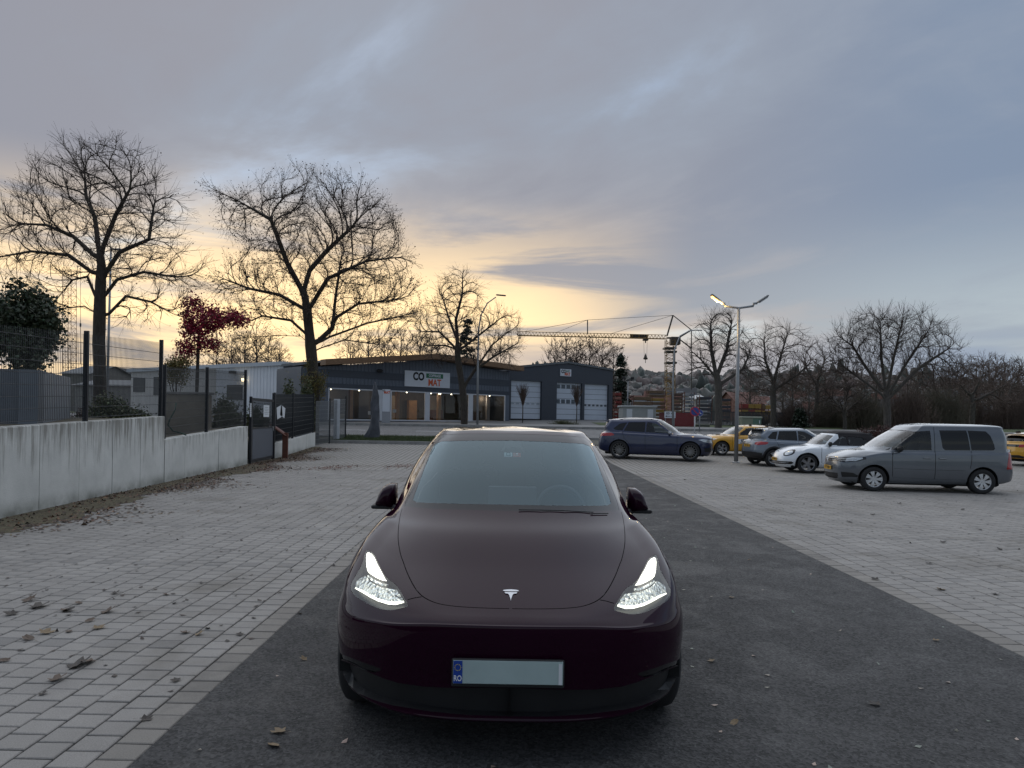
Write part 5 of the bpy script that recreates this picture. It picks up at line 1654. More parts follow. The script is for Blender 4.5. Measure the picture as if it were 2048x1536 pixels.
# low stone-faced bed and hose behind the lower fence
bdp = at(372, 868, 19.5, .95)
root = empty('garden_wall', bdp); tag(root, 'beige rendered garden wall behind the lower mesh fence', 'wall')
MB().cbox((0, 0, .55), (1.35, .25, 1.35), .02).build('wall_body', mat('beige render', (0.30, 0.265, 0.215), 0.9, var=0.2, scale=3), root)
MB().cbox((0, 0, 1.27), (1.45, .33, .07), .01).build('coping', M_kerb, root)
hp = [P(352, 806, 17.4), P(350, 820, 17.3), P(340, 838, 17.2), P(336, 850, 17.15), P(346, 862, 17.1), P(362, 866, 17.1), P(372, 870, 17.0)]
o_ = MB().tube(hp, .018, 6).build('garden_hose', mat('green hose', (0.02, 0.06, 0.04), 0.5, var=0), None, True); tag(o_, 'green garden hose hanging behind the lower mesh fence', 'hose')
# little lit lamp on the pale hall seen beside the fence post
# ================================================================== BUILDINGS
class Facade:
    """vertical plane through two ground points; turns photo pixels into places on that plane"""
    def __init__(self, A, B):
        self.A = Vector((A.x, A.y, 0)); self.B = Vector((B.x, B.y, 0))
        self.t = (self.B - self.A).normalized()
        n = Vector((self.t.y, -self.t.x, 0))
        if n.dot(-self.A) < 0: n = -n
        self.n = n            # towards the camera
    def sz(self, px, py):
        p = P(px, py, 1.0); u = p.x
        # x = u*y on plane: A + t*s
        s_ = (u * self.A.y - self.A.x) / (self.t.x - u * self.t.y)
        y = self.A.y + self.t.y * s_
        return s_, P(px, py, y).z
    def w(self, s_, z, off=0.0): 
        q = self.A + self.t * s_ + self.n * off
        return Vector((q.x, q.y, z))
    def box(self, mb, s0, s1, z0, z1, o0, o1, org):
        v = [self.w(s_, z, o) - org for o in (o0, o1) for s_, z in ((s0, z0), (s1, z0), (s1, z1), (s0, z1))]
        return mb.add(v, [(3, 2, 1, 0), (4, 5, 6, 7), (0, 1, 5, 4), (1, 2, 6, 5), (2, 3, 7, 6), (3, 0, 4, 7)])
    def poly(self, mb, pts, o0, o1, org):
        n = len(pts)
        v = [self.w(s_, z, o) - org for o in (o0, o1) for s_, z in pts]
        f = [tuple(range(n - 1, -1, -1)), tuple(range(n, 2 * n))] + [(i, (i + 1) % n, n + (i + 1) % n, n + i) for i in range(n)]
        return mb.add(v, f)
    def M(self, s_, z, off, org):
        """matrix for text lying on the plane, reading along t"""
        t = self.t if self.t.x > 0 else -self.t
        q = self.w(s_, z, off) - org
        return Matrix(((t.x, 0, self.n.x, q.x), (t.y, 0, self.n.y, q.y), (0, 1, 0, q.z), (0, 0, 0, 1)))
    def ribs(self, mb, pts_top, z0, s0, s1, off, org, pitch=0.30, depth=0.035):
        """trapezoidal cladding between z0 and a top line (list of (s,z))"""
        ts = [a for a, b in pts_top]; tz = [b for a, b in pts_top]
        s_ = s0; prof = []
        while s_ < s1:
            for ds, o in ((0, 0), (.08, 0), (.11, depth), (.27, depth)):
                if s_ + ds * pitch / .30 <= s1: prof.append((s_ + ds * pitch / .30, o))
            s_ += pitch
        prof.append((s1, 0))
        v = []; f = []
        for a, o in prof:
            v += [self.w(a, z0, off + o) - org, self.w(a, float(np.interp(a, ts, tz)), off + o) - org]
        for i in range(len(prof) - 1): f.append((2 * i, 2 * i + 2, 2 * i + 3, 2 * i + 1))
        return mb.add(v, f)

M_clad = mat('blue grey cladding', (0.105, 0.125, 0.16), 0.5, var=0.10, scale=0.8)
M_cladd = mat('dark blue cladding', (0.045, 0.055, 0.075), 0.5, var=0.10, scale=0.8)
M_cladv = mat('anthracite facade', (0.048, 0.056, 0.072), 0.55, var=0.10, scale=0.5)
M_wframe = mat('white window frame', (0.60, 0.62, 0.66), 0.5, var=0.05)
M_timber = mat('orange timber', (0.20, 0.115, 0.06), 0.65, var=0.25, scale=2, stretch=(1, 1, 6))
M_oak = mat('pale oak', (0.30, 0.17, 0.075), 0.6, var=0.2, scale=3)
M_inside = mat('showroom wall', (0.085, 0.08, 0.072), 0.9, var=0.2)
M_floor = mat('showroom floor', (0.07, 0.06, 0.05), 0.6, var=0.15)
M_signw = mat('sign white', (0.62, 0.65, 0.70), 0.5, var=0.04)
M_orange = mat('sign orange', (0.62, 0.10, 0.02), 0.5, var=0)
M_green = mat('sign green', (0.015, 0.14, 0.06), 0.5, var=0)
M_roofg = mat('grey roofing', (0.12, 0.13, 0.14), 0.7, var=0.15, scale=0.6)

def comat_sign(fc, org, s0, s1, z0, z1, off, parent, small=False):
    b = MB(); fc.box(b, s0, s1, z0, z1, off, off + .08, org); sb = b.build('sign_board', M_signw, parent)
    w_, h_ = s1 - s0, z1 - z0
    text_mesh('lettering', 'CO', h_ * .68, M_ink, sb, fc.M(s0 + w_ * .295, z0 + h_ * .64, off + .085, org), .006, h_ * .030, .80)
    gb = MB(); fc.box(gb, s0 + w_ * .46, s0 + w_ * .84, z0 + h_ * .60, z0 + h_ * .89, off + .08, off + .09, org); gb.build('green_band', M_green, sb)
    text_mesh('lettering', 'COFFRAGE', h_ * .235, M_signw, sb, fc.M(s0 + w_ * .65, z0 + h_ * .745, off + .093, org), .004, h_ * .008, .78)
    text_mesh('lettering', 'MAT', h_ * .60, M_orange, sb, fc.M(s0 + w_ * .65, z0 + h_ * .29, off + .085, org), .006, h_ * .018, .80)
    return sb

# ---------------------------------------------------------------- showroom
fs = Facade(P(645, 840, 50), P(1018, 838, 61))
org = Vector((fs.w(9, 0).x, fs.w(9, 0).y, 1.0))
root = empty('showroom', org); tag(root, 'long low showroom with dark corrugated front, timber verge and large shop windows', 'building')
sL = fs.sz(604, 800)[0]; sR = fs.sz(1018, 800)[0]
topl = [(sL, fs.sz(604, 735)[1]), (fs.sz(660, 732)[0], fs.sz(660, 732)[1]), (fs.sz(862, 720)[0], fs.sz(862, 720)[1]), (sR, fs.sz(1018, 744)[1])]
def zat(px, py): return fs.sz(px, py)[1]
zb0 = 0.95
# flat zones: bands measured at the sign column
zc = {n: zat(780, y) for n, y in (('band1', 746), ('band0', 760.5), ('low0', 772), ('wintop', 781))}
zwb = zat(820, 842)
m = MB(); fs.ribs(m, topl, zc['band1'], sL, sR, 0.0, org); m.build('upper_cladding', M_clad, root)
m = MB(); fs.box(m, sL, sR, zc['band0'], zc['band1'], -.1, .05, org); m.build('plain_band', M_cladd, root)
m = MB(); fs.ribs(m, [(sL, zc['band0']), (sR, zc['band0'])], zc['low0'], sL, sR, 0.0, org); m.build('lower_cladding', M_clad, root)
m = MB(); fs.box(m, sL, sR, zc['wintop'] + .02, zc['low0'], -.1, .06, org); m.build('window_lintel', M_cladd, root)
m = MB(); fs.box(m, sL, sR, .6, zwb, -.12, .04, org); m.build('plinth', M_cladd, root)
wins = [(656, 757), (781, 851), (857.5, 938), (944, 1010)]
ws = [(fs.sz(a, 810)[0], fs.sz(b, 810)[0]) for a, b in wins]
ws[0] = (ws[0][0], ws[0][1])
# piers
edges = [(sL, ws[0][0])] + [(ws[i][1], ws[i + 1][0]) for i in range(3)] + [(ws[3][1], sR)]
for i, (a, b) in enumerate(edges):
    m = MB(); fs.box(m, a, b, zwb, zc['wintop'] + .02, -.1, .03, org)
    m.build('pier', M_clad if i in (0, 4) else M_wframe, root)
for a, b in ws:
    m = MB()
    for (x0, x1, z0, z1) in ((a, b, zwb, zwb + .09), (a, b, zc['wintop'] - .07, zc['wintop'] + .02), (a, a + .08, zwb + .09, zc['wintop'] - .07), (b - .08, b, zwb + .09, zc['wintop'] - .07)):
        fs.box(m, x0, x1, z0, z1, -.06, .04, org)
    wo_ = m.build('shop_window', M_wframe, root)
    g = MB(); g.add([fs.w(a + .06, zwb + .06, -.02) - org, fs.w(b - .06, zwb + .06, -.02) - org, fs.w(b - .06, zc['wintop'] - .05, -.02) - org, fs.w(a + .06, zc['wintop'] - .05, -.02) - org], [(0, 1, 2, 3)]); g.build('pane', glass('shop glass', (0.75, 0.77, 0.77), ior=1.35), wo_)
# interior
D = 4.6
m = MB()
q = [fs.w(sL, zwb - .1, -D) - org, fs.w(sR, zwb - .1, -D) - org, fs.w(sR, zc['low0'], -D) - org, fs.w(sL, zc['low0'], -D) - org]
m.add(q, [(0, 1, 2, 3)]); m.build('back_wall', M_inside, root)
m = MB(); m.add([fs.w(sL, zwb - .02, -.12) - org, fs.w(sR, zwb - .02, -.12) - org, fs.w(sR, zwb - .02, -D) - org, fs.w(sL, zwb - .02, -D) - org], [(0, 1, 2, 3)]); m.build('showroom_floor', M_floor, root)
m = MB(); m.add([fs.w(sL, zc['wintop'] + .1, -.12) - org, fs.w(sR, zc['wintop'] + .1, -.12) - org, fs.w(sR, zc['wintop'] + .1, -D) - org, fs.w(sL, zc['wintop'] + .1, -D) - org], [(3, 2, 1, 0)]); m.build('ceiling', M_oak, root)
for px in (717, 811, 895):
    s_ = fs.sz(px, 810)[0]; m = MB(); fs.box(m, s_ - .12, s_ + .12, zwb, zc['wintop'], -1.5, -1.2, org); m.build('timber_column', M_oak, root)
for (p0, p1, y0, y1, dep, mt) in ((694, 708, 845, 828, 1.6, mat('crate wood', (0.34, 0.30, 0.20), 0.7)), (868, 884, 838, 800, 4.0, M_oak), (903, 925, 838, 820, 3.0, mat('counter', (0.08, 0.03, 0.02), 0.5)), (830, 848, 838, 790, 4.0, mat('panel light', (0.24, 0.20, 0.15), 0.8)), (905, 936, 815, 790, 4.1, mat('display wall', (0.22, 0.19, 0.165), 0.8)), (965, 1000, 838, 786, 2.2, mat('display panel', (0.105, 0.092, 0.080), 0.8)), (1001, 1007, 838, 786, 2.0, mat('curtain', (0.42, 0.41, 0.42), 0.9)), (788, 800, 838, 806, 3.5, mat('shelf', (0.05, 0.04, 0.03), 0.6)), (670, 688, 843, 800, 4.0, mat('shelf2', (0.03, 0.03, 0.03), 0.6))):
    a, b = fs.sz(p0, 810)[0], fs.sz(p1, 810)[0]
    z1 = zat((p0 + p1) / 2, y1)
    m = MB(); fs.box(m, a, b, zwb - .01, max(z1, zwb + .3), -dep - .4, -dep, org); m.build('display', mt, root)
M_spot = mat('spot lamp', (1, 1, 1), 0.5, var=0, emit=(1.0, 0.86, 0.62), estr=9.0)
for px in (673, 730, 786, 826, 875, 891, 894, 916, 993):
    s_ = fs.sz(px, 784)[0]; m = MB(); c = fs.w(s_, zc['wintop'] - .05, -1.0) - org
    m.lathe([(0, -.04), (.045, -.04), (.045, .04), (0, .04)], 8, c); sp_ = m.build('spot_lamp', M_spot, root)
    if px in (730, 826, 891, 993):
        ld = bpy.data.lights.new('spot_light', 'POINT'); ld.energy = 30; ld.color = (1.0, .80, .58); ld.shadow_soft_size = .3
        lo = bpy.data.objects.new('spot_light', ld); COL.objects.link(lo); lo.parent = root; lo.location = fs.w(s_, zc['wintop'] - .3, -2.2) - org
# white notices in the window
for px, py in ((790, 822), (741, 826), (757.5, 824)):
    s_, z_ = fs.sz(px, py); m = MB(); fs.box(m, s_ - .16, s_ + .16, z_ - .13, z_ + .13, -.10, -.09, org); m.build('window_notice', M_paper, root)
# roof and timber verge
rt = [(fs.sz(640, 731)[0], fs.sz(640, 731)[1]), (fs.sz(862, 719)[0], fs.sz(862, 719)[1]), (fs.sz(1034, 743)[0], fs.sz(1034, 743)[1])]
th = .42
m = MB(); fs.poly(m, [(a, b) for a, b in rt] + [(a, b + th) for a, b in rt[::-1]], .06, 1.0, org); m.build('timber_verge', M_timber, root)
m = MB(); fs.poly(m, [(a, b + th * .55) for a, b in rt] + [(a, b + th * .9) for a, b in rt[::-1]], -5.4, .06, org); rf_ = m.build('roof', M_roofg, root)
# side walls and back
m = MB(); fs.box(m, sL - .05, sL + .1, .6, topl[0][1] + .1, -5, -.11, org); fs.box(m, sR - .1, sR + .04, .6, topl[-1][1] + .1, -5, -.11, org); fs.box(m, sL, sR, .6, topl[0][1], -5.2, -5, org); m.build('side_wall', M_cladd, root)
comat_sign(fs, org, fs.sz(808, 760)[0], fs.sz(898, 760)[0], zat(853, 774.5), zat(853, 743.5), .06, root)
for px, py in ((757, 742),):
    s_, z_ = fs.sz(px, py); c = fs.w(s_, z_, .25) - org
    MB().cbox(c, (.45, .45, .22), .05).build('outdoor_lamp', M_black, root)

# pylon sign by the road
p = P(772, 848, 50.5); p.z = zt(50.5) + .1
rp = empty('pylon_sign', p); tag(rp, 'narrow grey pylon sign with orange lettering before the shop window', 'sign')
h = (848 - 781) * 50.5 / F
MB().cbox((0, 0, h * .5), (.60, .18, h), .01).build('pylon_base', mat('pylon grey', (0.30, 0.31, 0.33), 0.6, var=.06), rp)
MB().cbox((0, -.10, h * .66), (.55, .03, h * .66), .005).build('pylon_panel', M_signw, rp)
text_mesh('lettering', 'MAT', .26, M_orange, rp, Matrix.Translation((.05, -.118, h * .90)) @ Matrix.Rotation(R(90), 4, 'X'), .003, .012, .85)
text_mesh('lettering', 'CO', .16, M_ink, rp, Matrix.Translation((-.17, -.118, h * .955)) @ Matrix.Rotation(R(90), 4, 'X'), .003, .006, .8)

# ---------------------------------------------------------------- garage hall
fg = Facade(P(1012, 838, 63.5), P(1226, 836, 70))
org = Vector((fg.w(6, 0).x, fg.w(6, 0).y, 1.3))
root = empty('garage_hall', org); tag(root, 'anthracite garage hall with three pale sectional doors and low gable', 'building')
s0, s1 = fg.sz(1012, 800)[0], fg.sz(1225, 800)[0]
tp = [(s0, fg.sz(1012, 738)[1]), (fg.sz(1135, 727)[0], fg.sz(1135, 727)[1]), (s1, fg.sz(1225, 742)[1])]
doors = [(1022, 1083.5), (1113.5, 1164), (1169, 1217.5)]
ds = [(fg.sz(a, 800)[0], fg.sz(b, 800)[0]) for a, b in doors]
zd1 = fg.sz(1110, 764.5)[1]; zd0 = fg.sz(1110, 838.5)[1] - .02
m = MB(); fg.poly(m, [(s0, zd1), (s1, zd1), tp[2], tp[1], tp[0]], -.3, 0, org); m.build('gable', M_cladv, root)
for a, b in [(s0, ds[0][0]), (ds[0][1], ds[1][0]), (ds[1][1], ds[2][0]), (ds[2][1], s1)]:
    m = MB(); fg.box(m, a, b, 1.0, zd1, -.3, 0, org); m.build('pier', M_cladv, root)
M_door = mat('pale door panel', (0.55, 0.60, 0.67), 0.5, var=0.05, scale=1)
M_doorw = mat('door pane', (0.10, 0.12, 0.14), 0.2, var=0.1)
for i, (a, b) in enumerate(ds):
    m = MB(); fg.box(m, a, b, zd0, zd1, -.34, -.30, org); dr = m.build('garage_door', M_cladd, root)
    n = 7; hh = (zd1 - zd0) / n
    for k in range(n):
        m = MB(); fg.box(m, a + .02, b - .02, zd0 + hh * k + .02, zd0 + hh * (k + 1) - .012, -.30, -.245, org); m.build('door_section', M_door, dr)
    rows = {0: [2.6], 1: [3.1, 5.9], 2: [2.6]}[i]
    for rr in rows:
        nn = 6 if i != 1 else 5
        for k in range(nn):
            w_ = (b - a) / nn
            m = MB(); fg.box(m, a + w_ * k + w_ * .14, a + w_ * (k + 1) - w_ * .14, zd0 + hh * rr, zd0 + hh * (rr + (.55 if i != 1 else .75)), -.245, -.225, org)
            pn = m.build('door_pane', M_wframe if i != 1 else M_doorw, dr)
            m = MB(); fg.box(m, a + w_ * k + w_ * .20, a + w_ * (k + 1) - w_ * .20, zd0 + hh * (rr + .08), zd0 + hh * (rr + (.47 if i != 1 else .67)), -.224, -.215, org)
            m.build('glazing', M_doorw if i != 0 else mat('pale glazing', (0.36, 0.41, 0.46), 0.2, var=.05), dr)
m = MB(); fg.poly(m, [(a, b + .02) for a, b in tp] + [(a, b + .22) for a, b in tp[::-1]], -22, .12, org); m.build('roof', M_roofg, root)
m = MB(); fg.box(m, s1 - .2, s1, 1.0, tp[2][1], -22, -.3, org); fg.box(m, s0, s0 + .2, 1.0, tp[0][1], -22, -.3, org); fg.box(m, s0 + .2, s1 - .2, 1.0, tp[0][1], -22, -21.8, org); m.build('side_wall', M_cladv, root)
comat_sign(fg, org, fg.sz(1120, 746)[0], fg.sz(1141.5, 746)[0], fg.sz(1131, 752.5)[1], fg.sz(1131, 738.5)[1], .005, root, True)

# ---------------------------------------------------------------- pale industrial hall on the left
def stripes(name, base, pitch=0.25):
    mt, t, b = principled(name)
    tc = t.n('ShaderNodeTexCoord').outputs['Object']
    x = t.sep(tc)[0]
    wv = t.m('PINGPONG', x, pitch / 2)
    f = t.mapr(wv, 0, pitch / 2, .82, 1.08)
    n1 = t.mapr(t.noise(tc, .7, 5, .6), .3, .7, .85, 1.1)
    k = t.m('MULTIPLY', f, n1)
    t.l(t.mix(1.0, (*base, 1), t.comb(k, k, k), 'MULTIPLY'), b.inputs['Base Color']); b.inputs['Roughness'].default_value = .6
    return mt
fh = Facade(P(262, 800, 64), P(566, 800, 57))
org = Vector((fh.w(0, 0).x, fh.w(0, 0).y, 1.2))
root = empty('pale_hall', org); tag(root, 'pale corrugated industrial hall behind the gate, left of the showroom', 'building')
z_l, z_r = fh.sz(262, 742)[1], fh.sz(566, 728)[1]
a0, a1, a2, a3 = [fh.sz(x, 780)[0] for x in (262, 432, 500, 566)]
M_hall = mat('pale sheet', (0.72, 0.74, 0.77), 0.6, var=0.08, scale=.6); M_hall2 = mat('beige sheet', (0.58, 0.56, 0.53), 0.6, var=0.10, scale=.6)
tl = [(a0, z_l), (a3, z_r)]
m = MB(); fh.ribs(m, tl, .8, a0, a1, 0, org, .36, .04); m.build('cladding', M_hall2, root)
m = MB(); fh.ribs(m, tl, .8, a1, a3, 0.002, org, .36, .04); m.build('cladding', M_hall, root)
m = MB(); fh.poly(m, [(a0 - .3, z_l - .12), (a3 + .1, z_r - .12), (a3 + .1, z_r + .2), (a0 - .3, z_l + .2)], -18, .25, org); m.build('roof', mat('roof edge', (0.5, 0.53, 0.56), 0.5, var=.06), root)
m = MB(); fh.box(m, a0, a0 + .2, .8, z_l - .13, -18, -.05, org); fh.box(m, a3 - .2, a3, .8, z_l - .13, -18, -.05, org); fh.box(m, a0 + .2, a3 - .2, .8, z_l - .15, -18.2, -17.9, org); m.build('side_wall', M_hall2, root)
for (x0, x1, y0, y1) in ((268, 291, 756, 784), (308, 322, 754, 790), (455, 486, 770, 800)):
    b0, b1 = fh.sz(x0, 780)[0], fh.sz(x1, 780)[0]
    m = MB(); fh.box(m, b0, b1, fh.sz(x0, y1)[1], fh.sz(x0, y0)[1], .03, .08, org); m.build('hall_door', mat('hall opening', (0.10, 0.10, 0.10), 0.6), root)
MB().cbox(fh.w(fh.sz(470, 745)[0], fh.sz(470, 745)[1], .3) - org, (.5, .5, .28), .06).build('outdoor_lamp', M_black, root)
c = fh.w(fh.sz(490, 760)[0], fh.sz(490, 760)[1], .25) - org
MB().lathe([(0, -.12), (.11, -.12), (.11, .12), (0, .12)], 10, c).build('lit_lamp', mat('lit wall lamp', (1, 1, 1), .5, var=0, emit=(1.0, .80, .45), estr=6.0), root)
# dark annex between the hall and the showroom
fa = Facade(P(566, 800, 56.5), P(612, 800, 53.5)); org = Vector((fa.A.x, fa.A.y, 1.2))
root = empty('dark_annex', org); tag(root, 'narrow dark corrugated annex between pale hall and showroom', 'building')
b1 = (fa.B - fa.A).length
m = MB(); fa.ribs(m, [(0, fa.sz(566, 733)[1]), (b1, fa.sz(612, 733)[1])], .8, 0, b1, 0, org); m.build('cladding', M_cladd, root)
m = MB(); fa.box(m, 0, b1, .8, fa.sz(566, 733)[1] - .1, -8, -.06, org); m.build('annex_body', M_cladd, root)
m = MB(); fa.box(m, -.1, b1, fa.sz(566, 733)[1], fa.sz(566, 733)[1] + .2, -8, .15, org); m.build('roof', M_roofg, root)

# ---------------------------------------------------------------- small houses / blocks seen past the fence
def gable_house(name, label, px0, px1, py_base, py_eave, py_ridge, d, depth, m_wall, m_roof, group=None, ridge_along=False, z0=None, wins=0):
    a = P(px0, py_eave, d); b = P(px1, py_eave, d); zr = P((px0 + px1) / 2, py_ridge, d).z
    zb = P(px0, py_base, d).z if z0 is None else z0
    w_ = b.x - a.x; ze = a.z - zb; zr -= zb
    root = empty(name, ((a.x + b.x) / 2, d, zb)); tag(root, label, 'house', group)
    h = w_ / 2
    m = MB()
    if not ridge_along:
        m.add([(-h, 0, 0), (h, 0, 0), (h, 0, ze), (0, 0, zr), (-h, 0, ze), (-h, depth, 0), (h, depth, 0), (h, depth, ze), (0, depth, zr), (-h, depth, ze)], [(0, 1, 2, 3, 4), (9, 8, 7, 6, 5), (0, 5, 6, 1), (1, 6, 7, 2), (0, 4, 9, 5)])
        m.build('wall', m_wall, root)
        r_ = MB(); e = .25; t_ = .15
        for s_ in (-1, 1):
            r_.add([(s_ * (h + e), -e, ze - e * (zr - ze) / h), (0, -e, zr), (0, depth + e, zr), (s_ * (h + e), depth + e, ze - e * (zr - ze) / h), (s_ * (h + e), -e, ze + t_ - e * (zr - ze) / h), (0, -e, zr + t_), (0, depth + e, zr + t_), (s_ * (h + e), depth + e, ze + t_ - e * (zr - ze) / h)], [(0, 1, 2, 3), (7, 6, 5, 4), (0, 4, 5, 1), (2, 6, 7, 3), (0, 3, 7, 4)])
        fix_normals(r_.build('roof', m_roof, root))
    else:
        m.add([(-h, 0, 0), (h, 0, 0), (h, 0, ze), (-h, 0, ze), (-h, depth, 0), (h, depth, 0), (h, depth, ze), (-h, depth, ze), (-h, depth / 2, zr), (h, depth / 2, zr)], [(0, 1, 2, 3), (5, 4, 7, 6), (1, 5, 6, 9, 2), (4, 0, 3, 8, 7)])
        m.build('wall', m_wall, root)
        r_ = MB(); e = .3
        r_.add([(-h - e, -e, ze - .1), (h + e, -e, ze - .1), (h + e, depth / 2, zr + .05), (-h - e, depth / 2, zr + .05), (-h - e, depth + e, ze - .1), (h + e, depth + e, ze - .1)], [(0, 1, 2, 3), (3, 2, 5, 4)])
        r_.build('roof', m_roof, root)
    for k in range(wins):
        x = -h + w_ * (k + .5) / wins
        MB().box((x, -.03, ze * .55), (w_ * .09 + .5, .06, ze * .28)).build('window', M_doorw, root)
    return root
M_redw = mat('red boarding', (0.13, 0.035, 0.035), 0.8, var=.2); M_tile = mat('dark tiles', (0.055, 0.055, 0.06), 0.7, var=.2); M_rtile = mat('red tiles', (0.13, 0.055, 0.04), 0.8, var=.25); M_cream = mat('cream render', (0.42, 0.40, 0.36), 0.85, var=.1); M_whiter = mat('white render', (0.55, 0.55, 0.54), 0.85, var=.08)
gable_house('red_house', 'red gabled house behind the tall fence', 216, 250, 800, 766, 737, 84, 10, M_redw, M_tile, z0=0.8)
gable_house('grey_outbuilding', 'grey block outbuilding behind the laurel and the tall fence', 124, 178, 800, 745, 727, 74, 9, mat('grey blockwork', (0.19, 0.18, 0.165), .9, var=.2), M_roofg, ridge_along=True, z0=0.8)
gable_house('long_shed', 'long low grey shed behind the tall fence', 150, 262, 800, 768, 757, 68, 8, mat('shed grey', (0.24, 0.23, 0.22), .9, var=.2), M_roofg, ridge_along=True, z0=0.8)
# ================================================================== STREET FURNITURE, YARD, CRANES, HILL
M_galv = mat('galvanised steel', (0.30, 0.31, 0.32), 0.45, 0.5, var=0.12, scale=3)
M_lampw = mat('lit lamp glass', (1, .9, .7), .4, var=0, emit=(1.0, 0.52, 0.10), estr=3.2)
# twin arm lamp, left head lit
b = P(1472, 925, 27.2); b.z = zt(27.2)
root = empty('parking_lamp', b); tag(root, 'tall twin-arm parking lamp with its left head lit', 'street lamp')
def rel(px, py, d=27.2): return P(px, py, d) - b
top = rel(1477.5, 616)
MB().tube([(0, 0, -.05), (top.x * .5, 0, top.z * .5), (top.x, 0, top.z)], [.085, .07, .055], 12).build('pole', M_galv, root, True)
MB().lathe([(0, 0), (.15, 0), (.15, .02), (.10, .05), (0, .05)], 14).build('base_plate', M_galv, root)
MB().tube([rel(1449, 612), rel(1478, 616), rel(1507, 612)], .045, 8).build('arm', M_galv, root, True)
for (e0, e1, lit) in ((rel(1449, 611), rel(1422, 590), True), (rel(1507, 611), rel(1536, 592), False)):
    d_ = (e1 - e0); ln = d_.length; ang = math.atan2(d_.z, d_.x)
    MB().tube([e0, e0 + Vector((0, 0, .08)), e0 + d_ * .25], [.04, .05, .05], 8).build('knuckle', M_galv, root, True)
    Mx = Matrix.Rotation(-ang, 3, 'Y')
    hd = MB().cbox(e0 + d_ * .64 + Vector((0, 0, .02)), (ln * .74, .26, .075), .03, M=Mx).build('lamp_head', mat('lamp head grey', (0.16, 0.165, 0.17), .4, .3, var=.1), root)
    nrm = Mx @ Vector((0, 0, 1))
    lens = MB().cbox(e0 + d_ * .66 - nrm * (.03 if nrm.z > 0 else -.03), (ln * .55, .20, .05), .02, M=Mx).build('lamp_lens', M_lampw if lit else M_wframe, hd)
ld = bpy.data.lights.new('lamp_light', 'POINT'); ld.energy = 60; ld.color = (1.0, .66, .25); ld.shadow_soft_size = .15
lo = bpy.data.objects.new('lamp_light', ld); COL.objects.link(lo); lo.parent = root; lo.location = rel(1436, 606)

# curved street lamp by the showroom
b = P(955, 848, 50); b.z = zt(50) + .1
root = empty('street_lamp', b); tag(root, 'slim curved-arm street lamp standing beside the forked tree', 'street lamp')
pts = [(0, 0, -.1)] + [P(x, y, 50) - b for x, y in ((955.5, 740), (957, 660), (962, 630), (975, 606), (992, 594))]
MB().tube(pts, [.09, .08, .06, .05, .045, .04], 10).build('pole', M_galv, root, True)
MB().cbox(P(1002, 590.5, 50) - b, (.75, .22, .09), .04, M=Matrix.Rotation(R(4), 3, 'Y')).build('lamp_head', mat('lamp head dark', (0.05, .05, .055), .4, var=.1), root)
# tall pole behind the first tree
b = P(214, 760, 40); b.z = .9
root = empty('street_lamp', b); tag(root, 'plain grey lamp pole rising behind the spreading tree', 'street lamp')
t_ = P(222, 500, 40) - b
MB().tube([(0, 0, -.1), (t_.x * .5, 0, t_.z * .5), t_], [.09, .07, .05], 10).build('pole', M_galv, root, True)
MB().cbox(t_ + Vector((.3, 0, .05)), (.7, .2, .08), .03).build('lamp_head', M_galv, root)
# tall pole at the right with curved top
b = P(1346, 862, 51); b.z = zt(51) + .1
root = empty('street_lamp', b); tag(root, 'curved-top grey lamp pole before the red yard gate', 'street lamp')
pts = [(0, 0, -.1)] + [P(x, y, 51) - b for x, y in ((1346, 760), (1349, 700), (1360, 672), (1378, 662), (1392, 660))]
MB().tube(pts, [.085, .075, .055, .05, .045, .04], 8).build('pole', M_galv, root, True)
MB().cbox(P(1398, 660.5, 51) - b, (.5, .18, .07), .03).build('lamp_head', M_galv, root)
b = P(1255, 815, 70); b.z = 1.5
root = empty('floodlight_mast', b); tag(root, 'thin pale mast with floodlights behind the substation', 'lamp mast')
t_ = P(1256, 762, 70) - b
MB().tube([(0, 0, -.1), t_], .06, 6).build('pole', M_galv, root, True)
MB().cbox(t_ + Vector((0, 0, .1)), (1.2, .1, .1), .02).build('crossbar', M_black, root)
for e in (-.45, .45): MB().cbox(t_ + Vector((e, 0, .32)), (.35, .2, .25), .04).build('floodlight', M_black, root)

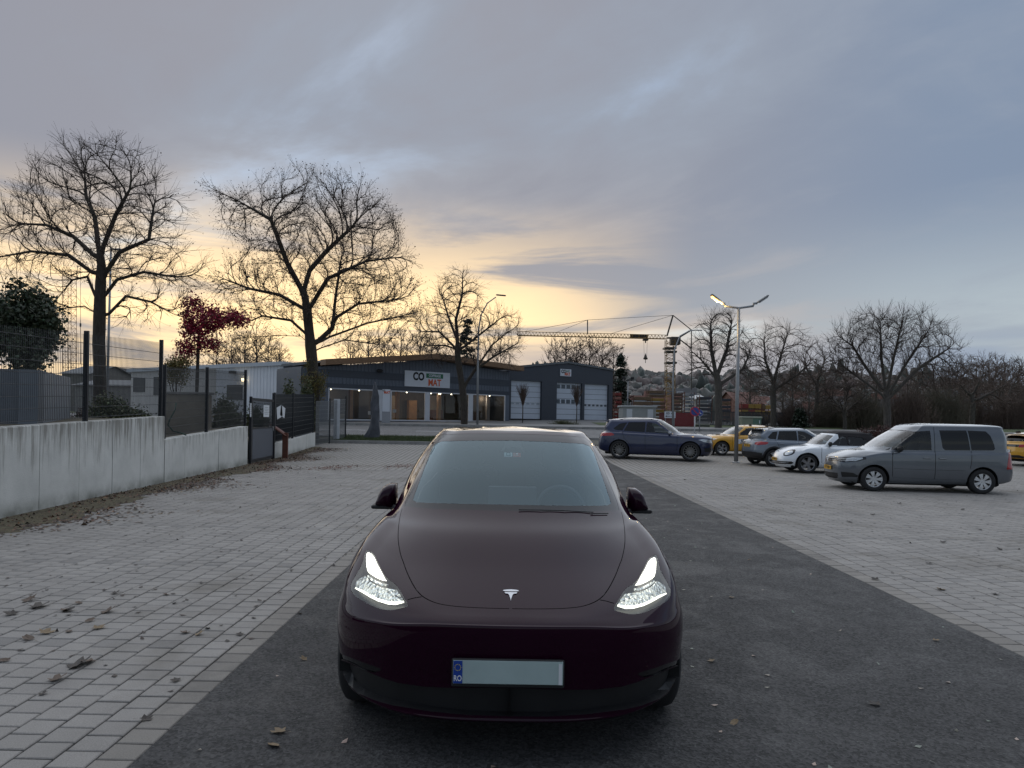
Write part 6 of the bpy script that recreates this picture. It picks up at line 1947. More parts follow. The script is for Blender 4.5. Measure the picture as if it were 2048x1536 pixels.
# standing stone on the verge
def standing_stone():
    b = P(750, 878, 36.2); b.z = zt(36.2) + .03
    root = empty('standing_stone', b); tag(root, 'tall dark slate standing stone on the grass verge', 'stone')
    out = [(729, 877), (737, 860), (741, 848), (742, 820), (741, 800), (745, 780), (750, 763), (755, 778), (759, 792), (757, 806), (760, 826), (757, 840), (760, 858), (758, 877)]
    rs = np.random.RandomState(5)
    lv = []
    n = 9
    for k in range(n):
        yy = 878 - (878 - 764) * k / (n - 1)
        xs_l = np.interp(-yy, [-877, -860, -848, -820, -800, -780, -763], [729, 737, 741, 742, 741, 745, 749.5]); xs_r = np.interp(-yy, [-877, -858, -840, -826, -806, -792, -778, -763], [758, 760, 757, 760, 757, 759, 755, 750.5])
        l, r_ = P(xs_l, yy, 36.2) - b, P(xs_r, yy, 36.2) - b
        c = (l + r_) / 2; hw = (r_ - l).length / 2; dp = .20 * (1 - k / n) + .05
        ring = []
        for j in range(8):
            a = 2 * math.pi * j / 8 + .3
            ring.append((c.x + hw * 1.05 * math.cos(a) + rs.normal(0, .015), dp * math.sin(a) + rs.normal(0, .02), c.z + rs.normal(0, .02)))
        lv.append(ring)
    v = [p for r__ in lv for p in r__]; f = []
    for k in range(n - 1):
        for j in range(8): f.append((k * 8 + j, k * 8 + (j + 1) % 8, k * 8 + 8 + (j + 1) % 8, k * 8 + 8 + j))
    f.append(tuple((n - 1) * 8 + j for j in range(8)))
    mesh_obj('stone_body', v, f, mat('slate stone', (0.085, 0.09, 0.105), .75, var=.35, scale=3, bump=.02, bscale=8), root)
    rs2 = np.random.RandomState(8)
    m = MB()
    m.add([(-.62, -.15, 0), (-.1, -.2, 0), (-.05, .2, 0), (-.55, .2, 0), (-.2, -.05, .75), (-.12, .1, .8)], [(0, 1, 4), (1, 2, 5, 4), (2, 3, 5), (3, 0, 4, 5)])
    m.build('stone_foot', bpy.data.materials['slate stone'], root)
standing_stone()

# grass on the verge
def grass(name, x0, x1, y0, y1, n, h, seed, label, dz=.03):
    rs = np.random.RandomState(seed)
    x = rs.uniform(x0, x1, n); y = rs.uniform(y0, y1, n)
    z = np.array([zt(q) + dz for q in y])
    a = rs.uniform(0, 6.28, n); hh = h * rs.uniform(.4, 1.2, n); w_ = .012
    base = np.stack([x, y, z], 1); d = np.stack([np.cos(a), np.sin(a), np.zeros(n)], 1)
    lean = rs.normal(0, .35, (n, 2)) * hh[:, None]
    tip = base + np.stack([lean[:, 0], lean[:, 1], hh], 1)
    v = np.stack([base - d * w_, base + d * w_, tip], 1).reshape(-1, 3); f = np.arange(3 * n).reshape(-1, 3)
    o = np_mesh(name, v, f, leaf_mat(name + ' blades', (0.06, 0.085, 0.022), .4)); tag(o, label, 'grass', kind='stuff')
grass('grass', -9.3, -1.95, 34.35, 37.15, 16000, .13, 71, 'rough grass on the verge round the standing stone')

# round signs
def round_sign(px, py_c, r_px, d, base_py, faces, label, m_post):
    b = P(px, base_py, d); b.z = zt(d)
    root = empty('road_sign', b); tag(root, label, 'sign')
    c = P(px + 1, py_c, d) - b
    MB().tube([(0, .04, -.05), (c.x, .04, c.z + .2)], .035, 8).build('sign_post', m_post, root, True)
    r_ = r_px * d / F
    for k, (rr, m_) in enumerate(faces):
        q = MB(); n = 24
        v = [(c.x, -.012 * k, c.z)] + [(c.x + r_ * rr * math.cos(2 * math.pi * i / n), -.012 * k, c.z + r_ * rr * math.sin(2 * math.pi * i / n)) for i in range(n)]
        q.add(v + [(x, y + .01, z) for x, y, z in v], [(0, 1 + i, 1 + (i + 1) % n) for i in range(n)] + [(n + 1, n + 2 + (i + 1) % n, n + 2 + i) for i in range(n)] + [(1 + i, n + 2 + i, n + 2 + (i + 1) % n, 1 + (i + 1) % n) for i in range(n)])
        q.build('sign_disc', m_, root)
    return root, c, r_
M_sred = mat('sign red', (0.42, 0.03, 0.05), .5, var=0); M_sblue = mat('sign blue', (0.03, 0.06, 0.26), .5, var=0)
rt_, c, r_ = round_sign(1389, 823, 9.8, 38.5, 882, ((1, M_sred), (.80, M_sblue)), 'round no-parking sign, red ring on blue, on a pale post', mat('pale post', (0.50, 0.51, 0.52), .5, var=.05))
MB().box((c.x, -.035, c.z), (r_ * 1.75, .012, r_ * .2), M=Matrix.Rotation(R(45), 3, 'Y')).build('sign_bar', M_sred, rt_)
rt_, c, r_ = round_sign(1399, 826, 6.5, 47.5, 866, ((1, mat('sign rim white', (.6, .62, .65), .5, var=0)), (.92, M_sblue)), 'small round blue arrow sign behind the no-parking sign', M_galv)
MB().box((c.x, -.03, c.z), (r_ * 1.0, .01, r_ * .2), M=Matrix.Rotation(R(40), 3, 'Y')).build('sign_arrow', M_signw, rt_)

# substation, cabinet, white arrow board, yard gate
def px_box(name, label, cat, px0, px1, py0, py1, d, depth, mt, z0=None, group=None, cb=.02):
    a = P(px0, py1, d); b_ = P(px1, py0, d)
    zb = a.z if z0 is None else z0
    root = empty(name, ((a.x + b_.x) / 2, d, zb)); tag(root, label, cat, group)
    h = b_.z - zb; w_ = b_.x - a.x
    return root, w_, h
root, w_, h = px_box('substation', '', 'substation', 1245, 1312, 815, 850, 56, 2.2, None, 1.15)
tag(root, 'pale concrete transformer substation with two white doors', 'substation')
MB().cbox((0, 1.1, h / 2), (w_, 2.2, h), .02).build('housing', mat('substation concrete', (0.34, 0.35, 0.35), .8, var=.1), root)
MB().cbox((0, 1.1, h + .06), (w_ + .2, 2.4, .14), .02).build('roof', mat('substation roof', (0.42, 0.43, 0.43), .8, var=.1), root)
for x in (-w_ * .30, w_ * .33): MB().cbox((x, -.02, h * .48), (w_ * .17, .05, h * .82), .01).build('door', M_wframe, root)
root, w_, h = px_box('cable_cabinet', '', '', 1484, 1523, 834, 858, 49.5, 1.2, None, zt(49.5) + .1)
tag(root, 'green cable cabinet with a pale overhanging lid on the far footway', 'cabinet')
MB().cbox((-w_ * .22, .6, h * .45), (w_ * .56, 1.2, h * .92), .01).build('front_panel', mat('cabinet grey green', (0.20, 0.22, 0.16), .7, var=.1), root)
MB().cbox((w_ * .28, .602, h * .45), (w_ * .44, 1.196, h * .915), .01).build('side_panel', mat('cabinet green', (0.10, 0.17, 0.125), .7, var=.1), root)
MB().cbox((0, .6, h * .96), (w_ * 1.06, 1.35, .12), .03).build('lid', mat('cabinet lid', (0.30, 0.32, 0.25), .7, var=.1), root)
MB().box((w_ * .40, -.01, h * .62), (.06, .012, .22)).build('latch', M_signw, root)
# red slatted gate
def slat_fence(name, label, px0, px1, py0, py1, d, n, mt, z0=None, gap=.25):
    a = P(px0, py1, d); b_ = P(px1, py0, d); zb = a.z if z0 is None else z0
    root = empty(name, ((a.x + b_.x) / 2, d, zb)); tag(root, label, 'fence')
    w_ = b_.x - a.x; h = b_.z - zb
    first = None
    for k in range(n):
        x = -w_ / 2 + w_ * (k + .5) / n
        if first is None: o = first = MB().box((0, 0, h / 2), (w_ / n * (1 - gap), .04, h)).build('slat', mt, root)
        else: o = bpy.data.objects.new('slat', first.data); COL.objects.link(o); o.parent = root
        o.location = (x, 0, 0)
    m = MB(); m.box((0, .05, h * .97), (w_, .05, .08)); m.box((0, .05, .12), (w_, .05, .08)); m.build('rail', M_fence, root)
    return root, w_, h
M_redg = mat('red yard gate', (0.20, 0.022, 0.028), .55, var=.1)
M_redg2 = mat('dull red yard gate', (0.15, 0.035, 0.035), .65, var=.15)
slat_fence('yard_gate', 'red slatted sliding gate of the timber yard', 1347, 1389, 826, 858, 54, 18, M_redg, 1.15, .12)
slat_fence('yard_fence', 'dull red slatted fence below the arrow board', 1318, 1346, 826, 852, 54.2, 12, M_redg2, 1.2, .2)
slat_fence('yard_fence', 'grey wire yard fence right of the red gate', 1391, 1420, 826, 858, 54.1, 16, mat('grey fence bars', (0.075, 0.075, 0.08), .6), 1.15, .55)
slat_fence('yard_fence', 'dark bar fence behind the forked bare tree and cabinet', 1420, 1620, 826, 858, 58, 70, mat('dark fence bars', (0.05, 0.05, 0.055), .6), 1.2, .4)
b = P(1340, 829.5, 53.2); root = empty('arrow_board', (b.x, b.y, 1.15)); tag(root, 'white direction board with black lettering on the yard fence', 'sign')
bw, bh = 22 * 53.2 / F, 13 * 53.2 / F
zc_ = b.z - 1.15
for e in (-bw * .4, bw * .4): MB().box((e, .04, zc_ / 2), (.05, .05, zc_ + .3)).build('sign_post', M_galv, root)
sb = MB().box((0, 0, zc_), (bw, .03, bh)).build('sign_board', M_signw, root)
text_mesh('lettering', 'CO', .20, M_ink, sb, Matrix.Translation((-.18, -.018, zc_ + .1)) @ Matrix.Rotation(R(90), 4, 'X'), .002, .01, .9)
text_mesh('lettering', 'MAT', .14, M_ink, sb, Matrix.Translation((.2, -.018, zc_ + .1)) @ Matrix.Rotation(R(90), 4, 'X'), .002, .006, .8)
ar = MB(); ar.box((-.12, -.018, zc_ - .12), (.3, .006, .04)); ar.add([(-.38, -.018, zc_ - .12), (-.24, -.018, zc_ - .05), (-.24, -.018, zc_ - .19)], [(0, 2, 1)]); ar.build('sign_arrow', M_ink, sb)
MB().box((.2, -.018, zc_ - .12), (.3, .006, .03)).build('sign_text_line', M_sblue, sb)

# stacked formwork and crates in the yard
def stack(label, px0, px1, py0, py1, d, mt, m2, rows, cols=1, name='formwork_stack', z0=1.2):
    a = P(px0, py1, d); b_ = P(px1, py0, d)
    root = empty(name, ((a.x + b_.x) / 2, d, z0)); tag(root, label, 'stack', 'stacked goods in the timber yard')
    w_ = b_.x - a.x; h = b_.z - z0; hh = h / rows
    for r__ in range(rows):
        for c_ in range(cols):
            x = -w_ / 2 + w_ * (c_ + .5) / cols; jig = rnd.uniform(-.05, .05)
            MB().cbox((x + jig, .6, hh * (r__ + .42)), (w_ / cols * .93, 1.2, hh * .70), .015).build('panel', mt if (r__ + c_) % 3 else m2, root)
    m = MB()
    for x in (-w_ / 2 - .04, w_ / 2 + .04): m.box((x, .1, h / 2), (.07, .07, h + .1)); m.box((x, 1.1, h / 2), (.07, .07, h + .1))
    m.build('rack', M_rust, root)
M_c1 = mat('weathered timber', (0.15, 0.10, 0.06), .85, var=.3); M_c2 = mat('red formwork', (0.22, 0.035, 0.028), .7, var=.2); M_c3 = mat('yellow formwork', (0.30, 0.19, 0.04), .7, var=.2); M_c4 = mat('steel panels', (0.16, 0.17, 0.18), .6, .2, var=.2); M_c5 = mat('pale panels', (0.30, 0.30, 0.30), .7, var=.15); M_c6 = mat('dark panels', (0.05, 0.05, 0.058), .7, var=.2)
stack('stack of red and brown formwork boards behind the substation', 1268, 1304, 792, 815, 72, M_c1, M_c2, 6)
stack('tall brown timber stack beside the crane foot', 1296, 1330, 780, 826, 78, M_c1, M_c3, 9)
stack('timber stack right of the crane mast', 1348, 1368, 785, 826, 76, mat('brown boards', (0.10, 0.065, 0.05), .85, var=.3), M_c1, 9)
stack('pale grey crate tower behind the no-parking sign', 1370, 1388, 786, 826, 70, M_c5, M_c4, 9, 2)
stack('dark panel stack left of the thick-trunked tree', 1400, 1424, 792, 826, 66, M_c6, M_c4, 8)
stack('dark panel stack behind the thick-trunked tree', 1438, 1462, 796, 826, 66, M_c6, M_c1, 8)
stack('red and yellow crate stack behind the lamp pole', 1484, 1524, 806, 828, 68, M_c3, M_c2, 4, 3)
stack('yellow crate stack left of the domed tree', 1524, 1545, 808, 828, 69, M_c3, M_c1, 4, 3)
stack('red pallet stack beside the garage hall', 1229, 1243, 784, 838, 73, M_c2, mat('pallet pink', (0.30, 0.14, 0.11), .8, var=.2), 8, 1, 'pallet_stack')
root = gable_house('yard_shed', 'low white roofed shed in the timber yard', 1390, 1414, 826, 797, 789, 90, 8, M_cream, M_whiter, ridge_along=True, z0=1.3)
gable_house('yard_house', 'red tiled house behind the yellow and red crates', 1478, 1530, 826, 806, 782, 95, 10, M_rtile, M_rtile, ridge_along=True, z0=1.3)

# ---------------------------------------------------------------- tower crane
def lattice(m, a, b, wid, n, rad, up=Vector((0, 1, 0)), side=None):
    """square lattice between a and b"""
    a, b = Vector(a), Vector(b); d = (b - a).normalized()
    s_ = d.cross(up).normalized() if side is None else side; t = d.cross(s_).normalized()
    cor = [s_ * wid / 2 + t * wid / 2, s_ * wid / 2 - t * wid / 2, -s_ * wid / 2 - t * wid / 2, -s_ * wid / 2 + t * wid / 2]
    for c in cor: m.tube([a + c, b + c], rad, 4)
    for k in range(n):
        p0 = a + (b - a) * k / n; p1 = a + (b - a) * (k + 1) / n
        for i in range(4):
            c0, c1 = cor[i], cor[(i + 1) % 4]
            if k % 2: c0, c1 = c1, c0
            m.tube([p0 + c0, p1 + c1], rad * .65, 3, False); m.tube([p0 + cor[i], p0 + cor[(i + 1) % 4]], rad * .6, 3, False)
M_crane = mat('crane yellow', (0.26, 0.15, 0.035), .6, var=.2, scale=1)
M_craned = mat('crane dark', (0.05, 0.04, 0.03), .6, var=.1)
M_rope = mat('steel rope', (0.06, 0.06, 0.06), .6, var=0)
D = 112.0
b = P(1340, 830, D); b.z = zt(D)
root = empty('tower_crane', b); tag(root, 'yellow tower crane with horizontal jib above the timber yard', 'crane')
q = lambda x, y, dd=D: P(x, y, dd) - b
m = MB(); lattice(m, (0, 0, 0), q(1340, 680), 1.35, 22, .055); m.build('mast', M_crane, root)
m = MB(); m.box(q(1339, 697), (1.9, 1.9, .25)); m.box(q(1341, 726), (1.75, 1.75, .3)); m.box(q(1341, 704), (1.75, 1.75, .3)); m.build('climbing_collar', M_craned, root)
ja, jb = q(1334, 674), q(1035, 667)
m = MB()
n = 44; zt_, zb_ = Vector((0, 0, .32)), Vector((0, 0, -.32))
m.tube([ja + zt_, jb + zt_], .05, 4); 
for e in (-.4, .4): m.tube([ja + zb_ + Vector((0, e, 0)), jb + zb_ + Vector((0, e, 0))], .05, 4)
for k in range(n):
    p0 = ja + (jb - ja) * k / n; p1 = ja + (jb - ja) * (k + .5) / n; p2 = ja + (jb - ja) * (k + 1) / n
    for e in (-.4, .4):
        ev = Vector((0, e, 0)); m.tube([p0 + zb_ + ev, p1 + zt_], .03, 3, False); m.tube([p1 + zt_, p2 + zb_ + ev], .03, 3, False)
m.build('jib', M_crane, root)
jn = MB().box(q(1278, 672.3, D - .6), (3.0, .05, .5)).build('name_plate', M_crane, root)
text_mesh('lettering', 'LIEBHERR', .62, M_ink, jn, Matrix.Translation(q(1278, 672.3, D - .7)) @ Matrix.Rotation(R(90), 4, 'X'), .004, .03, .98)
m = MB(); m.tube([q(1334, 672), q(1346, 630.5)], .14, 6); m.build('tower_head', M_craned, root)
m = MB(); m.tube([q(1346, 630.5), q(1383, 660)], .08, 4); m.tube([q(1383, 660), q(1383, 697)], .08, 4); m.tube([q(1357, 676), q(1383, 660)], .11, 5); m.tube([q(1357, 677), q(1383, 697)], .11, 5); m.tube([q(1383, 697), q(1383, 780)], .07, 4); m.build('rear_stay', M_craned, root)
m = MB(); m.cbox(q(1350, 682), (1.6, 1.3, 1.3), .1); m.tube([q(1334, 676), q(1358, 675)], .16, 6); m.build('slewing_unit', M_craned, root)
m = MB(); m.tube([q(1346, 630.5), q(1175, 640)], .035, 3); m.tube([q(1346, 630.5), q(1220, 668)], .035, 3); m.tube([q(1175, 640), q(1175, 668)], .09, 4); m.tube([q(1175, 640), q(1045, 664)], .035, 3); m.tube([q(1175, 640), q(1110, 666)], .03, 3); m.build('jib_stays', M_rope, root)
m = MB(); m.cbox(q(1291, 679.5), (.85, .9, .3), .06); m.cbox(q(1291, 684), (.16, .2, .35), .03); tr = m.build('trolley', M_craned, root)
m = MB(); m.tube([q(1287.5, 681), q(1288.5, 714)], .022, 3); m.tube([q(1294.5, 681), q(1293.5, 714)], .022, 3); m.build('hoist_rope', M_rope, root)
m = MB(); m.cbox(q(1291, 717), (.72, .3, .35), .1); m.lathe([(0, .9), (.08, .7), (.3, .1), (0, 0)], 8, q(1291, 717)); m.tube([q(1291, 719), q(1291, 726)], .05, 4); m.build('hook_block', M_craned, root)
# second crane, far left
D2 = 130.0
b = P(140, 800, D2); b.z = 1.0
root = empty('tower_crane', b); tag(root, 'distant rust-orange lattice crane mast behind the spreading tree', 'crane')
m = MB(); lattice(m, (0, 0, 0), P(139, 540, D2) - b, 1.6, 22, .05); m.build('mast', mat('crane orange', (0.22, 0.10, 0.04), .7, var=.2), root)
m = MB(); m.tube([P(161, 640, D2) - b, P(161, 728, D2) - b], .06, 4); m.tube([P(161, 520, D2) - b, P(161, 640, D2) - b], .04, 4); m.cbox(P(161, 650, D2) - b, (.25, .25, .7), .05); m.build('hoist_rope', M_rope, root)

# ---------------------------------------------------------------- conifers
def conifer(label, px, base_py, top_py, d, z0, wpx, seed, n=5200):
    rs = np.random.RandomState(seed)
    b = P(px, base_py, d); b.z = z0; h = P(px, top_py, d).z - z0; w_ = wpx * d / F / 2
    root = empty('conifer', b); tag(root, label, 'tree')
    MB().tube([(0, 0, -.1), (0, 0, h * .95)], [.16, .02], 7).build('trunk', M_bark, root, True)
    A = []; B = []; lp = []
    for k in range(90):
        t = rs.uniform(.08, .97) ; a = rs.uniform(0, 6.28); l = w_ * (1 - t) ** .75 * rs.uniform(.6, 1.1) + .15
        p0 = np.array((0, 0, h * t)); p1 = p0 + np.array((math.cos(a) * l, math.sin(a) * l, -l * .22)); A.append(p0); B.append(p1)
        for s_ in np.linspace(.15, 1, max(4, int(n / 90))): lp.append(p0 + (p1 - p0) * s_ + rs.normal(0, .09, 3) * np.array((1, 1, .7)))
    V, FF = seg_mesh(np.array(A), np.array(B), np.full(len(A), .03), np.full(len(A), .01), 3)
    cr = np_mesh('branches', V, FF, M_bark, root)
    v, f = leaf_quads(rs, np.array(lp), .22, .3, .2)
    np_mesh('needles', v, f, M_needle, root)['kind'] = 'stuff'
conifer('dark conifer rising behind the showroom roof, beside the forked tree', 932, 760, 632, 72, 1.2, 110, 81)
conifer('dark conifer with drooping branches at the garage hall corner', 1240, 838, 705, 76, 1.4, 52, 82)
conifer('small dark conifer by the street between the bare trees', 1600, 862, 818, 56, 1.15, 34, 83, 2000)

# ---------------------------------------------------------------- brushwood and hedges on the right
def brush(label, px, py_top, wpx, d, z0, seed, n=900, m_=None, leaf=None):
    rs = np.random.RandomState(seed)
    b = P(px, 860, d); b.z = z0; h = P(px, py_top, d).z - z0; w_ = wpx * d / F / 2
    root = empty('bare_shrub', b); tag(root, label, 'shrub', 'bare shrubs along the far side of the street')
    x = rs.normal(0, .5, n).clip(-1.1, 1.1) * w_; y = rs.uniform(-1, 1, n) * min(w_, 1.2)
    p0 = np.stack([x * .75, y, np.zeros(n)], 1); hh = h * rs.uniform(.35, 1.0, n) * (1 - .35 * (x / w_) ** 2)
    p1 = p0 + np.stack([rs.normal(0, .15, n) + x * .1, rs.normal(0, .15, n), hh * .55], 1); p2 = p1 + np.stack([rs.normal(0, .28, n) + x * .12, rs.normal(0, .25, n), hh * .45], 1); p3 = p1 + np.stack([rs.normal(0, .4, n), rs.normal(0, .3, n), hh * .3], 1)
    r_ = np.full(n, .011)
    V, FF = seg_mesh(np.concatenate([p0, p1, p1]), np.concatenate([p1, p2, p3]), np.concatenate([r_ * 1.5, r_, r_]), np.concatenate([r_, r_ * .5, r_ * .5]), 3)
    np_mesh('twigs', V, FF, m_ or M_twigr, root)
    if leaf:
        k = rs.randint(0, n, leaf[1]); v, f = leaf_quads(rs, p2[k] * rs.uniform(.5, 1, (leaf[1], 1)) + rs.normal(0, .15, (leaf[1], 3)), leaf[2]); np_mesh('leaves', v, f, leaf[0], root)['kind'] = 'stuff'
M_tw2 = mat('olive twigs', (0.10, 0.088, 0.062), .9, var=.3)
for i, (px, top, wd, d, lb, mm, lf) in enumerate([
    (1590, 800, 70, 58, 'brown twiggy shrub between the domed tree and the slender tree', M_twigr, None),
    (1660, 795, 80, 58, 'grey twiggy shrub behind the slender tree', M_tw2, None),
    (1730, 780, 90, 55, 'dense olive shrub left of the multi-stemmed tree', M_tw2, (M_leafbrown, 900, .10)),
    (1810, 770, 110, 56, 'dense brown shrub right of the multi-stemmed tree', M_twigr, (M_leafbrown, 900, .10)),
    (1880, 765, 110, 60, 'tall olive brown thicket behind the grey van\'s windscreen', M_tw2, (M_leafbrown, 1200, .10)),
    (1945, 790, 90, 66, 'reddish thicket under the leaning brown tree', M_twigr, (M_leafbrown, 900, .12)),
    (2020, 780, 110, 66, 'reddish brown thicket behind the grey van\'s rear', M_twigr, (M_leafbrown, 900, .12)),
    (2070, 770, 90, 70, 'tall reddish thicket beyond the yellow hatchback at the edge', M_twigr, None),
    (1500, 820, 60, 60, 'low grey shrub along the yard fence behind the cabinet', M_tw2, None)]):
    brush(lb, px, top, wd, d, zt(d) - .05, 90 + i, 850, mm, lf)
shrub('hedge_bush', 'low red-brown hedge between the parked cars and the street', at(1775, 878, 44.5, zt(44.5)), (2.6, .5, .75), 5200, 63, leaf_mat('red hedge', (0.085, 0.035, 0.028)), .09)
shrub('round_bush', 'low dark round bush before the middle garage door', at(1128, 850, 55, zt(55)), (1.2, .6, .40), 2500, 64, M_leafhedge, .06)

# ---------------------------------------------------------------- far wooded hill with houses
def hill_z(x, y):
    r_ = (y - 230) / 420
    base = -2 + 42 * max(0.0, min(1, r_)) ** 1.25 * (0.78 + .22 * math.sin(x * .006 + .7)) * (1 + .10 * math.sin(x * .017 + 2)) 
    fade = max(0.0, min(1, (x + 120) / 160))
    return base * (0.25 + .75 * fade)
xs = np.linspace(-700, 1100, 46); ys = np.linspace(230, 760, 18)
v = [(x, y, hill_z(x, y) - .5) for y in ys for x in xs]; f = [(j * 46 + i, j * 46 + i + 1, j * 46 + i + 47, j * 46 + i + 46) for j in range(17) for i in range(45)]
tag(mesh_obj('hill', v, f, mat('hill ground', (0.06, 0.058, 0.035), .95, var=.4, scale=.02), smooth=True), kind='structure')
rs = np.random.RandomState(17)
ico = bmesh.new(); bmesh.ops.create_icosphere(ico, subdivisions=2, radius=1.0)
iv = np.array([tuple(p.co) for p in ico.verts]); ifc = np.array([[p.index for p in q_.verts] for q_ in ico.faces]); ico.free()
VV = {0: [], 1: []}; cnt = {0: 0, 1: 0}; FFs = {0: [], 1: []}
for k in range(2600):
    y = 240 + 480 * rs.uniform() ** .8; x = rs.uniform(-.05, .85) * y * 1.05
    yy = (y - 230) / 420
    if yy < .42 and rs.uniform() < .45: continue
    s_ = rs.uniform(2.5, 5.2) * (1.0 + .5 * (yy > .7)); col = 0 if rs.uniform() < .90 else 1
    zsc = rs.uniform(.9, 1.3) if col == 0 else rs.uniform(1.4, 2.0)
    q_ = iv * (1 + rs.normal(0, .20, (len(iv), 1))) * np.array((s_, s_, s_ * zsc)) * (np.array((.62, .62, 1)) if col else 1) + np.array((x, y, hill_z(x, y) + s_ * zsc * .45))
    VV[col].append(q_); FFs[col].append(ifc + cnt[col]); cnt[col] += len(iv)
for col, (nm, c_) in enumerate((('bare_woods', (0.085, 0.070, 0.062)), ('evergreen_woods', (0.045, 0.055, 0.045)))):  # both tones lightened to stand in for distance haze
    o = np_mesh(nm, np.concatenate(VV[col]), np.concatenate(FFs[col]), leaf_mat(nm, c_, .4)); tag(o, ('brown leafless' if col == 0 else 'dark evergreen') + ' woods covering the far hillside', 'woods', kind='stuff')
rs = np.random.RandomState(23)
HG = 'distant houses on the wooded hillside'
k = 0
for i in range(70):
    y = rs.uniform(245, 420); x = rs.uniform(.14, .80) * y
    if k >= 46: break
    z = hill_z(x, y)
    pxp = project([(x, y, z + 4)])[0]
    w_ = rs.uniform(7, 13)
    root = empty('distant_house', (x, y, z + 1.0), rs.uniform(-.5, .5)); tag(root, 'pale distant house with pitched roof on the wooded hillside', 'house', HG)
    h = w_ / 2; ze, zr, dp = rs.uniform(4, 6.5), rs.uniform(7.5, 10), rs.uniform(7, 10)
    m = MB(); m.add([(-h, 0, -2), (h, 0, -2), (h, 0, ze), (-h, 0, ze), (-h, dp, -2), (h, dp, -2), (h, dp, ze), (-h, dp, ze), (-h, dp / 2, zr), (h, dp / 2, zr)], [(0, 1, 2, 3), (5, 4, 7, 6), (1, 5, 6, 9, 2), (4, 0, 3, 8, 7)]); m.build('wall', (M_whiter, M_cream, M_whiter)[k % 3], root)
    m = MB(); m.add([(-h - .4, -.5, ze - .4), (h + .4, -.5, ze - .4), (h + .4, dp / 2, zr + .1), (-h - .4, dp / 2, zr + .1), (-h - .4, dp + .5, ze - .4), (h + .4, dp + .5, ze - .4)], [(0, 1, 2, 3), (3, 2, 5, 4)]); m.build('roof', (M_tile, M_rtile, M_roofg)[k % 3], root)
    for e in (-.25, .25): MB().box((e * w_, -.05, ze * .6), (w_ * .12, .1, 1.5)).build('window', M_doorw, root)
    k += 1
# ================================================================== PARKED CARS
def fill_row(lf, zf, w_, z4, z8, lr, zr, fc, rc, l4, l8, wf=None, wr=None):
    wf = wf or w_; wr = wr or w_
    row = [(0, lf, zf), (.36 * wf, lf + .05 * fc, zf), (.68 * wf, lf + .28 * fc, zf + (z4 - zf) * .12), (.915 * wf, lf + fc, zf + (z4 - zf) * .45)]
    for i in range(5):
        t = i / 4
        row.append((w_ if i < 4 else (w_ + wr) / 2, l4 + (l8 - l4) * t, z4 + (z8 - z4) * t))
    row += [(.93 * wr, lr - rc, zr + (z8 - zr) * .4), (.62 * wr, lr - .22 * rc, zr), (0, lr, zr)]
    return row

def hatch_net(L, W, H, af, ar, hz, cl, cz, b4, b8, wt, rr, tail=.06, rg=.18, tw=.27, front=.0, low=.20, fcn=.36):
    wm = (cl + wt) / 2; zm = (cz + H - .10) / 2
    n = [fill_row(.14, low, W - .10, low + .02, low + .02, L - .14, low + .10, fcn, .3, af, ar),
         fill_row(.04, low + .12, W - .035, low + .12, low + .12, L - .03, low + .18, fcn, .26, af, ar),
         fill_row(.0, .50, W, .50, .50, L, .55, fcn, .26, af, ar),
         fill_row(.02, hz - .14, W, .72, .76, L - .02, .74, fcn, .26, af, ar),
         fill_row(.10, hz, W - .015, b4 - .12, b8 - .10, L - tail, .90, fcn + .04, .26, af + .02, ar),
         fill_row(.50 * cl, (hz + cz) / 2 + .05, W - .045, b4 - .045, b8 - .03, L - tail - .05, (b8 + .96) / 2, fcn * .95, .25, af + .32, ar + .06),
         fill_row(cl, cz, W - .085, b4, b8, L - rg, b8 + .02, .30, .24, cl + .46, ar + .22),
         fill_row(wm, zm + .02, W - .165, (b4 + H - .12) / 2, (b8 + H - .14) / 2, (L - rg + rr) / 2 + .06, (b8 + H - .10) / 2, .24, .20, wm + .34, ar + .02),
         fill_row(wt, H - .085, W - tw, H - .12, H - .14, rr, H - .12, .18, .16, wt + .24, rr - .32),
         fill_row(wt + .22, H - .03, W - tw - .16, H - .045, H - .07, rr - .12, H - .075, .12, .12, wt + .38, rr - .42)]
    l0, l1 = wt + .55, rr - .45
    n.append([(0, l0 + (l1 - l0) * i / 11, H - .03 * max(0, (i - 5) / 6) ** 2) for i in range(12)])
    return n

def place(root, pf, pr, W, af, ar, L, sc):
    pf, pr = Vector((*pf, 0)), Vector((*pr, 0))
    h = (pf - pr).normalized()
    side = Vector((h.y, -h.x, 0))
    mid = (pf + pr) / 2
    if side.dot(mid) < 0: side = -side
    c_ax = mid + side * (W - .10) * sc
    c = c_ax - h * ((L / 2 - (af + ar) / 2)) * sc
    root.location = (c.x, c.y, zt(c.y)); root.scale = (sc, sc, sc)
    root.rotation_euler = (0, 0, math.atan2(h.y, h.x) + math.pi / 2)

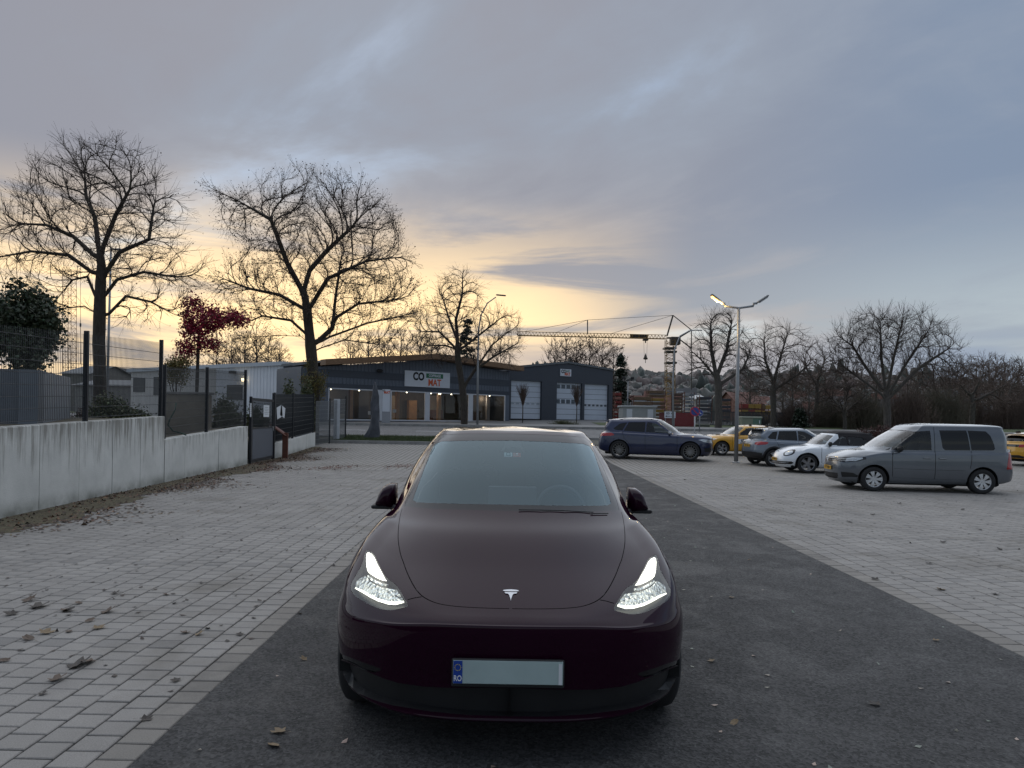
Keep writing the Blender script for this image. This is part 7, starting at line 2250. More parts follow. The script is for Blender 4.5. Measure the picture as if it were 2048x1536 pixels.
def car(label, net, L, W, H, af, ar, wr_, m_paint, windows=(), gaps=(), fronts=(), rears=(), sides=(), wheel_style='ten', rimm=None, rimr=None, arch=None, clad=0.0, ws=((10, 13)), seat_l=(1.9, 2.8), mirror=None, m_mirror=None, handles=(), param_feats=(), wsg=None, name='parked_car', plate=None, plate_rear=None, extra=None):
    sk = Skin(net, .5)
    ft = []
    def feat(nm, poly): ft.append(dict(name=nm, poly=poly))
    sinv = lambda poly, sr, thr: sk.inverse(side_proj, poly, thr, sr, 10)
    finv = lambda poly, sr, thr: sk.inverse(front_proj, poly, thr, sr, 12)
    parts = {}
    zc = wr_
    arch = arch or wr_ + .055
    if clad:
        feat('cladding', [(0.0 - .4, -.4), (11.4, -.4), (11.4, .75), (9, .9), (8, 1.25), (4, 1.25), (3, .9), (-.4, .75)])
        for cx in (af, ar): feat('cladding', sinv(resample(circle(cx, zc, arch + .075, 26), .08), (0, 6), (2.6, 9.7)))
        parts['cladding'] = (clad, 0.002, False)
    for nm, poly, mt, off, pair, th_r, s_r in param_feats:
        feat(nm, poly); parts[nm] = (mt, off, pair)
    for nm, poly, mt, off, s_r, t_r in fronts:
        feat(nm, finv(resample(poly, .04), s_r, t_r)); parts[nm] = (mt, off, nm not in ('grille', 'lower_intake', 'rear_window', 'rear_band', 'rear_diffuser', 'tailgate_trim', 'windscreen', 'grille_bar', 'hood_vent'))
    for nm, poly, mt, off, s_r, t_r in rears:
        feat(nm, finv(resample(poly, .04), s_r, t_r)); parts[nm] = (mt, off, nm in ('tail_lamp', 'tail_lamp_inner'))
    for nm, poly, mt, off, s_r, t_r in sides:
        feat(nm, sinv(resample(poly, .06), s_r, t_r)); parts[nm] = (mt, off, True)
    for ln in gaps:
        feat('panel_gap', ribbon(sinv(resample(ln, .05, False), (.4, 9), (3.0, 10)), .010)); parts['panel_gap'] = (M_gap, -.006, False)
    for poly, mt in windows:
        nm = 'side_window_%d' % len(parts)
        feat(nm, sinv(resample(poly, .07), (5.6, 8.7), (2.8, 10.2))); parts[nm] = (mt, -.006, True)
    for cx in (af, ar):
        feat('opening', sinv(resample(circle(cx, zc, arch, 28), .06), (0, 6), (2.6, 9.7)))
    res = cut_skin(sk, ft, 6, 6)
    root = empty(name); tag(root, label, 'car')
    skin_part('body', res['body'], m_paint, root, L)
    for nm, (mt, off, pair) in parts.items():
        if nm in res: skin_part('side_window' if nm.startswith('side_window') else nm, res[nm], mt, root, L, off, pair)
    for l in (af, ar):
        for sd in (-1, 1): wheel(root, (sd * (W - .115), l - L / 2, wr_), wr_, .205, rimr or wr_ * .70, wheel_style, sd, rimm)
    wheel_wells(root, L, (af, ar), zc, arch + .005, W - .34, W - .045)
    MB().cbox((0, 0, .26), (2 * W - .4, L - .7, .16), .04).build('underbody', M_well, root)
    simple_seats(root, seat_l, L, .46, .42 if H < 1.6 else .55, off=.36)
    MB().cbox((0, (seat_l[0] - .75) - L / 2, .86 if H < 1.6 else .98), (2 * W - .45, .45, .16), .05).build('dashboard', M_seat, root)
    if mirror:
        l, z = mirror
        th, s_ = sk.inverse(side_proj, [(l, z)], (4, 8), (4, 8), 12)[0]
        w0 = float(sk.ev(np.array([th]), np.array([s_]))[0][0])
        for sd in (-1, 1):
            mo = MB().cbox((sd * (w0 + .13), l - L / 2 - .02, z + .06), (.19, .13, .145), .045).build('door_mirror', m_mirror or M_black, root, True)
            MB().cbox((sd * (w0 + .03), l - L / 2, z - .01), (.10, .06, .04), .01).build('mirror_arm', M_black, mo)
    for (l, z) in handles:
        th, s_ = sk.inverse(side_proj, [(l, z)], (3.5, 9), (1, 7), 12)[0]
        w0 = float(sk.ev(np.array([th]), np.array([s_]))[0][0])
        for sd in (-1, 1): MB().cbox((sd * (w0 + .012), l - L / 2, z), (.03, .19, .028), .009).build('door_handle', m_paint, root)
    def plate_at(z, txt, rear, mp=M_plateY):
        l = (L + .012) if rear else -.012
        th = sk.inverse(front_proj, [(0.05, z)], (9.5, 11) if rear else (0, 1.5), (0.5, 6), 12)[0]
        y = float(sk.ev(np.array([th[0]]), np.array([th[1]]))[0][1]) + (.014 if rear else -.014)
        pl = MB().cbox((0, y - L / 2, z), (.50, .012, .11), .003).build('number_plate', mp, root)
        Mx = Matrix.Translation((0, y - L / 2 + (.0075 if rear else -.0075), z)) @ (Matrix.Rotation(R(180), 4, 'Z') if rear else Matrix.Identity(4)) @ Matrix.Rotation(R(90), 4, 'X')
        text_mesh('plate_text', txt, .095, M_ink, pl, Mx, .001, .002, .95)
    if plate: plate_at(plate[0], plate[1], False)
    if plate_rear: plate_at(plate_rear[0], plate_rear[1], True, plate_rear[2])
    if extra: extra(root, sk, L)
    return root

WS = lambda t0=7: None
# ---------------------------------------------------------------- grey van
def van():
    L, W, H, af, ar = 4.41, .897, 1.82, .86, 3.54
    net = [fill_row(.12, .20, .80, .22, .24, 4.30, .30, .40, .2, af, ar), fill_row(.03, .32, .862, .32, .32, 4.40, .38, .42, .18, af, ar), fill_row(0, .55, .895, .55, .55, 4.41, .6, .44, .17, af, ar),
           fill_row(.03, .76, .897, .80, .84, 4.37, .85, .44, .16, af, ar), fill_row(.10, .885, .888, .95, 1.0, 4.35, 1.0, .46, .15, af + .02, ar), fill_row(.52, 1.03, .872, 1.02, 1.05, 4.34, 1.08, .40, .15, 1.12, ar + .1),
           fill_row(.98, 1.125, .848, 1.08, 1.12, 4.31, 1.16, .28, .15, 1.40, 3.95), fill_row(1.36, 1.38, .825, 1.36, 1.40, 4.29, 1.42, .26, .14, 1.68, 3.92), fill_row(1.76, 1.625, .77, 1.635, 1.66, 4.22, 1.66, .24, .13, 2.0, 3.86),
           fill_row(2.0, 1.755, .66, 1.775, 1.78, 4.14, 1.765, .2, .12, 2.2, 3.78), [(0, 2.35 + 1.4 * i / 11, 1.82 - .012 * abs(i - 4) / 7) for i in range(12)]]
    wins = [([(1.30, 1.10), (1.42, 1.31), (1.62, 1.47), (1.86, 1.585), (2.27, 1.625), (2.29, 1.11)], G_side), ([(1.12, 1.085), (1.26, 1.10), (1.385, 1.30), (1.25, 1.22)], G_side),
            ([(2.50, 1.635), (3.17, 1.645), (3.24, 1.13), (2.62, 1.12), (2.56, 1.18)], G_dark), ([(3.20, 1.645), (3.64, 1.63), (3.74, 1.52), (3.82, 1.30), (3.84, 1.18), (3.80, 1.14), (3.27, 1.13)], G_dark)]
    gaps = [[(1.33, 1.08), (1.30, .9), (1.31, .40)], [(2.37, 1.72), (2.37, 1.1), (2.36, .36)], [(1.31, .38), (2.36, .36)], [(2.36, .36), (3.12, .36)], [(3.26, 1.12), (3.25, .85), (3.22, .66)], [(3.26, 1.03), (4.05, 1.05)], [(3.26, .985), (4.05, 1.0)], [(1.33, .62), (2.34, .60)], [(2.40, .60), (3.1, .60)], [(.62, .93), (.95, .97), (1.30, 1.0)]]
    silver = M_chrome
    fr = [('grille', [(0, .74), (.52, .76), (.55, .85), (0, .865)], M_piano, -.008, (2, 4.6), (0, 3)),
          ('headlight', [(.53, .745), (.66, .735), (.82, .775), (.872, .84), (.862, .90), (.76, .895), (.60, .875), (.545, .85)], M_piano, -.002, (2, 4.8), (.8, 3.9)),
          ('headlight_lens', [(.66, .76), (.80, .79), (.85, .85), (.84, .885), (.74, .875), (.665, .85)], M_lampg, .001, (2, 4.8), (.8, 3.9)),
          ('lower_intake', [(0, .28), (.44, .29), (.50, .36), (.50, .44), (0, .43)], M_black, -.02, (.6, 3), (0, 3)),
          ('corner_intake', [(.60, .34), (.80, .36), (.82, .40), (.78, .47), (.60, .48)], M_black, -.01, (.6, 3), (.8, 3.6))]
    pf = [('windscreen', [(-.5, 6.18), (1, 6.18), (2.4, 6.22), (3.05, 6.3), (3.15, 7), (3.1, 7.75), (2, 7.95), (-.5, 7.98)], G_screen, -.004, False, 0, 0),
          ('rear_window', [(9.9, 6.4), (11.5, 6.4), (11.5, 7.7), (9.9, 7.7)], G_dark, -.004, False, 0, 0)]
    sd = [('tail_lamp', [(4.12, .66), (4.5, .66), (4.5, 1.10), (4.2, 1.10)], M_red, .003, (1.8, 5.8), (8.6, 9.9))]
    def extra(root, sk, L):
        for z in (.785, .825):
            q = sk.inverse(front_proj, [(w_, z) for w_ in np.linspace(0.02, .80, 12)], (0, 3.6), (2, 4.6), 12)
            p3 = sk.ev(np.array([a for a, b in q]), np.array([b for a, b in q])); n3 = sk.nrm(np.array([a for a, b in q]), np.array([b for a, b in q]))
            pts = p3 + n3 * .006
            for s_ in (-1, 1): MB().tube([(s_ * a[0], a[1] - L / 2, a[2]) for a in pts], .007, 5).build('grille_bar', M_chrome, root, True)
        y = -L / 2 - .005
        c = (0, y + .012, .815)
        ring = [(c[0] + .075 * math.cos(a), c[1] - .01, c[2] + .075 * math.sin(a)) for a in np.linspace(0, 2 * math.pi, 25)]
        e = MB(); e.tube(ring, .009, 6, False)
        for pts in (((-.045, .05), (-.005, -.055), (.0, -.02)), ((.045, .05), (.005, -.055), (.0, -.02)), ((-.03, .055), (0, -.01), (.03, .055))):
            e.tube([(c[0] + a, c[1] - .012, c[2] + b) for a, b in pts], .006, 5)
        e.build('emblem', M_chrome, root, True)
        ds = MB().cbox((0, 1.25 - L / 2, 1.07), (.5, .3, .02), .005).build('paper_on_dash', M_paper, root)
    rt_ = car('grey compact van with hubcaps parked on the paving, nearest the lane', net, L, W, H, af, ar, .325, paint('grey van paint', (0.13, 0.145, 0.165), .3, .5, .2), wins, gaps, fr, (), sd, 'hubcap', mat('hubcap silver', (0.55, 0.56, 0.57), .35, .6, var=.05), .215, .385, 0, mirror=(1.48, 1.08), handles=((2.16, .90), (2.54, .90)), param_feats=pf, plate=(.565, 'ET 6920'), seat_l=(2.05, 3.0), extra=extra)
    d1, d2 = 17.05, 16.8
    place(rt_, (P(1746, 980, d1).x, d1), (P(1961, 984, d2).x, d2), W, af, ar, L, .95)
van()

# ---------------------------------------------------------------- white convertible
def convertible():
    L, W, H, af, ar = 4.28, .904, 1.47, .85, 3.39
    net = [fill_row(.12, .19, .78, .21, .21, 4.16, .26, .48, .4, af, ar), fill_row(.03, .30, .86, .30, .30, 4.26, .36, .50, .4, af, ar), fill_row(0, .45, .90, .46, .46, 4.28, .52, .52, .42, af, ar),
           fill_row(.07, .63, .903, .70, .70, 4.20, .70, .52, .44, af, ar), fill_row(.20, .755, .87, .86, .86, 4.05, .85, .46, .46, af + .02, ar), fill_row(.60, .905, .80, .925, .93, 3.90, .94, .36, .44, 1.20, ar + .05),
           fill_row(1.12, .985, .775, .965, .975, 3.72, .99, .28, .42, 1.52, ar - .02), fill_row(1.40, 1.18, .70, 1.165, 1.17, 3.60, 1.15, .22, .38, 1.70, ar - .08), fill_row(1.68, 1.365, .60, 1.355, 1.33, 3.38, 1.31, .18, .34, 1.88, ar - .25),
           fill_row(1.86, 1.44, .48, 1.455, 1.44, 3.18, 1.42, .14, .3, 2.04, 2.95), [(0, 2.1 + .85 * i / 11, 1.50 - .02 * max(0, i - 5) / 6) for i in range(12)]]
    wins = [([(1.66, 1.0), (1.86, 1.16), (2.06, 1.30), (2.22, 1.315), (2.26, 1.0)], G_side), ([(2.31, 1.0), (2.29, 1.31), (2.75, 1.29), (2.98, 1.14), (2.98, 1.02)], G_side)]
    gaps = [[(1.34, .95), (1.30, .7), (1.32, .38)], [(2.62, 1.0), (2.60, .6), (2.52, .36)], [(1.32, .37), (2.52, .35)]]
    fr = [('headlight', [(.60 + .14 * math.cos(a), .70 + .125 * math.sin(a)) for a in np.linspace(0, 6.1, 18)], M_piano, -.002, (2, 5), (.8, 3.8)),
          ('headlight_lens', [(.61 + .095 * math.cos(a), .70 + .085 * math.sin(a)) for a in np.linspace(0, 6.1, 14)], M_lampg, .001, (2, 5), (.8, 3.8)),
          ('lower_intake', [(0, .27), (.70, .30), (.76, .35), (.74, .40), (.5, .395), (0, .39)], M_piano, -.012, (.6, 3), (0, 3.4))]
    M_soft = mat('black soft top', (0.014, 0.012, 0.014), .9, var=.2)
    pf = [('soft_top', [(4.75, 6.12), (8, 6.12), (11.5, 6.2), (11.5, 10.5), (-.5, 10.5), (-.5, 8.35), (3.2, 8.35), (4.3, 8.2), (4.65, 7.2)], M_soft, .004, False, 0, 0),
          ('windscreen', [(-.5, 6.15), (1, 6.15), (2.5, 6.2), (3.2, 6.3), (3.25, 7), (3.2, 7.8), (2, 7.92), (-.5, 7.95)], G_screen, -.004, False, 0, 0)]
    def extra(root, sk, L):
        q = sk.inverse(front_proj, [(w_, .345) for w_ in np.linspace(0.02, .68, 9)], (0, 3.4), (.6, 3), 12)
        p3 = sk.ev(np.array([a for a, b in q]), np.array([b for a, b in q]))
        for s_ in (-1, 1): MB().tube([(s_ * a[0], a[1] - L / 2 - .006, a[2]) for a in p3], .007, 5).build('intake_bar', M_chrome, root, True)
        th = sk.inverse(front_proj, [(0.01, .72)], (0, .5), (2.5, 5), 12)[0]
        y = float(sk.ev(np.array([th[0]]), np.array([th[1]]))[0][1]) - L / 2 - .008
        e = MB(); e.tube([(.055 * math.cos(a), y, .72 + .055 * math.sin(a)) for a in np.linspace(0, 2 * math.pi, 21)], .007, 5, False); e.tube([(-.03, y, .76), (0, y, .69), (.03, y, .76)], .006, 4); e.build('emblem', M_chrome, root, True)
    rt_ = car('white rounded convertible with black soft top parked behind the grey van', net, L, W, H, af, ar, .335, paint('white paint', (0.74, 0.77, 0.80), .3, 0, 0), wins, gaps, fr, (), (), 'five', mat('alloy grey', (0.30, 0.30, 0.31), .3, .8, var=.05), .24, .395, 0, mirror=(1.62, .98), handles=((2.42, .82),), param_feats=pf, plate=(.455, 'DT 0980'), seat_l=(1.95, 2.75), extra=extra)
    d1 = 22.6; x1 = P(1614, 948, d1).x
    place(rt_, (x1, d1), (x1 + 2.4, d1 - .12), W, af, ar, L, .95)
convertible()

# ---------------------------------------------------------------- grey suv seen from behind
def grey_suv():
    L, W, H, af, ar = 4.24, .897, 1.55, .85, 3.50
    net = hatch_net(L, W, H, af, ar, .88, 1.05, 1.04, .98, 1.02, 1.82, 3.86, .05, .22, .26)
    wins = [([(1.55, 1.02), (1.95, 1.28), (2.18, 1.40), (2.42, 1.415), (2.46, 1.03)], G_side), ([(2.50, 1.03), (2.48, 1.415), (3.2, 1.40), (3.34, 1.06)], G_dark), ([(3.39, 1.07), (3.27, 1.39), (3.48, 1.36), (3.72, 1.15), (3.66, 1.09)], G_dark)]
    gaps = [[(1.36, .98), (1.34, .6), (1.36, .38)], [(2.48, 1.0), (2.46, .4)], [(3.42, 1.05), (3.32, .8), (3.10, .55), (3.04, .38)], [(1.36, .38), (3.04, .38)]]
    re_ = [('rear_window', [(0, 1.08), (.60, 1.09), (.56, 1.28), (.48, 1.36), (0, 1.38)], glass('pale rear glass', (.5, .5, .5), film=.35, filmcol=(.5, .5, .5)), -.004, (5.8, 8.6), (9.2, 11)),
           ('tail_lamp', [(.52, .86), (.70, .83), (.86, .86), (.88, .96), (.74, .98), (.56, .95)], M_red, .004, (2.4, 6.2), (8.5, 11)),
           ('rear_diffuser', [(0, .26), (.80, .30), (.84, .52), (.60, .56), (0, .55)], M_black, .003, (.6, 3.4), (8.8, 11))]
    pf = [('windscreen', [(-.5, 6.15), (1, 6.15), (2.5, 6.2), (3.2, 6.3), (3.25, 7), (3.2, 7.8), (2, 7.92), (-.5, 7.95)], G_screen, -.004, False, 0, 0)]
    def extra(root, sk, L):
        for s_ in (-1, 1): MB().tube([(s_ * .56, 2.05 - L / 2, 1.50), (s_ * .57, 2.3 - L / 2, 1.545), (s_ * .57, 3.3 - L / 2, 1.535), (s_ * .55, 3.6 - L / 2, 1.48)], .016, 6).build('roof_rail', M_black, root, True)
        MB().cbox((0, 3.93 - L / 2, 1.455), (1.12, .26, .04), .015).build('roof_spoiler', M_black, root)
        MB().tube([(.0, 4.06 - L / 2, 1.08), (.32, 4.0 - L / 2, 1.14)], .012, 5).build('rear_wiper', M_black, root)
    rt_ = car('grey compact suv parked with its tail towards the lane', net, L, W, H, af, ar, .335, paint('steel grey paint', (0.16, 0.19, 0.23), .35, .4, .2), wins, gaps, (), re_, (), 'twin5', None, .235, .39, M_black, mirror=(1.62, 1.0), handles=((2.30, .88), (3.18, .90)), param_feats=pf, plate_rear=(.80, 'KV 1630', M_plateY), extra=extra)
    d1 = 25.6; x1 = P(1546, 936, d1).x
    place(rt_, (x1 + 2.5, d1 + .25), (x1, d1), W, af, ar, L, .95)
grey_suv()

# ---------------------------------------------------------------- dark blue suv
def blue_suv():
    L, W, H, af, ar = 4.68, .945, 1.69, .90, 3.72
    net = hatch_net(L, W, H, af, ar, .96, 1.22, 1.10, 1.03, 1.10, 2.05, 4.28, .06, .24, .27, fcn=.42)
    wins = [([(1.62, 1.07), (2.0, 1.30), (2.28, 1.475), (2.62, 1.52), (2.66, 1.11)], G_side), ([(2.70, 1.11), (2.68, 1.52), (3.36, 1.50), (3.55, 1.15)], G_dark), ([(3.60, 1.16), (3.43, 1.49), (3.72, 1.44), (3.98, 1.24), (3.90, 1.18)], G_dark)]
    gaps = [[(1.42, 1.02), (1.40, .6), (1.42, .40)], [(2.68, 1.08), (2.66, .42)], [(3.62, 1.14), (3.52, .85), (3.28, .60), (3.20, .42)], [(1.42, .40), (3.2, .42)], [(1.0, .90), (1.42, .93), (2.6, .955), (3.6, .98)]]
    fr = [('grille', [(0, .42), (.34, .44), (.44, .62), (.40, .80), (0, .82)], M_piano, -.01, (1, 4.4), (0, 2.6)), ('headlight', [(.50, .74), (.66, .72), (.84, .77), (.90, .85), (.84, .88), (.60, .85)], M_lampg, .002, (2, 4.8), (.8, 3.9)),
          ('corner_intake', [(.56, .36), (.80, .38), (.84, .52), (.62, .56)], M_black, -.01, (.6, 3), (.8, 3.6))]
    re_ = [('rear_window', [(0, 1.17), (.62, 1.18), (.58, 1.36), (.48, 1.45), (0, 1.47)], glass('warm rear glass', (.4, .4, .4), film=.3, filmcol=(.5, .46, .42)), -.004, (5.8, 8.6), (9.2, 11)), ('tail_lamp', [(.46, .93), (.70, .90), (.92, .93), (.94, 1.05), (.80, 1.06), (.50, 1.02)], M_red, .004, (2.4, 6.4), (8.3, 11))]
    pf = [('windscreen', [(-.5, 6.15), (1, 6.15), (2.5, 6.2), (3.2, 6.3), (3.25, 7), (3.2, 7.8), (2, 7.92), (-.5, 7.95)], G_screen, -.004, False, 0, 0)]
    def extra(root, sk, L):
        for s_ in (-1, 1): MB().tube([(s_ * .58, 2.2 - L / 2, 1.60), (s_ * .60, 2.5 - L / 2, 1.648), (s_ * .60, 3.6 - L / 2, 1.635), (s_ * .57, 3.9 - L / 2, 1.57)], .016, 6).build('roof_rail', M_black, root, True)
        MB().cbox((0, 4.26 - L / 2, 1.56), (1.16, .28, .04), .015).build('roof_spoiler', bpy.data.materials['navy paint'], root)
    M_navy = paint('navy paint', (0.008, 0.016, 0.062), .3, .2, .2)
    rt_ = car('dark blue suv with multi-spoke wheels parked crosswise beside the lane', net, L, W, H, af, ar, .375, M_navy, wins, gaps, fr, re_, (), 'multi14', mat('alloy anthracite', (0.20, 0.20, 0.20), .3, .7, var=.05), .275, .425, 0, mirror=(1.72, 1.06), m_mirror=mat('silver mirror cap', (.55, .57, .60), .25, .6, var=0), handles=((2.42, .93), (3.34, .96)), param_feats=pf, extra=extra, seat_l=(2.15, 3.05))
    d1, d2 = 27.2, 28.0
    place(rt_, (P(1382, 924, d1).x, d1), (P(1236, 919, d2).x, d2), W, af, ar, L, 1.0)
blue_suv()

# ---------------------------------------------------------------- yellow hatchbacks
def yellow_hatch():
    L, W, H, af, ar = 4.05, .872, 1.43, .82, 3.36
    net = hatch_net(L, W, H, af, ar, .80, 1.10, .96, .90, .97, 1.78, 3.55, .05, .26, .26, fcn=.40)
    wins = [([(1.52, .94), (1.86, 1.15), (2.10, 1.285), (2.38, 1.31), (2.42, .96)], G_side), ([(2.46, .96), (2.44, 1.31), (2.95, 1.28), (3.12, 1.02)], G_dark)]
    gaps = [[(1.30, .90), (1.28, .5), (1.30, .36)], [(2.44, .95), (2.42, .36)], [(1.30, .36), (2.9, .36)]]
    fr = [('grille', [(0, .38), (.36, .40), (.46, .50), (.40, .62), (0, .63)], M_black, -.01, (1, 4), (0, 2.6)), ('headlight', [(.46, .66), (.62, .63), (.80, .69), (.83, .77), (.70, .775), (.50, .73)], M_lampg, .002, (2, 4.8), (.8, 3.9))]
    re_ = [('rear_window', [(0, 1.02), (.56, 1.03), (.52, 1.18), (.44, 1.25), (0, 1.27)], G_dark, -.004, (5.8, 8.6), (9.2, 11)), ('rear_band', [(0, .80), (.60, .80), (.60, .90), (0, .90)], M_piano, .003, (2.4, 6), (8.6, 11)), ('tail_lamp', [(.56, .78), (.80, .80), (.84, .90), (.58, .91)], M_red, .006, (2.4, 6.2), (8.4, 11)), ('rear_diffuser', [(0, .24), (.62, .26), (.74, .40), (.60, .46), (0, .44)], M_black, .003, (.6, 3.4), (8.8, 11))]
    pf = [('windscreen', [(-.5, 6.15), (1, 6.15), (2.5, 6.2), (3.2, 6.3), (3.25, 7), (3.2, 7.8), (2, 7.92), (-.5, 7.95)], G_screen, -.004, False, 0, 0)]
    def extra(root, sk, L):
        for sd in (-1, 1):
            th, s_ = sk.inverse(side_proj, [(1.85, .66)], (3.5, 8), (1, 6), 12)[0]
            w0 = float(sk.ev(np.array([th]), np.array([s_]))[0][0]) + .006
            Mx = Matrix.Translation((sd * w0, 1.88 - L / 2, .70)) @ Matrix.Rotation(R(90) * sd, 4, 'Z') @ Matrix.Rotation(R(90), 4, 'X')
            d_ = MB().box((sd * (w0 - .002), 1.88 - L / 2, .66), (.003, .78, .22)).build('door_decal', M_signw, root)
            text_mesh('lettering', 'tito', .22, M_ink, d_, Mx, .002, .006, 1.2)
            MB().box((sd * (w0 + .001), 1.88 - L / 2, .585), (.003, .45, .035)).build('decal_line', M_ink, d_)
        MB().cbox((0, 3.68 - L / 2, 1.335), (1.06, .22, .035), .012).build('roof_spoiler', M_piano, root)
    M_yel = paint('yellow paint', (0.62, 0.32, 0.015), .3, .1, .1)
    rt_ = car('yellow hatchback with door lettering parked behind the lamp pole', net, L, W, H, af, ar, .32, M_yel, wins, gaps, fr, re_, (), 'twin5', None, .225, .375, 0, mirror=(1.58, .94), m_mirror=M_yel, handles=((2.25, .80),), param_feats=pf, plate_rear=(.62, 'DX 1022', M_signw), extra=extra, seat_l=(1.9, 2.7))
    c = dup(rt_); tag(c, 'yellow hatchback parked tail-on behind the grey van', 'car')
    d1 = 30.6; x1 = P(1442, 911, d1).x
    place(rt_, (x1, d1), (x1 + 2.5, d1 + .1), W, af, ar, L, .97)
    rt_.location.z = zt(d1 + .6)
    d1 = 27.5; x1 = P(2070, 935, d1).x
    place(c, (x1 + 2.5, d1 + .3), (x1, d1), W, af, ar, L, .97)
yellow_hatch()
# ================================================================== FALLEN LEAVES
def leaf_shape(rs, lobed):
    n = 14; v = [(0, 0, 0)]
    for i in range(n):
        a = 2 * math.pi * i / n
        r_ = .5 * (1 - .22 * math.cos(a)) * (1 + (.32 * math.cos(5 * a) if lobed else .06 * math.cos(7 * a)))
        x, y = r_ * math.cos(a), r_ * math.sin(a) * (.85 if lobed else .62)
        v.append((x, y, .35 * abs(y) ** 1.2 + .30 * x * x + rs.normal(0, .02)))
    v.append((.95, .02, .03)); v.append((.95, -.02, .03))
    f = [(0, 1 + i, 1 + (i + 1) % n) for i in range(n)] + [(1, 15, 16)]
    return v, f
rs = np.random.RandomState(99)
M_l1 = leaf_mat('brown fallen leaf', (0.085, 0.045, 0.026), .35); M_l2 = leaf_mat('tan fallen leaf', (0.20, 0.12, 0.06), .3); M_l3 = leaf_mat('dark fallen leaf', (0.035, 0.022, 0.016), .3); M_l4 = leaf_mat('pale fallen leaf', (0.30, 0.27, 0.22), .2)
protos = []
for k in range(6):
    v, f = leaf_shape(rs, k % 2 == 0)
    for m_ in (M_l1, M_l2, M_l3):
        me = bpy.data.meshes.new('fallen_leaf'); me.from_pydata(v, [], f); me.materials.append(m_); me.update(); protos.append(me)
def put_leaf(px, py, size, k, where):
    v = P(px, py, 1.0).z - CAMH
    d = -CAMH / v; p = P(px, py, d)
    o = bpy.data.objects.new('fallen_leaf', protos[k % len(protos)]); COL.objects.link(o)
    o.location = (p.x, p.y, .006); o.rotation_euler = (rs.normal(0, .15), rs.normal(0, .15), rs.uniform(0, 6.28)); o.scale = (size,) * 3
    tag(o, 'withered leaf lying flat on ' + where, 'leaf', 'leaves on ' + where)
LP, AL, RP = 'the paving beside the concrete wall', 'the asphalt lane', 'the paving before the parked cars'
for (x, y, s_, k) in [(60, 1200, .13, 0), (75, 1215, .15, 8), (25, 1229, .10, 2), (130, 1222, .09, 0), (230, 1188, .08, 2), (158, 1207, .08, 3), (135, 1223, .10, 5), (215, 1225, .11, 0), (178, 1243, .08, 3), (195, 1258, .09, 1), (58, 1279, .10, 9), (90, 1267, .10, 1), (155, 1333, .14, 2), (178, 1325, .09, 0), (112, 1361, .10, 6), (398, 1270, .07, 1), (368, 1267, .07, 0), (478, 1270, .06, 2), (353, 1362, .06, 8), (12, 1322, .07, 3), (138, 1265, .07, 3), (415, 1258, .06, 3), (350, 1207, .06, 5), (290, 1440, .06, 2), (85, 1390, .05, 8), (330, 1190, .06, 0)]:
    put_leaf(x, y, s_, k, LP)
for (x, y, s_, k) in [(560, 1466, .075, 1), (548, 1494, .085, 4), (1752, 1411, .07, 2), (1870, 1282, .05, 7), (1462, 1196, .05, 1), (1752, 1160, .08, 2), (600, 1228, .05, 4), (608, 1320, .05, 7), (1424, 1323, .05, 1), (1470, 1446, .06, 10), (1500, 1120, .05, 4), (1560, 1080, .05, 7)]:
    put_leaf(x, y, s_, k, AL)
for (x, y, s_, k) in [(1745, 1030, .10, 2), (1640, 1012, .09, 2), (1525, 1000, .09, 8), (1860, 1128, .08, 2), (1960, 1060, .10, 5), (1885, 1085, .09, 8), (1990, 1190, .07, 2), (1700, 1045, .09, 8), (1800, 1008, .10, 2), (1925, 1020, .10, 5), (2000, 1100, .08, 8), (1370, 960, .1, 2), (1880, 1180, .09, 1)]:
    put_leaf(x, y, s_, k, RP)

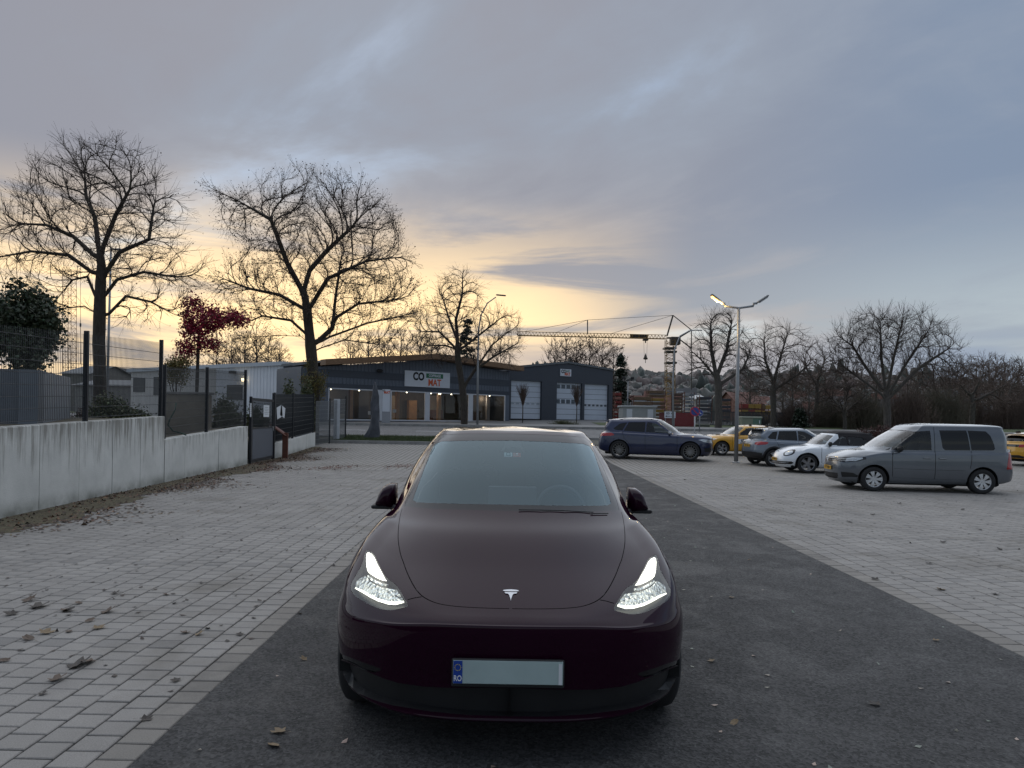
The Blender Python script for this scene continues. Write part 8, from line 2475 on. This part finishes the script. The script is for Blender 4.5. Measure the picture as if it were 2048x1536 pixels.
# litter too fine to count: along the wall foot, in drifts, and scattered
def litter(name, label, pts, size, m_, lift=.008):
    v, f = leaf_quads(rs, pts, size, .75)
    v[:, 2] = np.maximum(v[:, 2], pts[:, 2].repeat(4) - .004) + lift
    o = np_mesh(name, v, f, m_); tag(o, label, 'leaves', kind='stuff')
n = 15000
y = rs.uniform(8.5, 31, n); off = np.abs(rs.normal(0, .55, n)) * (1 + .5 * np.sin(y * 1.3))
pts = np.stack([xw_ := -7.118 - .066 * y + .02 + off, y, np.array([zt(q) for q in y])], 1)
litter('leaf_litter', 'brown leaf litter gathered along the foot of the concrete wall', pts[:9000], .075, M_l1)
litter('leaf_litter', 'pale and tan leaf crumbs along the foot of the concrete wall', pts[9000:12500], .06, M_l2)
litter('leaf_litter', 'dark rotting leaves along the foot of the concrete wall', pts[12500:], .08, M_l3)
n = 1500
x = rs.uniform(-7.5, -1.6, n); y = 20.5 + (x + 7.5) * .55 + rs.normal(0, .55, n)
k = (np.sin(x * 3.1) + rs.normal(0, .6, n)) > -.1
litter('leaf_drift', 'drift of red-brown leaves across the paving before the gate', np.stack([x, y, np.zeros(n)], 1)[k], .07, leaf_mat('red brown leaf', (0.13, 0.05, 0.03), .35))
n = 900
x = np.concatenate([rs.uniform(-8, -1.9, n), rs.uniform(3.9, 22, n)]); y = np.concatenate([rs.uniform(4, 30, n), rs.uniform(6, 30, n)])
litter('scattered_leaves', 'dark crumbs of leaves scattered over the paving', np.stack([x, y, np.zeros(2 * n)], 1), .045, M_l3)
n = 260
x = rs.uniform(-1.7, 3.7, n); y = rs.uniform(2.5, 26, n)
litter('scattered_leaves', 'pale crumbs of leaves scattered over the asphalt lane', np.stack([x, y, np.zeros(n)], 1), .035, M_l4)
# damp mossy soil along the wall foot with a ragged edge
v = []; f = []; N = 160
for i in range(N):
    yy = 6 + 25.5 * i / (N - 1)
    w_ = (.75 + .25 * math.sin(yy * .7) + rs.normal(0, .09)) * (1 if yy < 22 else .55)
    for t in (0, .35, .7, 1):
        v.append((-7.118 - .066 * yy + .01 + w_ * t, yy, zt(yy) + (.010 if t < 1 else .0025) + rs.uniform(0, .004) * (t < 1)))
for i in range(N - 1):
    for j in range(3): f.append((i * 4 + j, i * 4 + j + 1, i * 4 + j + 5, i * 4 + j + 4))
tag(mesh_obj('moss_strip', v, f, mat('mossy soil', (0.10, 0.085, 0.05), .95, var=.6, scale=5, bump=.01, bscale=40), smooth=True), kind='structure')
